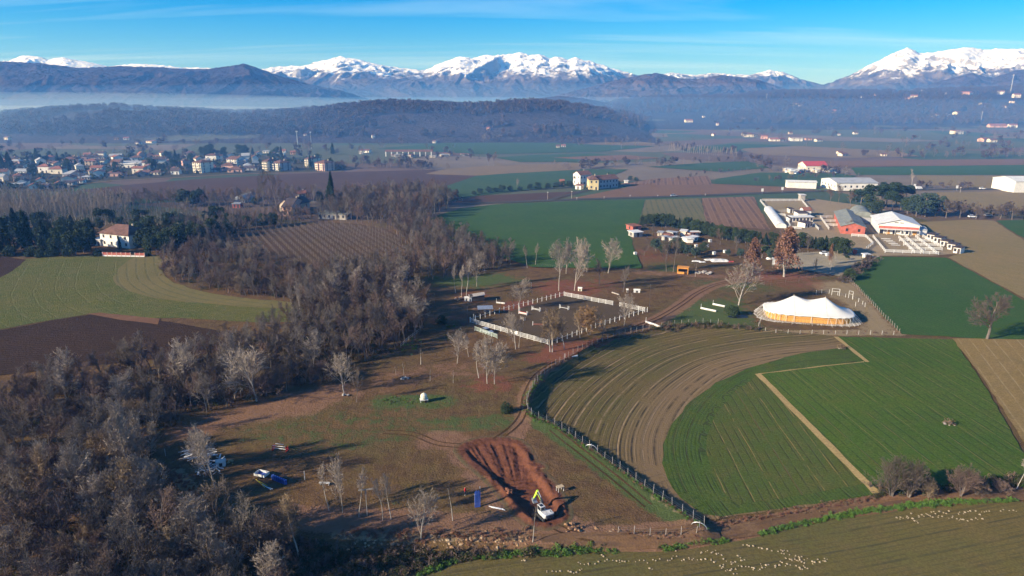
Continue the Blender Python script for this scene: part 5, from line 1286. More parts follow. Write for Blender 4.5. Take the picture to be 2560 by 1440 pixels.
# village trees
for i in range(46):
    px = R.uniform(10, 850); py = R.uniform(396, 452) - px * .012
    if py > 450 - px * .03: py -= 22
    ptree(R.choice(['conifer', 'evergreen', 'evergreen', 'conifer', 'cedar']), px, py, py - R.uniform(16, 32), 'dark evergreen tree among the village houses', 'village evergreens', R.uniform(.8, 1.2))
for px, py, top in [(25, 424, 378), (70, 408, 388), (8, 430, 385), (420, 398, 375), (440, 400, 374), (510, 392, 366), (525, 394, 362), (540, 393, 372), (600, 388, 362), (612, 388, 364), (632, 386, 368), (470, 394, 372), (330, 400, 380), (85, 410, 388)]:
    ptree('conifer' if px % 3 else 'evergreen', px, py, top, 'tall dark tree at the back of the village', 'tall trees behind the village', 1.1)
# shrubs and trees round the yellow farmhouse
for px, py, top in [(1185, 488, 476), (1200, 485, 470), (1222, 482, 466), (1240, 481, 468), (1255, 480, 462), (1275, 478, 464), (1300, 477, 465), (1325, 475, 460), (1345, 474, 456), (1370, 472, 457), (1390, 471, 455), (1405, 470, 453), (1425, 470, 452), (1530, 466, 452), (1545, 465, 452), (1575, 452, 440), (1590, 453, 442)]:
    ptree('evergreen', px, py, top, 'dark shrub in the belt beside the yellow farmhouse', 'farmhouse shrubs', 1.3)
ptree('cedar', 1442, 462, 428, 'tall flat cedar behind the yellow farmhouse', None, .9)
ptree('cypress', 1519, 452, 430, 'thin cypress behind the farmhouse roofs', None, .6)
# conifer hedge before the stables
hl = GL([(1606, 566), (1660, 566), (1720, 576), (1790, 596), (1870, 607), (1950, 614), (2040, 622), (2112, 634)])
for x, y, _ in along(hl, 2.6):
    tree('conifer' if R.random() < .55 else 'evergreen', x + R.uniform(-.8, .8), y + R.uniform(-.8, .8), R.uniform(5.5, 7.5), 'dark green conifer in the long hedge before the stables', 'conifer hedge', wide=1.1)
# stable park pines and cedars
for px, py, top, k in [(2150, 520, 468, 'pine'), (2180, 522, 466, 'pine'), (2215, 518, 462, 'pine'), (2240, 512, 458, 'pine'), (2200, 500, 458, 'pine'), (2140, 505, 472, 'evergreen'), (2170, 535, 488, 'evergreen'), (2230, 530, 480, 'pine'), (2262, 508, 464, 'pine'), (2290, 540, 484, 'cedar'), (2312, 542, 478, 'cedar'), (2338, 540, 480, 'cedar'), (2300, 520, 478, 'cedar'), (2268, 535, 490, 'evergreen'), (2190, 540, 500, 'evergreen')]:
    ptree(k, px, py, top, {'pine': 'dark pine in the park behind the stables', 'cedar': 'blue green cedar beside the tan pasture', 'evergreen': 'dark evergreen between pines and stables'}[k], {'pine': 'stable park pines', 'cedar': 'blue cedars', 'evergreen': 'stable park evergreens'}[k], 1.0)
for i, (px, py, top) in enumerate([(2400, 545, 510), (2440, 548, 515), (2470, 540, 510), (2500, 548, 508), (2530, 550, 510), (2555, 548, 512), (2385, 530, 500), (2425, 532, 505)]):
    ptree('oak', px, py, top, 'bare tree in the hedge behind the tan pasture', 'pasture hedge trees', 1.0)
# garden trees behind the green field
for px, py, top, k in [(1720, 640, 612, 'olive'), (1738, 645, 618, 'olive'), (1820, 640, 624, 'olive'), (1850, 645, 622, 'olive'), (1905, 645, 618, 'palm'), (1928, 650, 624, 'olive'), (1700, 632, 600, 'evergreen'), (1660, 634, 602, 'evergreen'), (1640, 628, 598, 'olive'), (1610, 640, 612, 'brown'), (1630, 595, 560, 'brown'), (1650, 606, 578, 'brown'), (1800, 612, 570, 'brown'), (1840, 625, 590, 'brown'), (1685, 620, 595, 'olive'), (1620, 622, 596, 'brown'), (1760, 632, 606, 'evergreen'), (1990, 640, 610, 'brown'), (2020, 632, 590, 'brown'), (1895, 622, 596, 'brown'), (2050, 628, 596, 'evergreen'), (2090, 634, 596, 'evergreen'), (2108, 640, 598, 'evergreen'), (2118, 650, 640, 'palm'), (1870, 628, 604, 'brown'), (1940, 630, 606, 'evergreen')]:
    ptree(k, px, py, top, {'olive': 'small grey green garden tree by the plots', 'palm': 'short palm by the gravel yard', 'evergreen': 'dark evergreen below the conifer hedge', 'brown': 'bare garden tree below the conifer hedge'}[k], {'olive': 'garden plot trees', 'palm': 'short palms', 'evergreen': 'garden evergreens', 'brown': 'bare garden trees'}[k], 1.1, name='bare_garden_tree' if k == 'brown' else None)
# vine rows
vd = Vector(G(960, 668)) - Vector(G(800, 560)); vd.normalize(); vn = Vector((-vd.y, vd.x))
VP = GL([(566, 602), (640, 580), (820, 560), (955, 575), (1005, 608), (1032, 645), (975, 668), (900, 695), (760, 655), (640, 636)])
vine_mat = plain('vine_wood', (0.15, 0.11, 0.085), .9, .35, 2, .1)
stake_mat = plain('grey_vine_stakes', (0.22, 0.19, 0.16), .9, .3, 2, .1)
c0 = Vector(G(800, 620))
for r in range(-26, 27):
    o = c0 + vn * (r * 3.3)
    ts = [t for t in np.arange(-130, 131, 1.0) if inside(VP, np.array([o.x + vd.x * t]), np.array([o.y + vd.y * t]))[0]]
    if len(ts) < 12: continue
    t0, t1 = ts[0], ts[-1]
    A = o + vd * t0; z0 = Hs(A.x, A.y)
    root = thing('vine_row', 'row of leafless vines on grey stakes in the brown vineyard', 'vine row', (A.x, A.y, 0), math.atan2(vd.y, vd.x), 'vineyard rows')
    L = t1 - t0
    W_, S_ = MB(), MB()
    RR = random.Random(r + 50)
    for t in np.arange(0, L, 5.0):
        p = o + vd * (t0 + t); z = Hs(p.x, p.y)
        S_.tube((t, 0, z), (t, RR.uniform(-.1, .1), z + 2.3), .06, .05, 4)
    for t in np.arange(0, L, .8):
        p = o + vd * (t0 + t); z = Hs(p.x, p.y)
        W_.tube((t, 0, z), (t + RR.uniform(-.15, .15), RR.uniform(-.1, .1), z + .9), .045, .03, 3, False)
        for _ in range(3): W_.tube((t, 0, z + .85), (t + RR.uniform(-.9, .9), RR.uniform(-.35, .35), z + RR.uniform(1.1, 2.0)), .028, .018, 3, False)
    for h in (.9, 1.5, 2.0):
        for t in np.arange(0, L - 5, 5.0):
            a, b_ = o + vd * (t0 + t), o + vd * (t0 + t + 5)
            W_.tube((t, 0, Hs(a.x, a.y) + h), (t + 5, 0, Hs(b_.x, b_.y) + h), .02, .02, 3, False)
    S_.build('stakes', stake_mat, root)['kind'] = 'stuff'
    W_.build('vines', vine_mat, root)['kind'] = 'stuff'
# ------------------------------------------------------------------ the dug pit with its ridges and spoil
def pit_z(x, y):
    x = np.asarray(x, float); y = np.asarray(y, float)
    d = pdist(PIT, x, y, True); ins = inside(PIT, x, y); sd = np.where(ins, d, -d)
    fx, fy = G(1300, 1252); top = Vector(G(1235, 1105)) - Vector((fx, fy)); top.normalize()
    dx, dy = x - fx, y - fy
    along_ = dx * top.x + dy * top.y; ang = np.arctan2(dx * top.y - dy * top.x, along_ + 6)
    grooves = (ridged(ang * 24 + 3 + .6 * fbm(x / 4, y / 4, 2, 3), along_ / 40, 2, 71) - .5) * .42 * sstep(4, 12, along_)
    lumps = (fbm(x / .8, y / .8, 4, 14) - .5) * .45
    teeth = .12 * np.sin(along_ * 5.2) * sstep(2, 3.5, along_) * (1 - sstep(7, 9, along_))
    depth_ = .42 + .5 * (1 - sstep(2, 17, along_)) - .35 * (1 - sstep(-7, -3, along_))
    z = -depth_ * sstep(-.1, 1.1, sd + lumps * .5) + np.where(ins, (grooves + teeth) * sstep(.2, 1.5, sd), 0) + lumps * np.where(ins, .7, .45) * sstep(-2.6, -.8, sd)
    spoil = .62 * np.exp(-((sd + .55) / .55) ** 2) * (0.25 + 1.2 * fbm(x / 1.7, y / 1.7, 3, 33)) * sstep(-12, -6, -np.abs(along_ - 6) - 0) if False else .46 * np.exp(-((sd + .45) / .6) ** 2) * sstep(.32, .62, fbm(x / 2.6, y / 2.6, 3, 33)) * (1 - sstep(13, 19, along_))
    base_ = H(x, y, False)
    return base_ + z + spoil + np.where(sd < -2.2, -.10 * sstep(-2.2, -3.1, sd) * 1.6, .045)
px_, py_ = [p[0] for p in PIT], [p[1] for p in PIT]
ax_, ay_ = np.arange(min(px_) - 3.4, max(px_) + 3.4, .22), np.arange(min(py_) - 3.4, max(py_) + 3.4, .22)
AX, AY = np.meshgrid(ax_, ay_)
AZ = pit_z(AX, AY)
SDm = np.where(inside(PIT, AX, AY), 1, -1) * pdist(PIT, AX, AY, True)
fc = grid_faces(len(ax_), len(ay_))
keep = (SDm.ravel()[fc] > -3.2).all(1)
b = NB('dug_red_earth', .95, .05)
p = b.pos(); n = b.noise(p, .8, 5, .65); n2 = b.noise(p, 5, 4, .7)
c = b.mix(b.rng(n, .32, .68), (0.160, 0.062, 0.034), (0.110, 0.043, 0.026))
c = b.mix(b.rng(n2, .45, .8, 0, .6), c, (0.225, 0.110, 0.062))
out_ = b.mix(b.rng(b.noise(p, .35, 4), .36, .66), (0.150, 0.094, 0.052), (0.112, 0.090, 0.042))
c = b.mix(b.rng(b.math('ADD', b.attr('sd'), b.math('MULTIPLY', b.math('SUBTRACT', n, .5), 1.6)), -1.9, -.9), out_, c)
b.col(c); b.bump(b.math('ADD', n2, n), .9, .15)
me = mesh_np('dug_pit', np.stack([AX.ravel(), AY.ravel(), AZ.ravel()], 1), fc[keep], b.m)
set_attr(me, 'sd', SDm.ravel())
me.polygons.foreach_set('use_smooth', [True] * len(me.polygons))
tag(link('dug_pit', me), 'freshly dug red earth pit with ridges and heaped rims', 'pit', kind='structure')

# ------------------------------------------------------------------ materials of made things
WHITE = plain('white_paint', (0.72, 0.71, 0.67), .6, .10, 1.2); OFFW = plain('weathered_white', (0.66, 0.64, 0.58), .8, .18, 1.5)
GREYW = plain('grey_weathered_wood', (0.36, 0.32, 0.28), .9, .3, 2); DARKM = plain('dark_metal', (0.045, 0.045, 0.05), .5, .3, 2, .5)
STEEL = plain('galvanised_steel', (0.45, 0.46, 0.47), .45, .2, 2, .5, metal=.6); RUBBER = plain('black_rubber', (0.02, 0.02, 0.02), .8, .3, 3)
LIME = plain('lime_paint', (0.48, 0.72, 0.06), .45, .12, 1.5, .4); EXW = plain('excavator_white', (0.56, 0.55, 0.52), .55, .35, 1.6, .3)
GLASS = plain('dark_glass', (0.02, 0.025, 0.03), .08, .1, 1, .6); BLUE = plain('blue_plastic', (0.02, 0.07, 0.33), .45, .25, 1.5, .4)
REDP = plain('red_paint', (0.55, 0.035, 0.02), .6, .2, 2); YELP = plain('yellow_paint', (0.70, 0.52, 0.05), .6, .2, 2)
ORANGE = plain('orange_boards', (0.62, 0.27, 0.06), .8, .25, 1.5); TANW = plain('honey_timber', (0.66, 0.33, 0.085), .75, .3, 1.1)
CANVAS = plain('cream_sailcloth', (0.70, 0.67, 0.59), .8, .06, .6, .2); STONE = plain('pale_stone', (0.42, 0.38, 0.33), .9, .35, 1.5, .15, rnd=.5)
DARKW = plain('dark_timber', (0.07, 0.055, 0.045), .9, .3, 2); LIGHTW = plain('raw_timber', (0.48, 0.36, 0.22), .9, .25, 2)
CREAMT = plain('cream_tank', (0.70, 0.66, 0.50), .6, .12, 1.5); SILVER = plain('silver_car_paint', (0.42, 0.44, 0.47), .3, .08, 1, .6, metal=.4)
CARW = plain('white_car_paint', (0.78, 0.78, 0.78), .3, .05, 1, .6); CARR = plain('red_car_paint', (0.5, 0.03, 0.03), .3, .05, 1, .6); CARD = plain('dark_car_paint', (0.03, 0.04, 0.07), .3, .05, 1, .6)
def rzpx(a, b_): p, q = G(*a), G(*b_); return math.atan2(q[1] - p[1], q[0] - p[0])

# ------------------------------------------------------------------ excavator
ex, ey = G(1362, 1292, -.3); ez = float(pit_z(np.array([ex]), np.array([ey]))[0]) - .02
q = Vector(G(1306, 1236)) - Vector(G(1362, 1292))
root = thing('excavator', 'white excavator with lime green arm digging in the red earth pit', 'excavator', (ex, ey, max(ez, -.45)), math.atan2(q.y, q.x))
root.scale = (.84, .84, .84)
for s in (-1, 1):
    prof = [(-1.45, .12), (-1.25, 0), (1.25, 0), (1.45, .12), (1.52, .38), (1.38, .62), (1.15, .70), (-1.15, .70), (-1.38, .62), (-1.52, .38)]
    t = MB(); n = len(prof)
    t.add([(x, s * .95 - .22, z) for x, z in prof] + [(x, s * .95 + .22, z) for x, z in prof], [tuple(range(n)), tuple(range(2 * n - 1, n - 1, -1))] + [(i, n + i, n + (i + 1) % n, (i + 1) % n) for i in range(n)])
    tr = t.build('track', RUBBER, root)
    for x in (-1.05, -.35, .35, 1.05): MB().tube((x, s * .95 - .24, .35), (x, s * .95 + .24, .35), .24, n=10).build('roller', DARKM, tr)
MB().box((0, 0, .55), (1.5, 1.5, .35)).tube((0, 0, .7), (0, 0, .92), .55, n=14).build('undercarriage', DARKM, root)
up = MB().box((-.35, 0, 1.05), (2.5, 2.15, .28)).build('turntable_deck', EXW, root)
hb = MB(); hb.prism([(-1.9, -.95), (-1.55, -1.1), (-.2, -1.1), (-.2, 1.1), (-1.55, 1.1), (-1.9, .95)], 1.19, 1.85); hb.build('engine_cover', EXW, root)
MB().prism([(-2.12, -.75), (-1.88, -1.0), (-1.88, 1.0), (-2.12, .75)], 1.05, 1.7).build('counterweight', DARKM, root)
MB().tube((-1.2, -.6, 1.85), (-1.2, -.6, 2.25), .06, n=8).build('exhaust', DARKM, root)
cabin = MB()
for x in (-.18, 1.12):
    for y in (.12, 1.08): cabin.box((x + (.10 if x > 0 else 0) * 0, y, 1.95), (.09, .09, 1.5))
cabin.box((.47, .6, 2.74), (1.45, 1.08, .10)).box((.47, .6, 1.30), (1.38, 1.04, .22)).box((.47, 1.08, 1.62), (1.3, .05, .45)).box((-.2, .6, 1.7), (.06, .98, .5))
cb = cabin.build('cab', EXW, root)
for nm, c_, d_ in (('windscreen', (1.13, .6, 2.05), (.03, .86, 1.25)), ('side_window', (.47, 1.09, 2.25), (1.18, .03, .82)), ('side_window', (.47, .115, 2.05), (1.18, .03, 1.2)), ('rear_window', (-.2, .6, 2.3), (.03, .86, .7)), ('roof_window', (.47, .6, 2.80), (.8, .7, .02))):
    MB().box(c_, d_).build(nm, GLASS, cb)
MB().box((.35, .6, 1.75), (.5, .5, .6)).build('driver_seat', DARKM, cb)
def plate(pts, w, nm, mat, par):
    n = len(pts); m = MB()
    m.add([(x, -.25 - w / 2, z) for x, z in pts] + [(x, -.25 + w / 2, z) for x, z in pts], [tuple(range(n)), tuple(range(2 * n - 1, n - 1, -1))] + [(i, n + i, n + (i + 1) % n, (i + 1) % n) for i in range(n)])
    return m.build(nm, mat, par)
boom = plate([(.75, 1.15), (1.1, 1.15), (1.85, 2.7), (3.45, 3.75), (3.4, 4.05), (3.2, 4.1), (1.6, 3.2), (1.35, 2.95)], .34, 'boom', DARKM, root)
plate([(1.95, 3.02), (2.05, 2.92), (3.1, 3.62), (3.0, 3.72)], .37, 'boom_stripe', LIME, boom)
stick = plate([(3.1, 4.3), (3.45, 4.5), (3.7, 4.15), (4.95, 1.75), (4.75, 1.6), (3.4, 3.6)], .30, 'stick', LIME, root)
bk = plate([(4.45, 1.75), (5.0, 1.9), (5.05, 1.35), (4.75, .9), (4.2, .85), (3.95, 1.15), (4.25, 1.2), (4.45, 1.35)], .85, 'bucket', STEEL, root)
for k in range(4): MB().box((3.9, -.25 - .33 + k * .22, 1.12), (.22, .07, .06)).build('tooth', STEEL, bk)
MB().tube((1.2, -.05, 1.35), (2.0, -.05, 2.75), .07, n=8).tube((1.2, -.45, 1.35), (2.0, -.45, 2.75), .07, n=8).build('boom_cylinder', STEEL, root)
MB().tube((2.0, -.25, 3.5), (3.1, -.25, 4.35), .08, n=8).build('stick_cylinder', STEEL, root)
MB().tube((3.75, -.25, 4.1), (4.75, -.25, 2.3), .06, n=8).build('bucket_cylinder', STEEL, root)

# ------------------------------------------------------------------ person and sheep: skinned figures
def skinned(name, verts, edges, radii, mats, face_mat=None, sub=1):
    me = bpy.data.meshes.new(name); me.from_pydata(verts, edges, [])
    o = bpy.data.objects.new(name, me); COL.objects.link(o)
    sk = o.modifiers.new('skin', 'SKIN'); sd_ = o.modifiers.new('sub', 'SUBSURF'); sd_.levels = sd_.render_levels = sub
    for i, r in enumerate(radii): me.skin_vertices[0].data[i].radius = (r, r) if not isinstance(r, tuple) else r
    me.skin_vertices[0].data[0].use_root = True
    dg = bpy.context.evaluated_depsgraph_get(); dg.update()
    nm = bpy.data.meshes.new_from_object(o.evaluated_get(dg))
    bpy.data.objects.remove(o); bpy.data.meshes.remove(me)
    nm.materials.clear()
    for m in mats: nm.materials.append(m)
    for f in nm.polygons:
        f.use_smooth = True
        if face_mat: f.material_index = face_mat(f.center)
    nm.name = name
    return nm
SKIN = plain('skin', (0.52, 0.30, 0.21), .6, .1, 3); CLOTH = plain('dark_trousers', (0.035, 0.035, 0.045), .9, .2, 4); REDJ = plain('red_jacket', (0.85, 0.05, 0.045), .8, .15, 4); HAIR = plain('brown_hair', (0.05, 0.03, 0.02), .8, .2, 6); SHOE = plain('pale_shoes', (0.55, 0.53, 0.5), .8, .2, 4)
pv = [(0, 0, .95), (0, 0, 1.15), (0, 0, 1.38), (0, 0, 1.50), (.01, 0, 1.60), (.02, 0, 1.72), (0, .19, 1.40), (.05, .25, 1.14), (.16, .22, .93), (.20, .21, .84), (0, -.19, 1.40), (-.02, -.26, 1.14), (.06, -.25, .92), (.10, -.24, .83),
      (0, .10, .90), (.03, .11, .50), (0, .11, .09), (.17, .12, .05), (0, -.10, .90), (-.05, -.11, .50), (-.10, -.11, .09), (.06, -.12, .05)]
pe = [(0, 1), (1, 2), (2, 3), (3, 4), (4, 5), (2, 6), (6, 7), (7, 8), (8, 9), (2, 10), (10, 11), (11, 12), (12, 13), (0, 14), (14, 15), (15, 16), (16, 17), (0, 18), (18, 19), (19, 20), (20, 21)]
pr = [.16, .155, .17, .07, .10, .085, .075, .058, .045, .04, .075, .058, .045, .04, .10, .075, .05, .045, .10, .075, .05, .045]
def pm(c):
    if c.z < .13: return 3
    if c.z < .90 and abs(c.y) < .2: return 0
    if c.z > 1.66: return 4
    if c.z > 1.50: return 2
    if c.z < .90: return 2
    return 1
pme = skinned('person', pv, pe, pr, [CLOTH, REDJ, SKIN, SHOE, HAIR], pm, 2)
x, y, z = GH(1163, 1238)
tag(link('person', pme, None, None, (x, y, z), rz=-.4), 'person in a red jacket and dark trousers standing by the pit', 'person')
z6 = [(1610, 880), (1640, 878), (1660, 885), (1690, 872), (1700, 880), (1730, 888), (1745, 905), (1770, 920), (1800, 860), (1850, 862), (1862, 868), (1880, 878), (1900, 852), (1920, 878), (1950, 872), (1960, 845), (1980, 850), (2000, 832), (2000, 885), (2030, 870), (2060, 890), (2070, 848), (2090, 892), (2105, 895), (2110, 852), (2140, 905), (2160, 832), (2170, 895), (2200, 880), (2200, 832), (2215, 895), (2230, 858), (2250, 890), (2265, 838), (2300, 832), (2385, 832), (2450, 828), (2480, 826), (1720, 850), (1830, 850), (1870, 840), (1930, 835), (2025, 880), (2080, 840), (2120, 842), (1780, 875), (1815, 870),
      (470, 1085), (500, 1085), (515, 1092), (545, 1092), (585, 1105), (610, 1110), (650, 1115), (683, 1128), (730, 1132), (765, 1130), (800, 1130), (775, 1150), (815, 1158), (860, 1165), (905, 1172), (160, 1140), (205, 1127), (235, 1142), (265, 1125), (285, 1147), (310, 1160), (325, 1190), (345, 1205), (430, 1165), (450, 1180), (455, 1200), (480, 1195), (380, 1212), (412, 1211), (395, 1217), (70, 1190), (100, 1185), (130, 1195), (160, 1195), (190, 1190), (232, 1192), (255, 1213), (30, 1195), (300, 1240), (320, 1248), (352, 1270), (340, 1278), (385, 1265), (400, 1300), (435, 1240), (460, 1245), (490, 1245), (512, 1247), (550, 1257), (600, 1225), (605, 1240), (612, 1254), (640, 1235), (657, 1231), (595, 1266),
      (710, 1240), (740, 1235), (760, 1215), (785, 1240), (797, 1226), (790, 1185), (815, 1190), (833, 1191), (855, 1190), (870, 1200), (890, 1180), (892, 1196), (905, 1210), (925, 1195), (926, 1216), (865, 1240), (890, 1255), (920, 1240), (930, 1252), (910, 1266), (985, 1208), (1002, 1213), (1025, 1192), (1040, 1213), (1075, 1185), (1080, 1206), (270, 1148), (375, 1274), (415, 1266)]
z5 = [(1355, 1082), (1378, 1082), (1540, 1160), (1580, 1160), (1610, 1163), (1640, 1160), (1700, 1160), (1718, 1166), (1740, 1175), (1760, 1169), (1790, 1105), (1820, 1110), (1775, 1096), (1800, 1145), (1785, 1152), (1850, 1105), (1900, 1106), (1950, 1040), (1962, 1051), (1925, 1090), (1990, 1075), (2030, 1080), (2060, 1085), (2080, 1079), (2100, 1086), (2122, 1090), (2150, 1085), (2200, 1090), (2230, 1080), (2262, 1080), (2290, 1100), (2305, 1140), (2330, 1075), (2350, 1082), (2380, 1070), (2440, 1082), (2470, 1070), (2500, 1010), (2505, 1050)]
spx = [(1700 + a / 2.977, 1000 + b_ / 2.977) for a, b_ in z6] + [(850 + a / 2.977, 1040 + b_ / 2.977) for a, b_ in z5]
RS = random.Random(3)
LUMP = plain('tan_lumps', (0.44, 0.345, 0.22), .9, .2, 3, .15, rnd=.5)
lumps = []
for s in range(4):
    bm = bmesh.new(); bmesh.ops.create_icosphere(bm, subdivisions=2, radius=1.0); rr = random.Random(s + 17)
    for v in bm.verts: v.co *= 1 + .25 * math.sin(v.co.x * 3 + s) * math.cos(v.co.y * 4 - s) + rr.uniform(-.06, .06); v.co.z *= .72
    me = bpy.data.meshes.new('field_lump'); bm.to_mesh(me); bm.free(); me.materials.append(LUMP); me.polygons.foreach_set('use_smooth', [True] * len(me.polygons)); lumps.append(me)
for i, (a, b_) in enumerate(spx):
    for k in range(2 if RS.random() < .45 else 1):
        x, y, z = GH(a + (RS.uniform(-9, 9) if k else 0), b_ + (RS.uniform(-4, 4) if k else 0))
        s = RS.uniform(.08, .175) * (.7 if k else 1)
        o = link('field_lump', RS.choice(lumps), None, None, (x, y, z + .11 + s * .4), rz=RS.uniform(0, 6)); o.scale = (s * RS.uniform(.9, 1.35), s, s)
        sz = 'large' if s > .14 else ('small' if s < .10 else 'middling')
        up_ = i < 47
        tag(o, sz + ' pale tan lump ' + ('on the field near the green verge of the track' if up_ else 'strewn on the grazed field'), 'lump', sz + (' lumps by the verge' if up_ else ' lumps on the grazed field'))

# ------------------------------------------------------------------ fences
def post_mesh(h, w, n=4, nm='post'):
    return MB().tube((0, 0, -.3), (0, 0, h), w, w * .9, n).mesh(nm)
def wire_fence(pts, step, h, w, mat, label, z=None, wires=(.35, .75, 1.15), seed=1, lean=.05):
    R_ = random.Random(seed)
    P_ = along(pts, step)
    x0, y0 = P_[0][:2]
    root = thing('wire_fence', label, 'fence', (x0, y0, 0))
    me = post_mesh(h, w); me.materials.append(mat)
    W_ = MB()
    prev = None
    for x, y, a in P_:
        zz_ = Hs(x, y) if z is None else z
        o = link('post', me, None, root, (x - x0, y - y0, zz_)); o.rotation_euler = (R_.uniform(-lean, lean), R_.uniform(-lean, lean), a); o.scale = (1, 1, R_.uniform(.9, 1.1))
        if prev:
            for k in wires: W_.tube((prev[0] - x0, prev[1] - y0, prev[2] + k), (x - x0, y - y0, zz_ + k), .007, n=3, cap=False)
        prev = (x, y, zz_)
    W_.build('wire', STEEL, root)
    return root
wire_fence(FENCE, 2.35, 1.75, .055, GREYW, 'grey post and wire fence curving along the sown field')
wire_fence(GL([(1545, 1332), (1640, 1338), (1752, 1330)]), 2.6, 1.5, .05, GREYW, 'short post fence closing the paddock corner above the track', seed=2)
wire_fence(GL([(2112, 692), (2148, 728), (2192, 775), (2252, 838)]), 2.3, 1.5, .055, GREYW, 'wire fence with close posts between tent and dark green field', seed=3)
wire_fence(GL([(1902, 800), (1896, 818), (1925, 828), (2010, 834), (2110, 836), (2248, 838)]), 3.4, 1.3, .05, OFFW, 'low wire fence in front of the tent', seed=4)
wire_fence(GL([(1856, 722), (1900, 716), (1960, 710), (2040, 700)]), 6.5, 2.6, .07, DARKW, 'tall dark posts of the fence behind the pale fan tree', seed=5, wires=(.8, 1.6, 2.3))
wire_fence(GL([(930, 890), (985, 870), (1010, 862)]), 3.0, 1.3, .06, DARKW, 'old dark fence at the wood edge', seed=7)
wire_fence(GL([(1930, 640), (2000, 636), (2080, 634), (2115, 640)]), 5, 1.4, .06, GREYW, 'post fence along the back of the gravel yard', seed=8)
wire_fence(GL([(1330, 662), (1420, 672), (1560, 676), (1600, 680)]), 5, 1.3, .05, DARKW, 'thin wire fence at the near edge of the green field', seed=9)
def board_fence(pxs, step, h, label, rails=(.35, .7, 1.05, 1.35), mat=WHITE, far=False, bw=.11, pw=.09, parent=None, name='board_fence', flat=None):
    pts = GL(pxs)
    x0, y0 = pts[0]
    root = parent or thing(name, label, 'fence', (x0, y0, 0))
    zf = (lambda x, y: Hs(x, y) + .05) if not far else (lambda x, y: .1)
    me = MB().box((0, 0, h / 2 - .15), (pw, pw, h + .3)).mesh('post'); me.materials.append(mat)
    for a, b_ in zip(pts, pts[1:]):
        L = math.dist(a, b_); n = max(1, round(L / step)); ang = math.atan2(b_[1] - a[1], b_[0] - a[0])
        nn = Vector((-math.sin(ang), math.cos(ang))) * (pw / 2 + .02)
        P_ = [(a[0] + (b_[0] - a[0]) * k / n, a[1] + (b_[1] - a[1]) * k / n) for k in range(n + 1)]
        for k, (x, y) in enumerate(P_):
            if k == n and b_ != pts[-1]: continue
            o = link('post', me, None, root, (x - x0, y - y0, zf(x, y))); o.rotation_euler = (0, 0, ang)
        for r in rails:
            m = MB()
            for (x1, y1), (x2, y2) in zip(P_, P_[1:]):
                m.bar((x1 - x0 - nn.x, y1 - y0 - nn.y, zf(x1, y1) + r), (x2 - x0 - nn.x, y2 - y0 - nn.y, zf(x2, y2) + r), .03, bw)
            m.build('rail', mat, root)
    return root
board_fence([(1175, 806), (1370, 862)], 2.6, 1.65, 'long white board fence on the near side of the riding arena', rails=(.35, .75, 1.12, 1.48))
board_fence([(1412, 740), (1532, 763)], 2.7, 1.65, 'white board fence at the far side of the riding arena', rails=(.35, .75, 1.12, 1.48))
board_fence([(1549, 766), (1612, 779)], 2.6, 1.65, 'short white board fence beyond the gap in the arena side', rails=(.35, .75, 1.12, 1.48))
board_fence([(1176, 804), (1260, 777), (1410, 738)], 2.2, 1.6, 'row of white posts with one thin rail along the back of the arena', rails=(1.1,), bw=.05, pw=.12)
board_fence([(1380, 862), (1500, 815), (1618, 779)], 2.2, 1.6, 'row of white posts with one thin rail along the open arena side', rails=(1.1,), bw=.05, pw=.12)
board_fence([(1187, 826), (1243, 846)], 2.2, 1.3, 'pale green slatted fence piece beside the parked car', mat=plain('pale_green_paint', (.48, .56, .48), .7, .15))
board_fence([(1002, 870), (1022, 850), (1052, 828)], 2.5, 1.2, 'weathered rail fence at the wood edge', rails=(.5, 1.0), mat=GREYW, bw=.12)
MB().box((0, 0, .95), (3.2, .05, 1.0)).build('banner', OFFW, None, None)
bn = bpy.data.objects['banner']; x, y, z = GH(1283, 836); bn.location = (x + .05, y - .25, z); bn.rotation_euler = (0, 0, rzpx((1175, 806), (1370, 862)))
tag(bn, 'plain white banner board tied to the near arena fence', 'banner')

# ------------------------------------------------------------------ show jumps and cross-country obstacles
def jump(px, py, px2, py2, label, pole=WHITE, wing=WHITE, poles=(.35, .75), h=1.5, tall=0, gate=None, name='show_jump'):
    a, b_ = GH(px, py), GH(px2, py2); L = math.dist(a[:2], b_[:2])
    r = thing(name, label, 'jump', (a[0], a[1], min(a[2], b_[2]) + .06), math.atan2(b_[1] - a[1], b_[0] - a[0]))
    for x in (0, L):
        hh = h + (tall if x == 0 else 0)
        w = MB().box((x, -.35, hh / 2), (.1, .1, hh)).box((x, .35, hh * .4), (.1, .1, hh * .8)).box((x, 0, .06), (.12, 1.1, .12)).box((x, 0, hh * .55), (.06, .7, .08)).box((x, 0, hh * .3), (.06, .7, .08))
        w.build('wing', wing, r)
    for z in poles: MB().tube((.05, -.35, z), (L - .05, -.35, z), .06, n=8).build('pole', pole, r)
    if gate: MB().box((L / 2, -.30, .45), (L - .3, .04, .5)).build('gate_panel', gate, r)
    return r
jump(1298, 784, 1318, 788, 'red and white jump with a tall white stand in the arena', REDP, WHITE, (.4, .85), 1.4, 1.2, gate=WHITE)
jump(1331, 775, 1350, 779, 'white jump with sloping wings near the back of the arena', WHITE, WHITE, (.5, .8), 1.5)
jump(1400, 771, 1421, 775, 'white jump with stepped wings in the middle of the arena', WHITE, WHITE, (.55,), 1.5)
jump(1332, 813, 1358, 814, 'jump with low reddish pole between two white frames', plain('faded_red', (.32, .13, .10), .8), WHITE, (.6, .3), 1.35)
jump(1448, 806, 1470, 810, 'jump with yellow poles beside the orange willow', YELP, WHITE, (.75, .45), 1.2)
jump(1303, 799, 1311, 802, 'grey green small jump in front of the red and white one', GREYW, GREYW, (.5, .9), 1.3)
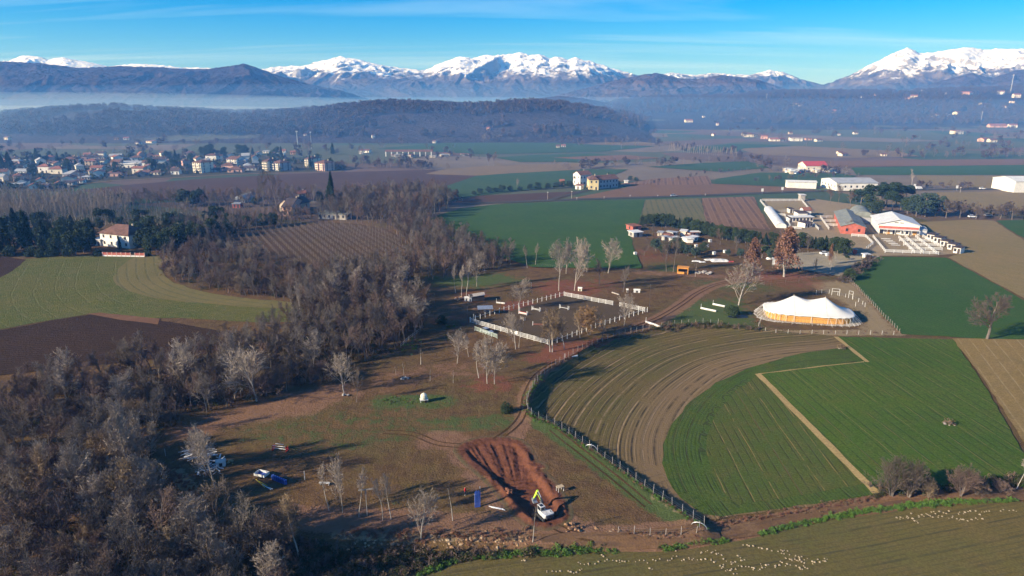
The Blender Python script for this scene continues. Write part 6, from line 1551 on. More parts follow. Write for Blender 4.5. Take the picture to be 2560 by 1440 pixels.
def solid(px, py, px2, py2, h, d, label, mat=OFFW, flags=True, name='log_jump'):
    a, b_ = GH(px, py), GH(px2, py2); L = math.dist(a[:2], b_[:2])
    r = thing(name, label, 'jump', (a[0], a[1], min(a[2], b_[2])), math.atan2(b_[1] - a[1], b_[0] - a[0]))
    MB().tube((0, 0, h * .5), (L, 0, h * .5), h * .55, n=10).build('log', mat, r)
    for x in (.4, L - .4): MB().box((x, 0, h * .2), (.25, d, h * .4)).build('support', LIGHTW, r)
    if flags:
        MB().tube((0, .1, 0), (0, .1, 1.7), .05, n=5).build('marker_post', WHITE, r)
    return r
solid(1614, 806, 1652, 817, .6, .8, 'white log obstacle beside the dirt track')
solid(1752, 772, 1790, 780, .6, .8, 'long white log obstacle by the pond')
solid(1782, 762, 1812, 768, .6, .8, 'shorter white log obstacle behind the pond one')
solid(1413, 894, 1443, 901, .5, .7, 'white log obstacle at the fence of the sown field')
solid(1241, 758, 1262, 760, .5, .7, 'low white rail obstacle behind the arena')
solid(1530, 732, 1548, 738, .4, .6, 'low grey rail obstacle beside the dark bare tree', GREYW, False)
def cabin_box(px, py, w, d, h, rz, label, mat, roof=OFFW, name='obstacle_hut', cat='obstacle'):
    x, y, z = GH(px, py)
    r = thing(name, label, cat, (x, y, z), rz)
    MB().box((0, 0, h / 2), (w, d, h)).build('wall', mat, r)
    MB().add([(-w / 2 - .1, -d / 2 - .1, h), (w / 2 + .1, -d / 2 - .1, h), (w / 2 + .1, d / 2 + .1, h), (-w / 2 - .1, d / 2 + .1, h), (-w / 2 - .1, 0, h + .45), (w / 2 + .1, 0, h + .45)], [(0, 1, 5, 4), (2, 3, 4, 5), (1, 2, 5), (3, 0, 4), (3, 2, 1, 0)]).build('roof', roof, r)
    MB().box((0, -d / 2 - .02, h * .42), (w * .35, .03, h * .7)).build('opening', DARKW, r)
    return r
cabin_box(1450, 727, 1.4, .9, 1.0, -.2, 'small cream hut obstacle beyond the arena', CREAMT)
cabin_box(1592, 731, 2.2, .8, .9, -.1, 'small white house shaped obstacle beside the dark tree', WHITE)
cabin_box(1166, 752, 1.1, 1.1, 1.2, .2, 'white tank cube in front of the dark shed', WHITE, name='tank_cube', cat='tank')
cabin_box(1175, 753, 1.1, 1.1, 1.2, .2, 'second white tank cube touching the first by the dark shed', WHITE, name='tank_cube', cat='tank')
cabin_box(1568, 731, .6, .6, 1.0, 0, 'grey crate under the dark bare tree', GREYW, name='crate', cat='crate')
# poles standing round the arena
for px, py, top, label in [(1169, 810, 752, 'tall thin dark pole at the arena corner'), (1623, 775, 712, 'tall thin dark pole beyond the arena gap'), (1539, 843, 806, 'thin dark pole beside the dark bare tree'), (1252, 772, 745, 'thin dark pole behind the arena rail'), (1184, 800, 785, 'short white pole behind the arena corner'), (1328, 720, 706, 'short pale pole in the paddock beyond the arena'), (1087, 775, 735, 'thin dark pole at the wood edge')]:
    x, y, z = GH(px, py); h = hpx(px, py, top, z)
    r = thing('pole', label, 'pole', (x, y, z)); MB().tube((0, 0, -.2), (0, 0, h), .06, .045, 6).build('shaft', WHITE if 'white' in label or 'pale' in label else DARKM, r); MB().box((0, 0, h), (.25, .12, .08)).build('head', STEEL, r)
# metal canopy, dark shed and brick hut
x, y, z = GH(1213, 785)
r = thing('metal_canopy', 'open canopy with pale metal roof behind the arena posts', 'canopy', (x, y, z), .12)
for a in (-2, 2):
    for c_ in (-1.2, 1.2): MB().box((a, c_, 1.1), (.1, .1, 2.2)).build('post', DARKM, r)
MB().box((0, 0, 2.25), (5.0, 3.2, .10), m=Matrix.Rotation(.08, 3, 'X')).build('roof', STEEL, r); MB().box((.6, .4, .5), (2, 1.2, 1.0)).build('hay_rack', DARKM, r)
x, y, z = GH(1192, 750)
r = thing('low_shed', 'low dark roofed shed half buried in earth beside the white cubes', 'shed', (x, y, z), .15)
MB().box((0, 0, .9), (5, 3, 1.8)).build('wall', DARKW, r); MB().box((0, 0, 1.9), (5.6, 3.6, .14), m=Matrix.Rotation(-.12, 3, 'Y')).build('roof', GREYW, r)
x, y, z = GH(975, 700)
r = thing('brick_hut', 'dark hut with a brick side in the wood', 'hut', (x, y, z), .3)
MB().box((0, 0, 1.3), (5, 4, 2.6)).build('wall', plain('old_brick', (.20, .09, .06), .9, .3, 2), r); MB().box((0, 0, 2.75), (5.6, 4.6, .2)).build('roof', DARKM, r); MB().box((-1, -2.3, 3.1), (.6, .1, .6)).build('sign_board', WHITE, r)

# ------------------------------------------------------------------ cars
def car(x, y, z, rz, mat, label, group=None, van=False):
    r = thing('parked_van' if van else 'parked_car', label, 'van' if van else 'car', (x, y, z), rz, group)
    if van: prof = [(-2.4, .35), (2.4, .35), (2.4, .95), (1.9, 1.15), (1.5, 2.0), (-2.35, 2.0)]
    else: prof = [(-2.1, .32), (2.1, .32), (2.1, .72), (1.2, .92), (-1.95, .95), (-2.1, .75)]
    n = len(prof); m = MB()
    m.add([(a, -.86, c_) for a, c_ in prof] + [(a, .86, c_) for a, c_ in prof], [tuple(range(n)), tuple(range(2 * n - 1, n - 1, -1))] + [(i, n + i, n + (i + 1) % n, (i + 1) % n) for i in range(n)]); m.build('body', mat, r)
    if not van:
        g = MB(); g.add([(-1.7, -.76, .95), (1.05, -.76, .92), (1.05, .76, .92), (-1.7, .76, .95), (-1.25, -.62, 1.42), (.35, -.62, 1.42), (.35, .62, 1.42), (-1.25, .62, 1.42)], [(0, 1, 5, 4), (1, 2, 6, 5), (2, 3, 7, 6), (3, 0, 4, 7)]); g.build('window', GLASS, r)
        MB().box((-.45, 0, 1.44), (1.62, 1.26, .05)).build('roof', mat, r)
    else: MB().box((1.72, 0, 1.55), (.1, 1.5, .7), m=Matrix.Rotation(-.45, 3, 'Y')).build('windscreen', GLASS, r)
    for a in (-1.3, 1.35):
        for c_ in (-.8, .8): MB().tube((a, c_ - .1, .32), (a, c_ + .1, .32), .32, n=10).build('wheel', RUBBER, r)
    for c_ in (-.6, .6): MB().box((2.1 if not van else 2.41, c_, .62), (.05, .3, .14)).build('headlight', WHITE, r)
    return r
x, y, z = GH(1217, 832)
car(x, y, z, rzpx((1187, 826), (1243, 846)), SILVER, 'silver car parked between arena fence and slatted fence')

# ------------------------------------------------------------------ yard things in the near paddock
def at(px, py): return GH(px, py)
r = jump(684, 1124, 718, 1128, 'red framed oxer jump with white poles alone in the paddock', WHITE, REDP, (.55, 1.05), 1.1, name='oxer_jump')
MB().tube((.2, .5, 1.05), (2.1, .5, 1.05), .06, n=8).build('pole', WHITE, r)
x, y, z = at(655, 1192)
r = thing('box_trailer', 'open blue box trailer with white sides', 'trailer', (x, y, z), rzpx((640, 1190), (668, 1196)))
MB().box((0, 0, .45), (2.3, 1.5, .08)).build('floor_plate', BLUE, r)
for c_, d_ in (((0, -.76, .7), (2.3, .05, .5)), ((0, .76, .7), (2.3, .05, .5)), ((1.15, 0, .7), (.05, 1.5, .5)), ((-1.15, 0, .7), (.05, 1.5, .5))): MB().box(c_, d_).build('side_board', OFFW, r)
for s in (-.85, .85): MB().tube((0, s - .08, .28), (0, s + .08, .28), .28, n=10).build('wheel', RUBBER, r)
MB().bar((1.15, 0, .4), (2.3, 0, .35), .08, .08).build('tow_bar', DARKM, r)
for i in range(7):
    x, y, z = at(683 + i * 5.2, 1198 + i * 2.1)
    r = thing('blue_barrel', 'blue plastic barrel in the row beside the box trailer', 'barrel', (x, y, z), 0, 'blue barrels')
    MB().lathe([(.26, 0), (.29, .08), (.29, .42), (.30, .45), (.29, .48), (.29, .82), (.26, .90)], 12).build('body', BLUE, r); MB().tube((.1, 0, .9), (.1, 0, .94), .05, n=8).build('bung', WHITE, r)
def lying(px, py, px2, py2, mat, label, r_=.06, group=None):
    a, b_ = at(px, py), at(px2, py2)
    o = MB().tube((0, 0, 0), (b_[0] - a[0], b_[1] - a[1], b_[2] - a[2]), r_, n=7).build('ground_pole', mat, None, (a[0], a[1], a[2] + r_ + .08))
    return tag(o, label, 'pole', group)
lying(640, 1200, 662, 1220, YELP, 'yellow striped pole lying in front of the box trailer'); lying(646, 1204, 668, 1216, YELP, 'second yellow pole lying in front of the box trailer'); lying(655, 1212, 678, 1226, WHITE, 'white pole lying in front of the box trailer'); lying(664, 1218, 682, 1224, WHITE, 'short white pole lying crosswise before the box trailer')
for k in range(3): lying(1222 + k * 3, 1267 + k * 1.5, 1258 + k * 2.5, 1274 + k * 1.6, WHITE, 'white pole lying by the blue poles', .06, 'white poles by the blue ones')
# leaning stack of blue poles
x, y, z = at(1193, 1266)
r = thing('blue_pole_rack', 'stack of blue poles leaning upright against a frame near the pit', 'pole rack', (x, y, z), .2)
MB().box((-.35, .5, 1.1), (.08, .08, 2.2)).box((.5, .5, 1.1), (.08, .08, 2.2)).box((.05, .5, 2.1), (1.0, .08, .08)).build('frame', GREYW, r)
for k in range(8):
    MB().tube((-.42 + k * .13, -.25, 0), (-.30 + k * .13, .46, 2.6 + .15 * (k % 3)), .055, n=7).build('blue_pole', BLUE, r)
x, y, z = at(1400, 1228)
r = thing('small_table', 'small wooden table with pale legs beside the pit', 'table', (x, y, z), .5)
MB().box((0, 0, 1.0), (1.3, .9, .08)).build('table_top', LIGHTW, r)
for a in (-.55, .55):
    for c_ in (-.35, .35): MB().box((a, c_, .48), (.08, .08, .96)).build('leg', OFFW, r)
# water tank cart
x, y, z = at(1060, 1004)
r = thing('water_cart', 'cream water tank on a small white cart in the paddock', 'water cart', (x, y, z), .2)
MB().lathe([(.35, 0), (.72, .12), (.8, .5), (.76, .95), (.5, 1.25), (.2, 1.35), (.18, 1.45)], 14, (0, 0, .75)).build('tank', CREAMT, r)
ch = MB().box((0, 0, .62), (1.9, 1.3, .14)).box((-.8, -.5, .3), (.12, .12, .6)).box((-.8, .5, .3), (.12, .12, .6)).build('chassis', WHITE, r)
for s in (-.72, .72): MB().tube((.4, s - .08, .32), (.4, s + .08, .32), .32, n=12).build('wheel', RUBBER, r)
# stone heaps and straw heaps
ROCKM = []
for s in range(4):
    bm = bmesh.new(); bmesh.ops.create_icosphere(bm, subdivisions=1, radius=1.0); rr = random.Random(s + 7)
    for v in bm.verts: v.co *= rr.uniform(.7, 1.2); v.co.z *= .65
    me = bpy.data.meshes.new('stone'); bm.to_mesh(me); bm.free(); me.materials.append(STONE); ROCKM.append(me)
def heap(name, px, py, n, rad, size, label, cat='stone heap', tuft=None, mat=None):
    x, y, z = at(px, py); rr = random.Random(int(px))
    r = thing(name, label, cat, (x, y, z))
    for k in range(n):
        a, d_ = rr.uniform(0, 6.28), rad * math.sqrt(rr.random())
        s = size * rr.uniform(.5, 1.3)
        me = ROCKM[k % 4]
        if mat: me = me.copy(); me.materials.clear(); me.materials.append(mat)
        o = link('stone' if not mat else 'clod', me, None, r, (d_ * math.cos(a), d_ * math.sin(a) * .8, s * .4 + (rad - d_) * .22)); o.scale = (s, s * rr.uniform(.7, 1.2), s * rr.uniform(.7, 1.1)); o.rotation_euler = (rr.uniform(-.4, .4), rr.uniform(-.4, .4), rr.uniform(0, 6))
    if tuft:
        mb = leafy(int(px), clump_shape(int(px), -.1, 1.0 * rad, rad, 9, .45), 260, .14); mb.build('tuft', tuft, r)
    return r
heap('stone_heap', 1012, 948, 14, .9, .38, 'stone pile with a white block under the saplings')
heap('stone_heap', 862, 990, 9, .9, .35, 'stone heap at the foot of the small pale tree')
heap('weed_heap', 2372, 1062, 10, 1.3, .38, 'heap of stones and dry weeds in the wheat field', 'weed heap', LEAF_DRY)
heap('weed_heap', 2102, 874, 8, 1.3, .30, 'heap of dry weeds at the edge of the sown field', 'weed heap', LEAF_DRY)
heap('straw_heap', 575, 1157, 8, .9, .32, 'heap of tan fodder beside the plank pile', 'straw heap', None, plain('tan_fodder', (.42, .28, .13), .95, .3, 2))
heap('earth_heap', 1150, 748, 16, 2.0, .5, 'heap of sawn wood and tan earth before the slender trees', 'earth heap', None, plain('tan_earth', (.42, .27, .17), .95, .3, 2))
heap('clod_heap', 1430, 1320, 16, 2.0, .34, 'tan clods scraped out behind the excavator', 'clod heap', None, plain('tan_clods', (.33, .19, .10), .95, .35, 2))
heap('clod_heap', 1268, 1230, 12, 1.0, .36, 'red clods thrown up on the rim of the pit', 'clod heap', None, plain('red_clods', (.28, .115, .06), .95, .35, 2))
# plank and scrap pile
x, y, z = at(505, 1160)
rr = random.Random(12)
ph = rzpx((455, 1140), (530, 1125))
for k in range(84):
    far_ = k < 40
    a, b_ = (at(rr.uniform(468, 520), rr.uniform(1122, 1150)) if far_ else at(rr.uniform(492, 555), rr.uniform(1148, 1186)))[:2], None
    L = rr.uniform(2.2, 4.6) if far_ else rr.uniform(.8, 2.4)
    ang = ph + rr.gauss(0, .12) if far_ else rr.uniform(0, 3.14)
    o = MB().box((0, 0, 0), (L, rr.uniform(.12, .3), rr.uniform(.03, .08))).build('plank', WHITE if rr.random() < .6 else GREYW, None, (a[0], a[1], Hs(*a) + rr.uniform(.1, .85 if far_ else .5)))
    o.rotation_euler = (rr.gauss(0, .12), rr.gauss(0, .12 if far_ else .3), ang)
    tag(o, 'weathered white plank on the long stack under the bare tree' if far_ else 'loose broken plank of the scrap pile under the bare tree', 'plank', 'long plank stack' if far_ else 'loose scrap planks')
cabin_box(553, 1164, 1.6, 1.0, 1.0, .3, 'white upturned crate at the edge of the scrap pile', WHITE, name='scrap_crate', cat='crate')
cabin_box(404, 1250, 1.8, 1.2, .5, -.2, 'small white skip sheet by the wood ditch', OFFW, name='scrap_sheet', cat='scrap')
# wooden posts and boards near the cut bank
for px, py, top, label in [(918, 1290, 1222, 'weathered wooden post with a crossboard on the cut bank'), (762, 1200, 1178, 'short white post by the bent trees'), (414, 1140, 1122, 'short dark post at the wood edge'), (1200, 1222, 1216, 'low white stake by the red jacket')]:
    x, y, z = GH(px, py); h = hpx(px, py, top, z)
    r = thing('wooden_post', label, 'post', (x, y, z), .2); MB().box((0, 0, h / 2 - .1), (.12, .12, h + .2)).build('shaft', OFFW if 'white' in label else GREYW, r)
    if 'cross' in label: MB().box((.1, -.08, h - .1), (2.6, .05, .25)).build('crossboard', GREYW, r)
x, y, z = at(812, 1212)
r = thing('white_bench', 'low white board bench by the bent trees', 'bench', (x, y, z), -.1)
MB().box((0, 0, .45), (2.0, .5, .07)).build('seat', OFFW, r)
for a in (-.8, .8): MB().box((a, 0, .2), (.1, .4, .42)).build('leg', GREYW, r)
# steel hoops at the end of the fence
for px, py, lab in ((1748, 1318, 'grey steel hoop gate at the fence corner'), (1478, 1122, 'bent steel hoop tied to the field fence')):
    x, y, z = at(px, py)
    r = thing('steel_hoop', lab, 'hoop', (x, y, z), -.5); m = MB()
    for k in range(8): m.tube((1.3 * math.cos(math.pi * k / 8), 0, .9 * math.sin(math.pi * k / 8)), (1.3 * math.cos(math.pi * (k + 1) / 8), 0, .9 * math.sin(math.pi * (k + 1) / 8)), .05, n=6)
    m.build('tube', STEEL, r); MB().tube((0, 0, -.2), (0, 0, 1.2), .05, n=6).build('stake', STEEL, r)

# the tan cut face of the bank above the ditch
forms = []
for k, cc in enumerate(((.36, .235, .13), (.29, .175, .095), (.42, .30, .18))):
    me = ROCKM[k].copy(); me.materials.clear(); me.materials.append(plain('bank_earth_%s' % 'abc'[k], cc, .95, .35, 2.5, .1)); forms.append(bpy.data.objects.new('bank_form', me))
pts, sc = [], []
rr = random.Random(55)
for line, n, w in (([(865, 1350), (1000, 1348), (1100, 1347), (1200, 1347), (1325, 1346)], 460, .8), ([(430, 1180), (455, 1212), (500, 1255)], 70, .5), ([(1440, 1330), (1500, 1338), (1560, 1334)], 50, .9)):
    L = GL(line)
    for x, y, _ in along(L, sum(math.dist(a, b_) for a, b_ in zip(L, L[1:])) / n):
        x += rr.gauss(0, w * .6); y += rr.gauss(0, w); pts.append((x, y, Hs(x, y) - .1)); sc.append(rr.choice((.10, .15, .22, .30, .42)) * rr.uniform(.7, 1.2))
scatter('bank_rubble', np.array(pts), forms, 'tan broken earth of the cut bank above the ditch', 'earth', np.array(sc))
# ------------------------------------------------------------------ sailcloth tent
ta, tb = Vector(G(1928, 800)), Vector(G(2126, 814))
tx = (tb - ta).normalized(); tn = Vector((-tx.y, tx.x))
LA, LB = 13.6, 6.9
tc_ = (ta + tb) / 2 + tn * (LB - .9)
TZ = Hs(tc_.x, tc_.y) - .05
tent = thing('sailcloth_tent', 'cream sailcloth tent with two peaks and honey coloured wall panels', 'tent', (tc_.x, tc_.y, TZ), math.atan2(tx.y, tx.x))
EAVE, PEAK, PXO = 2.55, 7.0, 4.7
def rim(t, k=1.0):
    c_, s_ = math.cos(t), math.sin(t); e = 2 / 3.4
    return (LA * k * math.copysign(abs(c_) ** e, c_), LB * k * math.copysign(abs(s_) ** e, s_))
def hit_rim(px_, py_, dx, dy):
    lo, hi = 0.0, 60.0
    for _ in range(26):
        m = (lo + hi) / 2
        v = abs((px_ + dx * m) / LA) ** 3.4 + abs((py_ + dy * m) / LB) ** 3.4
        if v < 1: lo = m
        else: hi = m
    return lo
def roof_z(x, y):
    best = 0
    for sx in (-PXO, PXO):
        dx, dy = x - sx, y; d_ = math.hypot(dx, dy)
        f = 1.0 if d_ < 1e-4 else max(0, 1 - d_ / hit_rim(sx, 0, dx / d_, dy / d_)) ** 1.55
        best = best ** 9 + f ** 9 if False else (best ** 9 + f ** 9) ** (1 / 9)
    return EAVE + (PEAK - EAVE) * min(best, 1)
NR, NTH = 30, 120
V, F = [(0, 0, roof_z(0, 0))], []
for i in range(1, NR + 1):
    for j in range(NTH):
        x, y = rim(2 * math.pi * j / NTH, i / NR)
        z = roof_z(x, y)
        if i == NR: z += .10 * math.cos(j * math.pi * 2 / (NTH / 28)) 
        V.append((x, y, z))
for j in range(NTH): F.append((0, 1 + j, 1 + (j + 1) % NTH))
for i in range(NR - 1):
    for j in range(NTH):
        a = 1 + i * NTH + j; b_ = 1 + i * NTH + (j + 1) % NTH; F.append((a, a + NTH, b_ + NTH, b_))
m = MB(); m.add(V, F)
k0 = 1 + (NR - 1) * NTH
n0 = len(m.v); m.v += [(x, y, z - .28) for x, y, z in V[k0:]]
m.f += [(k0 + j, n0 + j, n0 + (j + 1) % NTH, k0 + (j + 1) % NTH) for j in range(NTH)]
rf = m.build('canvas_roof', CANVAS, tent, smooth=True)
sm = MB()
for sx in (-PXO, PXO):
    for yy in (-1, 1):
        pts = [(sx, yy * LB * .985 * t, roof_z(sx, yy * LB * .985 * t) + .03) for t in np.linspace(0, 1, 14)]
        for a, b_ in zip(pts, pts[1:]): sm.bar(a, b_, .14, .03)
sm.build('seam', plain('seam_tape', (.62, .58, .5), .8), rf)
for sx in (-PXO, PXO): MB().tube((sx, 0, 0), (sx, 0, PEAK + .25), .12, .08, 8).build('main_pole', LIGHTW, tent)
pm_ = MB().box((0, 0, 1.02), (1.0, .05, 2.04)).box((0, -.04, 1.95), (1.0, .05, .1)).box((0, -.04, .2), (1.0, .05, .1)).mesh('wall_panel'); pm_.materials.append(TANW)
wl_ = [rim(2 * math.pi * j / 720, .93) for j in range(721)]
for i, (x, y, a) in enumerate(along(wl_, 1.06)):
    if y > LB * .6 and abs(x) < LA * .8 and i % 2: pass
    o = link('wall_panel', pm_, None, tent, (x, y, 0)); o.rotation_euler = (0, 0, a + math.pi)
plm = MB().tube((0, 0, 0), (0, 0, EAVE), .045, n=6).mesh('side_pole'); plm.materials.append(WHITE)
gm = MB()
for j in range(34):
    x, y = rim(2 * math.pi * (j + .5) / 34, .975); link('side_pole', plm, None, tent, (x, y, 0))
    x2, y2 = rim(2 * math.pi * (j + .5) / 34, 1.0); x3, y3 = x2 + 2.4 * x2 / LA, y2 + 2.4 * (y2 / LB) ** 3
    gm = MB().tube((x2, y2, EAVE), (x3, y3, .05), .025, n=4); gm.build('guy_rope', WHITE, tent)
MB().prism([rim(2 * math.pi * j / 60, .92) for j in range(60)], -.2, .09).build('floor_deck', plain('dark_tent_floor', (.05, .045, .04), .9), tent)
# stone ring round the tent
rr = random.Random(4); pts = []
for _ in range(1500):
    t = rr.uniform(0, 2 * math.pi); k = rr.uniform(.97, 1.13) + (.05 if math.cos(t) < -.4 else 0)
    lx, ly = rim(t, k); p = tc_ + tx * lx + tn * ly
    pts.append((p.x, p.y, Hs(p.x, p.y)))
forms = []
for s in range(3):
    o = bpy.data.objects.new('stone_form', ROCKM[s]); forms.append(o)
scatter('gravel', np.array(pts), forms, 'ring of pale stones laid round the tent', 'stones', np.array([rr.uniform(.14, .36) for _ in pts]))
sheet('gravel_ring', None, fm_gravel, 'pale gravel apron under the tent', .05, True, 2.0, world=[tuple(tc_ + tx * a + tn * b_) for a, b_ in (rim(2 * math.pi * j / 40, 1.12) for j in range(40))], cat='gravel')
# frames and posts of the little yard behind the tent
for px, py, px2, top, lab in ((2079, 738, 2098, 721, 'grey frame of poles behind the tent'), (2121, 745, 2131, 727, 'smaller grey frame of poles behind the tent')):
    x, y, z = GH(px, py); x2, y2, _ = GH(px2, py + 2); h = hpx(px, py, top, z)
    r = thing('pole_gantry', lab, 'gantry', (x, y, z), math.atan2(y2 - y, x2 - x)); L = math.hypot(x2 - x, y2 - y)
    for a in (0, L): MB().tube((a, 0, -.2), (a, 0, h), .07, n=6).build('post', OFFW, r)
    for k in (1.0, .6): MB().tube((0, 0, h * k), (L, 0, h * k), .05, n=6).build('crossbar', OFFW, r)
wire_fence(GL([(2040, 736), (2060, 732), (2100, 740), (2140, 752), (2165, 768), (2120, 766)]), 3.0, 1.5, .07, OFFW, 'pale posts of the small yard behind the tent', seed=12)
MB().prism([(math.cos(k * .524) * 3.4, math.sin(k * .524) * 1.6) for k in range(12)], -.05, .09).build('pond', plain('dark_water', (.012, .014, .016), .35, .1, 1, .3), None)
po = bpy.data.objects['pond']; x, y, z = GH(1845, 792); po.location = (x, y, z); tag(po, 'small dark pond under the green bush', 'pond', kind='structure')
# ------------------------------------------------------------------ buildings
PL = {'white': plain('white_plaster', (.74, .71, .64), .9, .12, .4), 'cream': plain('cream_plaster', (.70, .63, .50), .9, .12, .4), 'pink': plain('pink_plaster', (.60, .36, .28), .9, .15, .4), 'yellow': plain('yellow_plaster', (.76, .60, .30), .9, .12, .4),
      'grey': plain('grey_render', (.36, .36, .37), .9, .15, .4), 'red': plain('red_brick_wall', (.42, .12, .085), .9, .2, .6), 'tan': plain('tan_render', (.52, .42, .31), .9, .15, .4), 'stone': plain('field_stone_wall', (.38, .35, .31), .9, .25, .7)}
RF = {'tile': plain('terracotta_roof', (.27, .115, .075), .9, .3, .5, .15, rnd=.3), 'brown': plain('brown_roof', (.155, .085, .065), .9, .3, .5, .15), 'dark': plain('dark_roof', (.085, .065, .062), .9, .3, .5, .15), 'grey': plain('grey_sheet_roof', (.36, .37, .38), .7, .15, .3, .3), 'white': plain('pale_sheet_roof', (.66, .65, .61), .7, .12, .3, .3), 'red': plain('red_sheet_roof', (.42, .06, .05), .7, .15, .3, .3), 'green': plain('moss_grey_roof', (.22, .23, .20), .8, .25, .4, .2)}
FRAME = plain('white_frames', (.7, .7, .68), .7, .1)
SHUT = plain('dark_openings', (.022, .022, .026), .4, .2, 2, .4)
_winm = MB().box((0, 0, 0), (1.1, .08, 1.4)).mesh('window'); _winm.materials.append(SHUT)
_framem = MB().box((0, -.03, .74), (1.3, .06, .10)).box((0, -.04, -.75), (1.4, .10, .10)).mesh('sill'); _framem.materials.append(FRAME)
_doorm = MB().box((0, 0, 1.05), (1.1, .08, 2.1)).mesh('door'); _doorm.materials.append(DARKW)
def house(name, label, cat, x, y, z, rz, w, d, h, rh=2.4, roof='gable', wall='white', tile='tile', floors=2, win=4, eave=.5, chim=1, group=None, balcony=0, sills=False, door=True, ends=True):
    """w along the ridge (local x), d across; front is local -y"""
    r = thing(name, label, cat, (x, y, z - .1), rz, group)
    hw, hd = w / 2, d / 2
    m = MB().box((0, 0, h / 2), (w, d, h))
    if roof == 'gable':
        for s in (-1, 1): m.add([(s * hw, -hd, h), (s * hw, hd, h), (s * hw, 0, h + rh)], [(0, 1, 2) if s > 0 else (1, 0, 2)])
    m.build('wall', PL[wall] if wall in PL else wall, r)
    t, e = .18, eave
    R_ = MB()
    if roof == 'gable':
        k = rh / hd
        prof = [(-hd - e, h - e * k), (0, h + rh), (hd + e, h - e * k), (hd + e, h - e * k + t), (0, h + rh + t * 1.15), (-hd - e, h - e * k + t)]
        n = 6; W = hw + e
        R_.add([(-W, a, c_) for a, c_ in prof] + [(W, a, c_) for a, c_ in prof], [(0, 1, 4, 5), (1, 2, 3, 4), (11, 10, 7, 6), (10, 9, 8, 7)] + [(i, n + i, n + (i + 1) % n, (i + 1) % n) for i in range(n)])
    elif roof == 'hip':
        W, D = hw + e, hd + e; rl = max(hw - hd, 0.0)
        R_.add([(-W, -D, h), (W, -D, h), (W, D, h), (-W, D, h), (-rl, 0, h + rh), (rl, 0, h + rh), (-W, -D, h - .15), (W, -D, h - .15), (W, D, h - .15), (-W, D, h - .15)], [(0, 1, 5, 4), (1, 2, 5), (2, 3, 4, 5), (3, 0, 4), (0, 6, 7, 1), (1, 7, 8, 2), (2, 8, 9, 3), (3, 9, 6, 0), (9, 8, 7, 6)])
    elif roof == 'arch':
        n = 12; W = hw + .1
        pr = [((hd + .1) * math.cos(math.pi * i / n), h + rh * math.sin(math.pi * i / n)) for i in range(n + 1)]
        pr = pr + [(a * .97, c_ - .1) for a, c_ in pr[::-1]]
        q = len(pr)
        R_.add([(-W, a, c_) for a, c_ in pr] + [(W, a, c_) for a, c_ in pr], [(i, i + 1, q + i + 1, q + i) for i in range(q - 1)] + [(q - 1, 0, q, 2 * q - 1)])
        for s in (-1, 1): R_.add([(s * hw, a, c_) for a, c_ in pr[:n + 1]], [tuple(range(n + 1)) if s < 0 else tuple(range(n, -1, -1))])
    else:
        R_.box((0, 0, h + .12), (w + 2 * e, d + 2 * e, .24), m=Matrix.Rotation(rh * .05, 3, 'X'))
    ro = R_.build('roof', RF[tile] if tile in RF else tile, r)
    for c_ in range(chim):
        cxx = hw * (.45 - .8 * c_); MB().box((cxx, hd * .3, h + rh * .75 + .4), (.6, .6, 1.5)).build('chimney', PL['tan'], ro)
    fh = h / floors
    def opening(me, lx, ly, lz, a, nm):
        o = link(nm, me, None, r, (lx, ly, lz)); o.rotation_euler = (0, 0, a)
        if sills and nm == 'window': link('sill', _framem, None, o)
    if win:
        for f in range(floors):
            zc = f * fh + fh * .55
            for k in range(win):
                lx = -hw + w * (k + .5) / win
                if f == 0 and door and k == win // 2: opening(_doorm, lx, -hd - .03, 0.1, 0, 'door')
                else: opening(_winm, lx, -hd - .03, zc, 0, 'window')
            if ends:
                ne = max(1, int(d / 4.5))
                for k in range(ne):
                    ly = -hd + d * (k + .5) / ne
                    opening(_winm, -hw - .03, ly, zc, -math.pi / 2, 'window'); opening(_winm, hw + .03, ly, zc, math.pi / 2, 'window')
    for f in range(1, floors) if balcony else ():
        for lx in ([-hw * .5, hw * .5] if balcony > 1 else [0]):
            b_ = MB().box((lx, -hd - .6, f * fh), (w * .3, 1.2, .16)).build('balcony', PL['white'], r)
            MB().box((lx, -hd - 1.17, f * fh + .5), (w * .3, .06, .9)).build('railing', PL['cream'], b_)
    return r
def vil(px, py, wpx, hpx_, rz=None, far=True, **k):
    """a house whose front foot stands at px, py, with its width and wall height in pixels"""
    x, y, z = hit_far(px, py) if far and py < 372 else (*G(px, py), 0.0)
    dd = y * CP + (CAM_Z - z) * SP
    w = max(wpx / FPX * dd, 4.0); h = max(hpx_ / FPX * dd, 2.6)
    d = k.pop('d', min(max(w * .75, 6), 12))
    a = rz if rz is not None else 0.0
    cx_, cy_ = x - math.sin(a) * d / 2, y + math.cos(a) * d / 2
    fl = k.pop('floors', max(1, min(5, round(h / 3.0))))
    house(k.pop('name', 'village_house'), k.pop('label'), k.pop('cat', 'house'), cx_, cy_, z, a, w, d, h, k.pop('rh', min(3.2, max(1.2, w * .16))), floors=fl, **k)
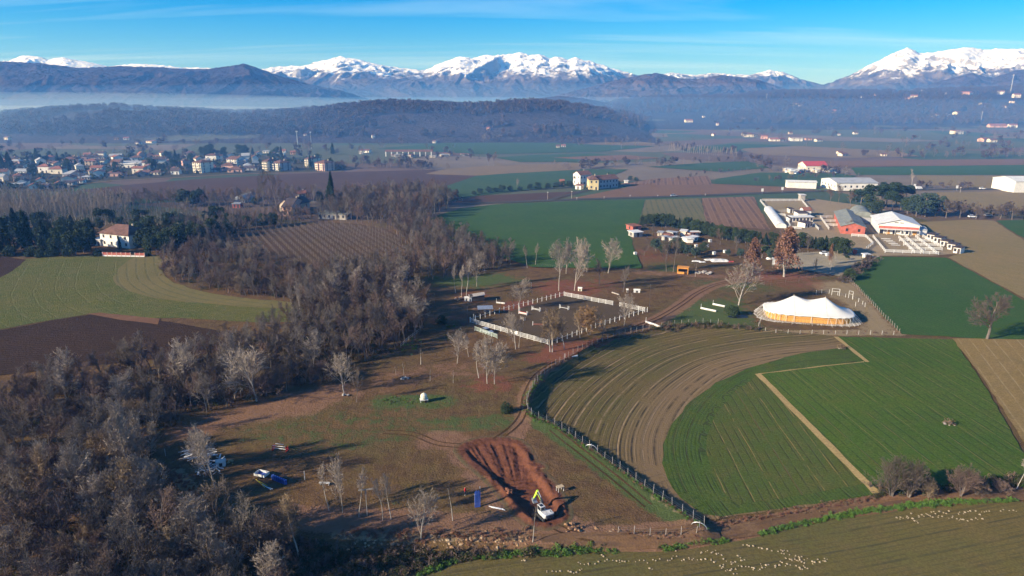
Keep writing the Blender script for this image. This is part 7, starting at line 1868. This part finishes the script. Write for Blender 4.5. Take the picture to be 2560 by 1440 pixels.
# the village: px, py, width, height, roof, wall, tile, turn, description
VH = [(36, 456, 30, 17, 'gable', 'cream', 'tile', 1.15, 'cream gabled house at the near corner of the village'), (6, 441, 16, 9, 'gable', 'white', 'brown', .3, 'small white house behind the cream corner house'), (74, 473, 22, 10, 'gable', 'cream', 'tile', 1.2, 'low cream gabled house next to the poplars'), (45, 467, 22, 6, 'flat', 'white', 'grey', .1, 'long low white outbuilding before the cream corner house'),
      (106, 473, 26, 8, 'gable', 'grey', 'dark', .1, 'shaded grey row house beside the poplars'), (92, 457, 16, 6, 'gable', 'white', 'tile', 1.1, 'tiny white house behind the shaded row house'), (138, 470, 22, 12, 'gable', 'pink', 'tile', 1.2, 'pinkish gabled house facing the poplars'), (166, 464, 30, 9, 'flat', 'grey', 'dark', .1, 'long shaded block with pilasters next to the pinkish house'),
      (178, 447, 42, 13, 'hip', 'grey', 'grey', .05, 'wide grey villa with a hipped roof and white ground floor'), (196, 459, 20, 7, 'flat', 'white', 'brown', .2, 'white garage below the wide grey villa'), (215, 450, 20, 8, 'hip', 'grey', 'grey', .2, 'blue grey bungalow at the village road'), (222, 435, 22, 8, 'gable', 'cream', 'brown', 1.0, 'cream cottage behind the bungalow'), (240, 427, 28, 8, 'gable', 'white', 'tile', .1, 'long white house with a low red roof'),
      (286, 442, 38, 10, 'hip', 'pink', 'brown', .15, 'broad pink house on the village road'), (227, 414, 27, 12, 'hip', 'tan', 'tile', .2, 'tan two storey house in the middle of the village'), (200, 402, 14, 8, 'gable', 'white', 'dark', 1.2, 'steep gabled white house far back'), (183, 408, 10, 7, 'flat', 'cream', 'brown', .1, 'cream cube house far back'), (129, 417, 18, 12, 'flat', 'white', 'brown', .2, 'white house with open verandas'), (148, 418, 10, 8, 'gable', 'grey', 'brown', .9, 'narrow grey house beside the verandas'),
      (35, 422, 14, 9, 'gable', 'cream', 'brown', 1.0, 'lone cream house under the tall conifer'), (245, 400, 18, 8, 'gable', 'white', 'dark', .4, 'white house with a slanting dark roof'), (291, 400, 20, 9, 'gable', 'white', 'brown', 1.3, 'white house with a tall gable'), (297, 408, 16, 6, 'gable', 'cream', 'tile', 1.0, 'cream cottage in front of the tall gable'), (322, 420, 50, 12, 'flat', 'white', 'grey', .1, 'large white hall at the heart of the village'), (342, 440, 16, 9, 'gable', 'pink', 'tile', 1.1, 'small pink house on the village road'), (360, 438, 26, 8, 'gable', 'grey', 'brown', .1, 'grey roofed house next to the small pink one'),
      (375, 419, 28, 5, 'flat', 'cream', 'brown', .05, 'long low cream building behind the pink house'), (376, 407, 14, 9, 'gable', 'white', 'dark', 1.0, 'white gabled house behind the low cream building'), (395, 402, 12, 7, 'gable', 'white', 'tile', 1.1, 'white cottage behind the apartment blocks'), (371, 427, 12, 6, 'flat', 'white', 'grey', .2, 'white shed between the gardens'), (390, 438, 26, 7, 'hip', 'cream', 'brown', .1, 'cream bungalow on the village road'), (412, 412, 16, 9, 'gable', 'pink', 'tile', .6, 'pink house at the back of the apartment row'),
      (217, 391, 16, 5, 'gable', 'pink', 'tile', .2, 'house with a bright red roof at the far edge'), (59, 407, 12, 5, 'flat', 'white', 'grey', .1, 'white shed under dark trees'), (393, 395, 18, 4, 'flat', 'cream', 'tile', .1, 'long low cream shed at the far edge'), (430, 431, 20, 10, 'gable', 'cream', 'brown', 1.1, 'cream gabled house beside the first apartment block'),
      (535, 431, 26, 6, 'hip', 'grey', 'dark', .1, 'shaded bungalow between the apartment blocks'), (587, 432, 36, 9, 'hip', 'pink', 'brown', .05, 'wide pink bungalow under a brown hipped roof'), (625, 427, 30, 8, 'hip', 'grey', 'dark', .1, 'dark roofed house next to the wide pink bungalow'), (515, 406, 12, 8, 'flat', 'white', 'grey', .1, 'white cube house behind the first apartment block'), (542, 402, 22, 13, 'flat', 'white', 'brown', .2, 'white two storey house with a flat roof'), (461, 397, 10, 7, 'flat', 'white', 'grey', .2, 'small white house below the dark trees'),
      (639, 388, 8, 6, 'gable', 'white', 'tile', .9, 'tiny white house at the far field'), (664, 383, 14, 3.5, 'flat', 'white', 'grey', .05, 'low white shed at the far field'), (682, 389, 10, 5, 'gable', 'white', 'tile', .8, 'small white house beside the low shed'), (706, 382, 15, 5, 'gable', 'cream', 'tile', .1, 'cream farmhouse with a red roof at the far field'), (704, 389, 10, 4, 'flat', 'white', 'grey', .1, 'white annex of the cream farmhouse'), (732, 386, 12, 6, 'gable', 'pink', 'tile', .3, 'red roofed house below the radio mast')]
for px, py, w, h, roof, wall, tile, a, lab in VH:
    vil(px, py, w, h, -a * .9 if a > .5 else a * .5, roof=roof, wall=wall, tile=tile, label=lab, win=2 if w < 18 else 3, ends=w > 19, chim=1 if roof != 'flat' else 0, group='village houses')
for px, py, w, h, a, fl, wall, lab in [(494, 433, 30, 27, -.5, 4, 'cream', 'first apartment block with a reddish roof and lit side'), (580, 415, 30, 17, -.35, 3, 'white', 'apartment house with a broad gable and balconies'), (664, 428, 18, 25, -.5, 4, 'cream', 'narrow apartment tower with a lit cream side'), (690, 428, 30, 21, -.5, 4, 'grey', 'grey apartment block joined to the narrow tower'), (770, 419, 18, 22, -.5, 4, 'cream', 'far apartment block with pale balconies'), (800, 428, 32, 21, -.5, 4, 'pink', 'pink apartment block at the end of the village')]:
    vil(px, py, w, h, a, roof='gable' if 'gable' in lab else 'hip', wall=wall, tile='brown', label=lab, win=4, balcony=2, floors=fl, rh=2.2, name='apartment_block', cat='apartment block', group='apartment blocks', d=13)
rv_ = random.Random(64)
for i, (x, y) in enumerate(fill(GL([(-20, 470), (-20, 404), (200, 396), (420, 392), (640, 392), (650, 424), (420, 440), (290, 446), (200, 455), (120, 468)]), 52, 12, 15)):
    w = rv_.uniform(7, 12); wall = rv_.choice(['white', 'white', 'cream', 'white', 'pink']); tl = rv_.choice(['tile', 'brown', 'dark', 'grey'])
    house('village_house', '%s cottage with %s roof packed between the village gardens' % ({'pink': 'pinkish'}.get(wall, wall), {'tile': 'a red', 'brown': 'a brown', 'dark': 'a dark', 'grey': 'a grey'}[tl]), 'house', x, y, .3, rv_.choice([0, -.9, .3, -1.2]), w, w * .75, rv_.uniform(3, 6), rv_.uniform(1.2, 2.2), roof=rv_.choice(['gable', 'gable', 'hip']), wall=wall, tile=tl, floors=1, win=2, ends=False, chim=1, group='%s cottages under %s roofs' % (wall, tl))
# houses on the ridge, hill and in the far hamlets
FARH = [(1868, 343, 22, 7), (1888, 343, 12, 7), (1910, 348, 16, 7), (1935, 353, 20, 5), (1957, 353, 20, 5), (1992, 353, 28, 8), (2022, 351, 14, 5), (2049, 354, 16, 4), (2098, 339, 6, 4), (2140, 336, 10, 3), (1977, 336, 8, 3), (1787, 340, 7, 3), (2398, 336, 24, 8), (2466, 354, 22, 6), (2484, 356, 18, 6), (2113, 391, 20, 5), (2102, 386, 12, 5), (2210, 391, 12, 5), (2284, 247, 16, 7), (2268, 249, 10, 5), (2412, 237, 20, 6), (2428, 236, 12, 5), (2503, 236, 14, 7), (2543, 245, 16, 8), (2194, 239, 12, 4), (2157, 245, 9, 4), (1990, 265, 12, 6), (2001, 266, 10, 4), (1901, 254, 10, 3), (2335, 292, 14, 5), (2348, 295, 18, 7), (2372, 291, 10, 6), (2399, 287, 18, 5), (2513, 272, 14, 6), (2462, 266, 16, 6), (1760, 294, 6, 4), (1723, 306, 18, 5), (1794, 314, 6, 5), (2533, 319, 18, 6), (2496, 319, 40, 5), (2080, 283, 18, 6), (1860, 298, 8, 4), (2310, 228, 8, 3), (2364, 236, 8, 4), (2530, 258, 10, 5),
        (75, 294, 8, 4), (253, 306, 7, 8), (227, 316, 5, 5), (15, 350, 12, 6), (10, 333, 6, 4), (934, 346, 6, 8), (1220, 325, 8, 5), (290, 350, 8, 2.5), (315, 350, 12, 2.5), (372, 358, 20, 3.5), (342, 361, 12, 3), (794, 333, 6, 3), (762, 340, 5, 2.5), (902, 385, 8, 9), (915, 382, 16, 6), (1085, 358, 8, 3), (1395, 370, 9, 3), (1409, 369, 10, 3)]
rr = random.Random(21)
for i, (px, py, w, h) in enumerate(FARH):
    wall = rr.choice(['white', 'cream', 'white', 'cream', 'pink']); a = rr.uniform(-.5, .5)
    lab = '%s %s on the %s' % ({'white': 'white', 'cream': 'cream', 'pink': 'pinkish'}[wall], 'house' if w < 16 else 'long house', 'plain far behind the fields' if py > 328 else 'wooded ridge')
    vil(px, py, w, h, a, roof='gable' if rr.random() < .75 else 'flat', wall=wall, tile=rr.choice(['tile', 'brown', 'tile']), label=lab, win=2, ends=False, chim=0, name='far_house', group=wall + ' far houses ' + ('plain' if py > 328 else 'ridge') + (' long' if w >= 16 else ''))
# long ruined sheds with white pillars
x, y = G(1010, 390)
r = thing('long_shed', 'long open shed on white pillars below the hill', 'shed', (x, y, 0), .02)
MB().add([(-20, -6, 5), (32, -6, 5), (32, 6, 5), (-20, 6, 5), (-20, 0, 7), (32, 0, 7)], [(0, 1, 5, 4), (2, 3, 4, 5), (1, 2, 5), (3, 0, 4), (3, 2, 1, 0)]).build('roof', RF['brown'], r)
for k in range(9): MB().box((-19 + k * 6.2, -5.6, 2.5), (.9, .9, 5)).build('pillar', WHITE, r)
for k in range(14):
    a, b_ = G(990 + rr.uniform(-10, 190), 388 + rr.uniform(0, 6))
    o = house('rubble_shed', 'low pale outbuilding scattered beside the long open shed', 'shed', a, b_, 0, rr.uniform(0, 3), rr.uniform(3, 7), rr.uniform(3, 5), rr.uniform(2, 3), .6, roof='flat', wall='stone', tile=rr.choice(['tile', 'grey']), win=0, chim=0, group='scattered outbuildings')

def front(name, label, cat, a, b_, d, h, rh, **k):
    p, q = Vector(G(*a)), Vector(G(*b_)); w = (q - p).length; t = (q - p).normalized(); n = Vector((-t.y, t.x)); c_ = (p + q) / 2 + n * d / 2
    return house(name, label, cat, c_.x, c_.y, .1, math.atan2(t.y, t.x), w, d, h, rh, **k)
def endon(name, label, cat, a, ang, L, w, h, rh, **k):
    """gable end at the foot pixel a (its middle), ridge running away at the angle ang"""
    p = Vector(G(*a)); t = Vector((math.cos(ang), math.sin(ang))); c_ = p + t * L / 2
    return house(name, label, cat, c_.x, c_.y, .1, ang, L, w, h, rh, **k)
# villa with its red wall
front('villa', 'white villa with a dark red hipped roof among evergreens', 'villa', (254, 614), (326, 622), 11, 6.2, 3.6, roof='hip', wall='white', tile='brown', floors=2, win=4, sills=True, eave=.7)
front('villa_terrace', 'white terrace with arches joined to the villa', 'terrace', (234, 614), (252, 615), 6, 3.0, .5, roof='flat', wall='white', tile='white', floors=1, win=2, chim=0, ends=False)
a, b_ = G(258, 641), G(362, 643)
r = thing('garden_wall', 'red panelled garden wall with a white base before the villa', 'wall', (a[0], a[1], 0), math.atan2(b_[1] - a[1], b_[0] - a[0])); L = math.dist(a, b_)
MB().box((L / 2, 0, .35), (L, .3, .7)).build('base', WHITE, r)
for k in range(9):
    if k != 6: MB().box((L * (k + .5) / 9, 0, 1.25), (L / 9 - .35, .2, 1.1)).build('panel', PL['red'], r)
for k in range(10): MB().box((L * k / 9, 0, 1.0), (.3, .34, 2.0)).build('pillar', PL['pink'], r)
front('red_farmhouse', 'red farmhouse with a long dark roof behind the vineyard', 'farmhouse', (707, 540), (730, 540), 24, 5.5, 3, roof='gable', wall='pink', tile='dark', floors=2, win=2)
front('farm_wing', 'dark roofed wing with skylights behind the red farmhouse', 'farmhouse', (728, 532), (775, 522), 9, 4.5, 3, roof='gable', wall='tan', tile='dark', floors=1, win=3)
front('farm_cottage', 'little cream cottage above the dark roofed wing', 'cottage', (748, 505), (766, 504), 6, 5.5, 1.5, roof='gable', wall='cream', tile='tile', floors=2, win=2)
front('glasshouse_shed', 'long low white shed overgrown at the back of the vineyard', 'shed', (795, 547), (864, 550), 7, 3.2, 1.0, roof='flat', wall='stone', tile='green', floors=1, win=6, chim=0)
front('grey_tunnel', 'grey barrel roofed tunnel behind the bare trees', 'tunnel', (612, 508), (645, 496), 8, 1.5, 3.0, roof='arch', wall='grey', tile='grey', floors=1, win=0, chim=0)
front('red_shed', 'low reddish shed by the orchard rows', 'shed', (582, 520), (600, 520), 5, 2.6, .6, roof='flat', wall='red', tile='grey', floors=1, win=2, chim=0)
front('garden_house', 'cream garden house half hidden by the villa evergreens', 'house', (440, 590), (458, 588), 6, 3.5, 1.8, roof='gable', wall='cream', tile='brown', floors=1, win=1)
# yellow farmhouse group
front('yellow_farmhouse', 'yellow farmhouse with a tall blank side on the plain', 'farmhouse', (1472, 475), (1496, 475), 14, 7.6, 2.4, roof='hip', wall='yellow', tile='brown', floors=2, win=2, sills=True)
front('white_farm_wing', 'white wing with small windows behind the yellow farmhouse', 'farmhouse', (1450, 466), (1478, 464), 10, 8.5, 2.4, roof='gable', wall='white', tile='brown', floors=2, win=4)
front('long_farm_wing', 'long shaded wing joined to the yellow farmhouse', 'farmhouse', (1498, 472), (1545, 468), 11, 6.5, 2.6, roof='gable', wall='grey', tile='brown', floors=2, win=6)
front('farm_shed', 'small white shed before the yellow farmhouse', 'shed', (1438, 473), (1452, 474), 5, 3, .8, roof='flat', wall='white', tile='tile', floors=1, win=1, chim=0)
front('garden_shed', 'small red roofed shed among the farmhouse shrubs', 'shed', (1400, 463), (1410, 463), 4, 3, 1.2, roof='gable', wall='pink', tile='tile', floors=1, win=1, chim=0)
front('white_shelter', 'low white shelter in the field behind the farmhouse', 'shelter', (1562, 458), (1570, 458), 3, 1.8, .4, roof='flat', wall='white', tile='white', floors=1, win=0, chim=0)
# stables
A1 = math.atan2(46, 17)
endon('red_stable', 'long red walled stable under a grey sheet roof', 'stable', (2131, 586), A1, 46, 11, 4.0, 1.8, wall='red', tile='green', floors=1, win=9, chim=0)
endon('white_porch', 'white gabled porch at the end of the red stable', 'porch', (2146, 584), A1, 6, 5, 2.6, 1.8, wall='red', tile='white', floors=1, win=1, chim=0)
endon('arched_hangar', 'grey arched hangar with a dark open end', 'hangar', (2156, 558), A1, 22, 9.5, 3.2, 3.4, roof='arch', wall='grey', tile='green', floors=1, win=0, chim=0)
p = G(2156, 558); MB().box((0, -.15, 2.1), (6.4, .2, 4.2)).build('hangar_opening', SHUT, None)
o = bpy.data.objects['hangar_opening']; o.parent = [q for q in COL.objects if q.name.startswith('arched_hangar')][0]; o.location = (-11.0, 0, 0); o.rotation_euler = (0, 0, math.pi / 2)
A2 = math.atan2(12, 4.2)
hall = endon('riding_hall', 'big white riding hall with a pale low gabled roof', 'hall', (2244, 586), A2, 24, 18.5, 5.0, 2.6, wall='white', tile='white', floors=1, win=0, chim=0, eave=.8)
for k in range(6): MB().box((-12.06, -7.5 + k * 3.0, 1.3), (.1, 1.6, 2.4)).build('stall_door', SHUT if k % 2 else TANW, hall)
MB().box((-12.05, 0, 3.4), (.08, 18, 1.2)).build('brick_band', PL['red'], hall)
for k in (-1.2, 1.2): MB().box((-12.06, k, 5.9), (.1, 1.8, .35)).build('vent_slot', SHUT, hall)
MB().box((-13.6, 0, 2.75), (3.0, 18.5, .12)).build('canopy_roof', RF['white'], hall)
for k in range(6): MB().box((-15.0, -9 + k * 3.6, 1.35), (.15, .15, 2.7)).build('canopy_post', WHITE, hall)
front('barrel_annex', 'low annex with a grey barrel roof beside the riding hall', 'annex', (2273, 588), (2316, 588), 7, 2.4, 1.6, roof='arch', wall='white', tile='grey', floors=1, win=0, chim=0)
front('white_cabin', 'white cabin with two windows in front of the riding hall', 'cabin', (2250, 588), (2272, 589), 4, 2.6, .4, roof='flat', wall='white', tile='white', floors=1, win=2, chim=0, ends=False, door=False)
for i, (px, py) in enumerate([(2326, 600), (2343, 608), (2360, 617), (2378, 625), (2392, 634)]):
    front('stable_box', 'white stable box in the stepped row beside the tan pasture', 'stable box', (px - 10, py - 2), (px + 8, py + 1), 4.2, 2.7, .5, roof='flat', wall='white', tile='dark', floors=1, win=2, chim=0, ends=False, group='stepped stable boxes')
front('white_barn', 'white barn with a pink roof in the stable yard', 'barn', (2009, 540), (2027, 540), 6, 3.4, 1.2, roof='gable', wall='white', tile='tile', floors=1, win=1, chim=0)
front('white_store', 'long white store with a dark flat roof in the stable yard', 'store', (1994, 546), (2018, 546), 6, 3.2, .6, roof='flat', wall='white', tile='dark', floors=1, win=0, chim=0)
front('tan_store', 'cream store with an orange front in the stable yard', 'store', (1980, 556), (2032, 555), 4, 2.8, .5, roof='flat', wall='cream', tile='tan' if False else 'white', floors=1, win=6, chim=0, ends=False)
front('stall_row', 'row of stalls with a dark lean-to roof', 'stall row', (2012, 570), (2030, 568), 5, 2.6, .6, roof='flat', wall='white', tile='dark', floors=1, win=3, chim=0, ends=False)
front('stall_row', 'small stall with a black roof beside the white tunnel', 'stall row', (1972, 556), (1982, 556), 4, 2.6, .5, roof='flat', wall='white', tile='dark', floors=1, win=1, chim=0, ends=False)
front('stall_row', 'small stall with a black roof before the sand arena', 'stall row', (1973, 533), (1982, 533), 4, 2.6, .5, roof='flat', wall='white', tile='dark', floors=1, win=1, chim=0, ends=False)
endon('white_tunnel', 'long white covered tunnel along the striped field', 'tunnel', (1953, 570), rzpx((1953, 570), (1921, 526)), math.dist(G(1953, 570), G(1921, 526)), 5.0, 1.0, 1.6, roof='arch', wall='white', tile='white', floors=1, win=0, chim=0)
front('round_top_shed', 'small grey silo shed by the road', 'shed', (2001, 503), (2012, 503), 4, 4, .4, roof='flat', wall='stone', tile='white', floors=1, win=0, chim=0)
front('industrial_shed', 'large industrial shed with a long grey roof behind the park', 'industrial shed', (2090, 478), (2192, 478), 26, 6.0, 2.0, roof='gable', wall='white', tile='grey', floors=1, win=7, chim=0, door=False)
front('long_white_shed', 'long white shed by the road', 'shed', (1967, 470), (2040, 472), 8, 4.6, .8, roof='gable', wall='white', tile='white', floors=1, win=0, chim=0)
front('white_hangar', 'white hangar with a grey band at the roadside', 'hangar', (2534, 482), (2640, 482), 24, 8.0, 2.2, roof='gable', wall='white', tile='white', floors=1, win=0, chim=0)
front('red_barn', 'open barn with a red roof above the junk yard', 'barn', (2014, 430), (2068, 430), 18, 5.5, 3.0, roof='gable', wall='cream', tile='red', floors=1, win=4, chim=0)
rr = random.Random(8)
for k in range(26):
    px, py = rr.uniform(1956, 2098), rr.uniform(428, 436)
    x, y = G(px, py)
    if k < 14: car(x, y, .35, rr.uniform(0, 3), rr.choice([CARW, SILVER, CARW, CARD, CARR]), 'vehicle parked in the junk yard before the red roofed barn', 'junk yard vehicles', van=rr.random() < .4)
    else: house('junk_container', 'pale container standing in the junk yard', 'container', x, y, .2, rr.uniform(0, 3), rr.uniform(4, 8), 2.6, 2.6, .3, roof='flat', wall=rr.choice(['white', 'grey', 'tan']), tile='white', win=0, chim=0, group='junk yard containers')
# yard fences, all white boards
for pts, lab in [([(2212, 632), (2346, 637)], 'white board fence along the front of the stable paddocks'), ([(2182, 594), (2213, 632)], 'white board fence along the stable drive'), ([(2246, 596), (2286, 634)], 'white board fence dividing the small paddocks'), ([(2262, 594), (2308, 635)], 'second white fence dividing the small paddocks'), ([(2288, 594), (2340, 636)], 'third white fence dividing the small paddocks'), ([(2306, 594), (2352, 620)], 'white fence in front of the stable boxes'), ([(2248, 604), (2330, 606)], 'white cross fence of the small paddocks'), ([(2258, 615), (2345, 617)], 'second white cross fence of the small paddocks'), ([(2272, 625), (2355, 627)], 'third white cross fence of the small paddocks'),
                 ([(1900, 504), (2004, 503)], 'white fence along the top of the sand arena'), ([(1900, 504), (1922, 530)], 'white fence along the striped field side of the sand arena'), ([(2004, 503), (2026, 530)], 'white fence along the lane side of the sand arena'), ([(1930, 531), (2006, 531)], 'dark railed fence between sand arena and stalls'), ([(2050, 545), (2072, 575)], 'white fence of the pens beside the red stable'), ([(2052, 546), (2080, 545)], 'white cross fence of the pens beside the red stable'), ([(2060, 556), (2092, 556)], 'second cross fence of the pens beside the red stable'), ([(2066, 566), (2100, 567)], 'third cross fence of the pens beside the red stable'), ([(2128, 592), (2164, 594), (2182, 612), (2165, 625)], 'white fence round the shaded paddock'), ([(1935, 540), (1962, 541), (1975, 568)], 'white pen fence beside the white tunnel'), ([(1970, 572), (2003, 574)], 'white pen fence below the cream store'), ([(2030, 560), (2046, 576)], 'white pen fence below the stalls')]:
    board_fence(pts, 4.0, 1.5, lab, rails=(.5, .95, 1.4), far=True, bw=.2, pw=.14, mat=WHITE if 'dark' not in lab else GREYW)
# horses' jumps stacked in the paddock
for k in range(5):
    a, b_ = G(2203 + k * 6, 598 + k * 4), G(2226 + k * 6, 599 + k * 4)
    o = MB().tube((0, 0, .25), (b_[0] - a[0], b_[1] - a[1], .25), .12, n=6).build('ground_pole', WHITE, None, (a[0], a[1], .1)); tag(o, 'white pole laid out on the earth of the stable paddock', 'pole', 'stable paddock poles')
# garden plots: tarps, shelters, scrap
def tarp(px, py, w, d, h, rz, mat, label, name='tarp', cat='tarp'):
    x, y, z = GH(px, py) if py > 600 else (*G(px, py), .1)
    bm = bmesh.new(); bmesh.ops.create_grid(bm, x_segments=7, y_segments=5, size=.5); q = random.Random(int(px * 3 + py))
    for v in bm.verts:
        e = min(.5 - abs(v.co.x), .5 - abs(v.co.y)); v.co.x *= w; v.co.y *= d; v.co.z = (h * q.uniform(.6, 1.0) if e > .05 else q.uniform(.0, .15))
    me = bpy.data.meshes.new(name); bm.to_mesh(me); bm.free()
    o = link(name, me, mat, None, (x, y, z), rz=rz); return tag(o, label, cat)
tarp(1800, 653, 8, 4, .9, .05, OFFW, 'large white tarpaulin over a stack by the garden plots'); tarp(1775, 650, 5, 2.5, .5, .1, OFFW, 'long white tarpaulin strip beside the large one'); tarp(1741, 654, 4, 1.2, .5, 0, WHITE, 'small white sheet before the garden plots'); tarp(1756, 656, 3, 1.2, .5, .2, WHITE, 'second small white sheet before the garden plots'); tarp(1828, 655, 2.5, 1.2, .5, .2, plain('red_sheet', (.42, .08, .08), .8), 'small red sheet beside the large tarpaulin')
tarp(1925, 648, 3.2, 2.2, .9, .1, WHITE, 'white covered load on the gravel yard'); tarp(1944, 622, 3, 1.2, .6, .1, WHITE, 'white boat shaped cover under the rust tree')
front('plot_shed', 'reddish plot shed at the corner of the green field', 'shed', (1582, 578), (1602, 576), 6, 2.4, .5, roof='flat', wall='red', tile='tile', floors=1, win=1, chim=0)
front('plot_shed', 'pale stone plot shed at the corner of the green field', 'shed', (1584, 594), (1606, 592), 5, 2.4, .5, roof='flat', wall='stone', tile='white', floors=1, win=1, chim=0)
rr = random.Random(31)
for k in range(15):
    px, py = rr.uniform(1650, 1735), rr.uniform(586, 606)
    x, y = G(px, py)
    house('plot_hut', 'pale hut among the garden plots under the conifer hedge', 'hut', x, y, .1, rr.uniform(0, 3), rr.uniform(2, 5), rr.uniform(2, 3), rr.uniform(1.6, 2.4), .4, roof='flat', wall=rr.choice(['white', 'cream', 'pink', 'stone', 'white']), tile=rr.choice(['white', 'grey', 'tile', 'white']), floors=1, win=1, chim=0, ends=False, door=False, group='garden plot huts')
for k, (px, py) in enumerate([(1588, 637), (1740, 618), (1775, 605), (1768, 618), (1812, 632), (1785, 636), (2068, 640)]):
    x, y, z = GH(px, py); o = house('white_box', 'small white box standing in the garden plots', 'box', x, y, z, .3, 1.2, 1.0, 1.1, .2, roof='flat', wall='white', tile='white', win=0, chim=0, eave=.05, group='small white boxes')
x, y, z = GH(1938, 661)
r = thing('water_tank', 'grey round water tank on the gravel yard', 'tank', (x, y, z)); MB().lathe([(1.3, 0), (1.3, 2.6), (.9, 3.0)], 18).build('tank_body', STEEL, r); MB().lathe([(.5, 3.0), (.45, 3.15)], 12).build('lid', GREYW, r)
cx0, cy0, cz0 = GH(2062, 636); car(cx0, cy0, cz0, .1, CARW, 'white car parked on the gravel yard')
for px, py, m_, lab in [(2320, 533, CARW, 'white van by the tan pasture hedge'), (2345, 530, CARR, 'red car beside the cedars'), (2296, 474, CARW, 'white van on the country road'), (2456, 474, CARW, 'white car on the country road by the hangar'), (1684, 492, SILVER, 'silver car on the country road behind the striped field'), (2430, 545, CARW, 'pale car behind the bare hedge'), (2470, 542, SILVER, 'grey car behind the bare hedge')]:
    x, y = G(px, py); car(x, y, .35, rr.uniform(-.2, .2), m_, lab, van='van' in lab)
x, y, z = GH(2164, 646); house('white_kiosk', 'little white kiosk at the drive entrance', 'kiosk', x, y, z, .2, 2.2, 1.6, 2.0, .4, roof='flat', wall='white', tile='white', floors=1, win=1, chim=0, ends=False, door=False)
x, y, z = GH(2137, 636); house('brick_pillar', 'brick gate pillar on the gravel yard', 'pillar', x, y, z, .2, 1.2, 1.2, 2.4, .2, roof='flat', wall='red', tile='grey', win=0, chim=0, eave=.1)
# orange shelter
a_, b2 = GH(1693, 684), GH(1720, 686)
r = thing('orange_shelter', 'orange boarded shelter with an open window front', 'shelter', (a_[0], a_[1], a_[2]), math.atan2(b2[1] - a_[1], b2[0] - a_[0])); L = math.dist(a_[:2], b2[:2])
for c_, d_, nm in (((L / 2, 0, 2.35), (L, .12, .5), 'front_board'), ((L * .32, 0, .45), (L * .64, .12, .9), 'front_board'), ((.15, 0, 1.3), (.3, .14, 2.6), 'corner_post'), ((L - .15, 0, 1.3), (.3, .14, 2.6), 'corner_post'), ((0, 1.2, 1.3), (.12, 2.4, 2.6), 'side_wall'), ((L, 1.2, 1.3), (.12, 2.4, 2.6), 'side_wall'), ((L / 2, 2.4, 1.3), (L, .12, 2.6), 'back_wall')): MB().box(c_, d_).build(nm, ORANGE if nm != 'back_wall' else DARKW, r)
MB().box((L / 2, 1.2, 2.66), (L + .4, 2.9, .1)).build('roof', ORANGE, r)
heap('scrap_heap', 1760, 684, 26, 3.2, .55, 'heap of dark and pale scrap beside the orange shelter', 'scrap heap')
# masts, pylons, road signs and poles
def mast(px, py, top, label, lattice=False, w=.5, far=True, group=None):
    x, y, z = hit_far(px, py) if far else (*G(px, py), 0.0)
    dd = y * CP + (CAM_Z - z) * SP; h = (py - top) / FPX * dd
    r = thing('radio_mast' if lattice or h > 18 else 'utility_pole', label, 'mast' if h > 18 else 'pole', (x, y, z), 0, group)
    MB().tube((0, 0, -1), (0, 0, h), w, w * .55, 6).build('shaft', STEEL if h > 18 else GREYW, r)
    for k in range(3): MB().box((w * 1.8 * math.cos(k * 2.1), w * 1.8 * math.sin(k * 2.1), h * .96), (.4, .4, h * .06)).build('antenna', WHITE, r)
mast(745, 372, 328, 'tall white radio mast behind the village', True, .7); mast(779, 372, 330, 'thin second mast behind the village', True, .35); mast(2526, 232, 188, 'lattice mast on the long ridge', True, 1.2); mast(1916, 252, 235, 'thin mast on the far ridge', True, .8); mast(1832, 236, 224, 'small mast on the hill top', True, .8); mast(2452, 305, 280, 'pale pylon on the ridge slope', True, .6)
for px, py, top in [(1369, 500, 480), (1429, 497, 478), (1442, 500, 494), (1510, 498, 492), (1575, 494, 488), (1644, 492, 488), (1763, 490, 485), (2400, 482, 468)]:
    mast(px, py, top, 'pale utility pole along the country road', False, .16, far=False, group='road poles')
for px, py in [(1955, 482), (1905, 486), (2391, 478), (2285, 474)]:
    x, y = G(px, py); r = thing('road_sign', 'blank white road sign facing the fields beside the country road', 'sign', (x, y, .3), 0, 'blank road signs'); MB().tube((0, 0, 0), (0, 0, 2.4), .06, n=6).build('pole', STEEL, r); MB().box((0, -.1, 2.8), (1.6, .06, 2.0)).build('panel', WHITE, r)
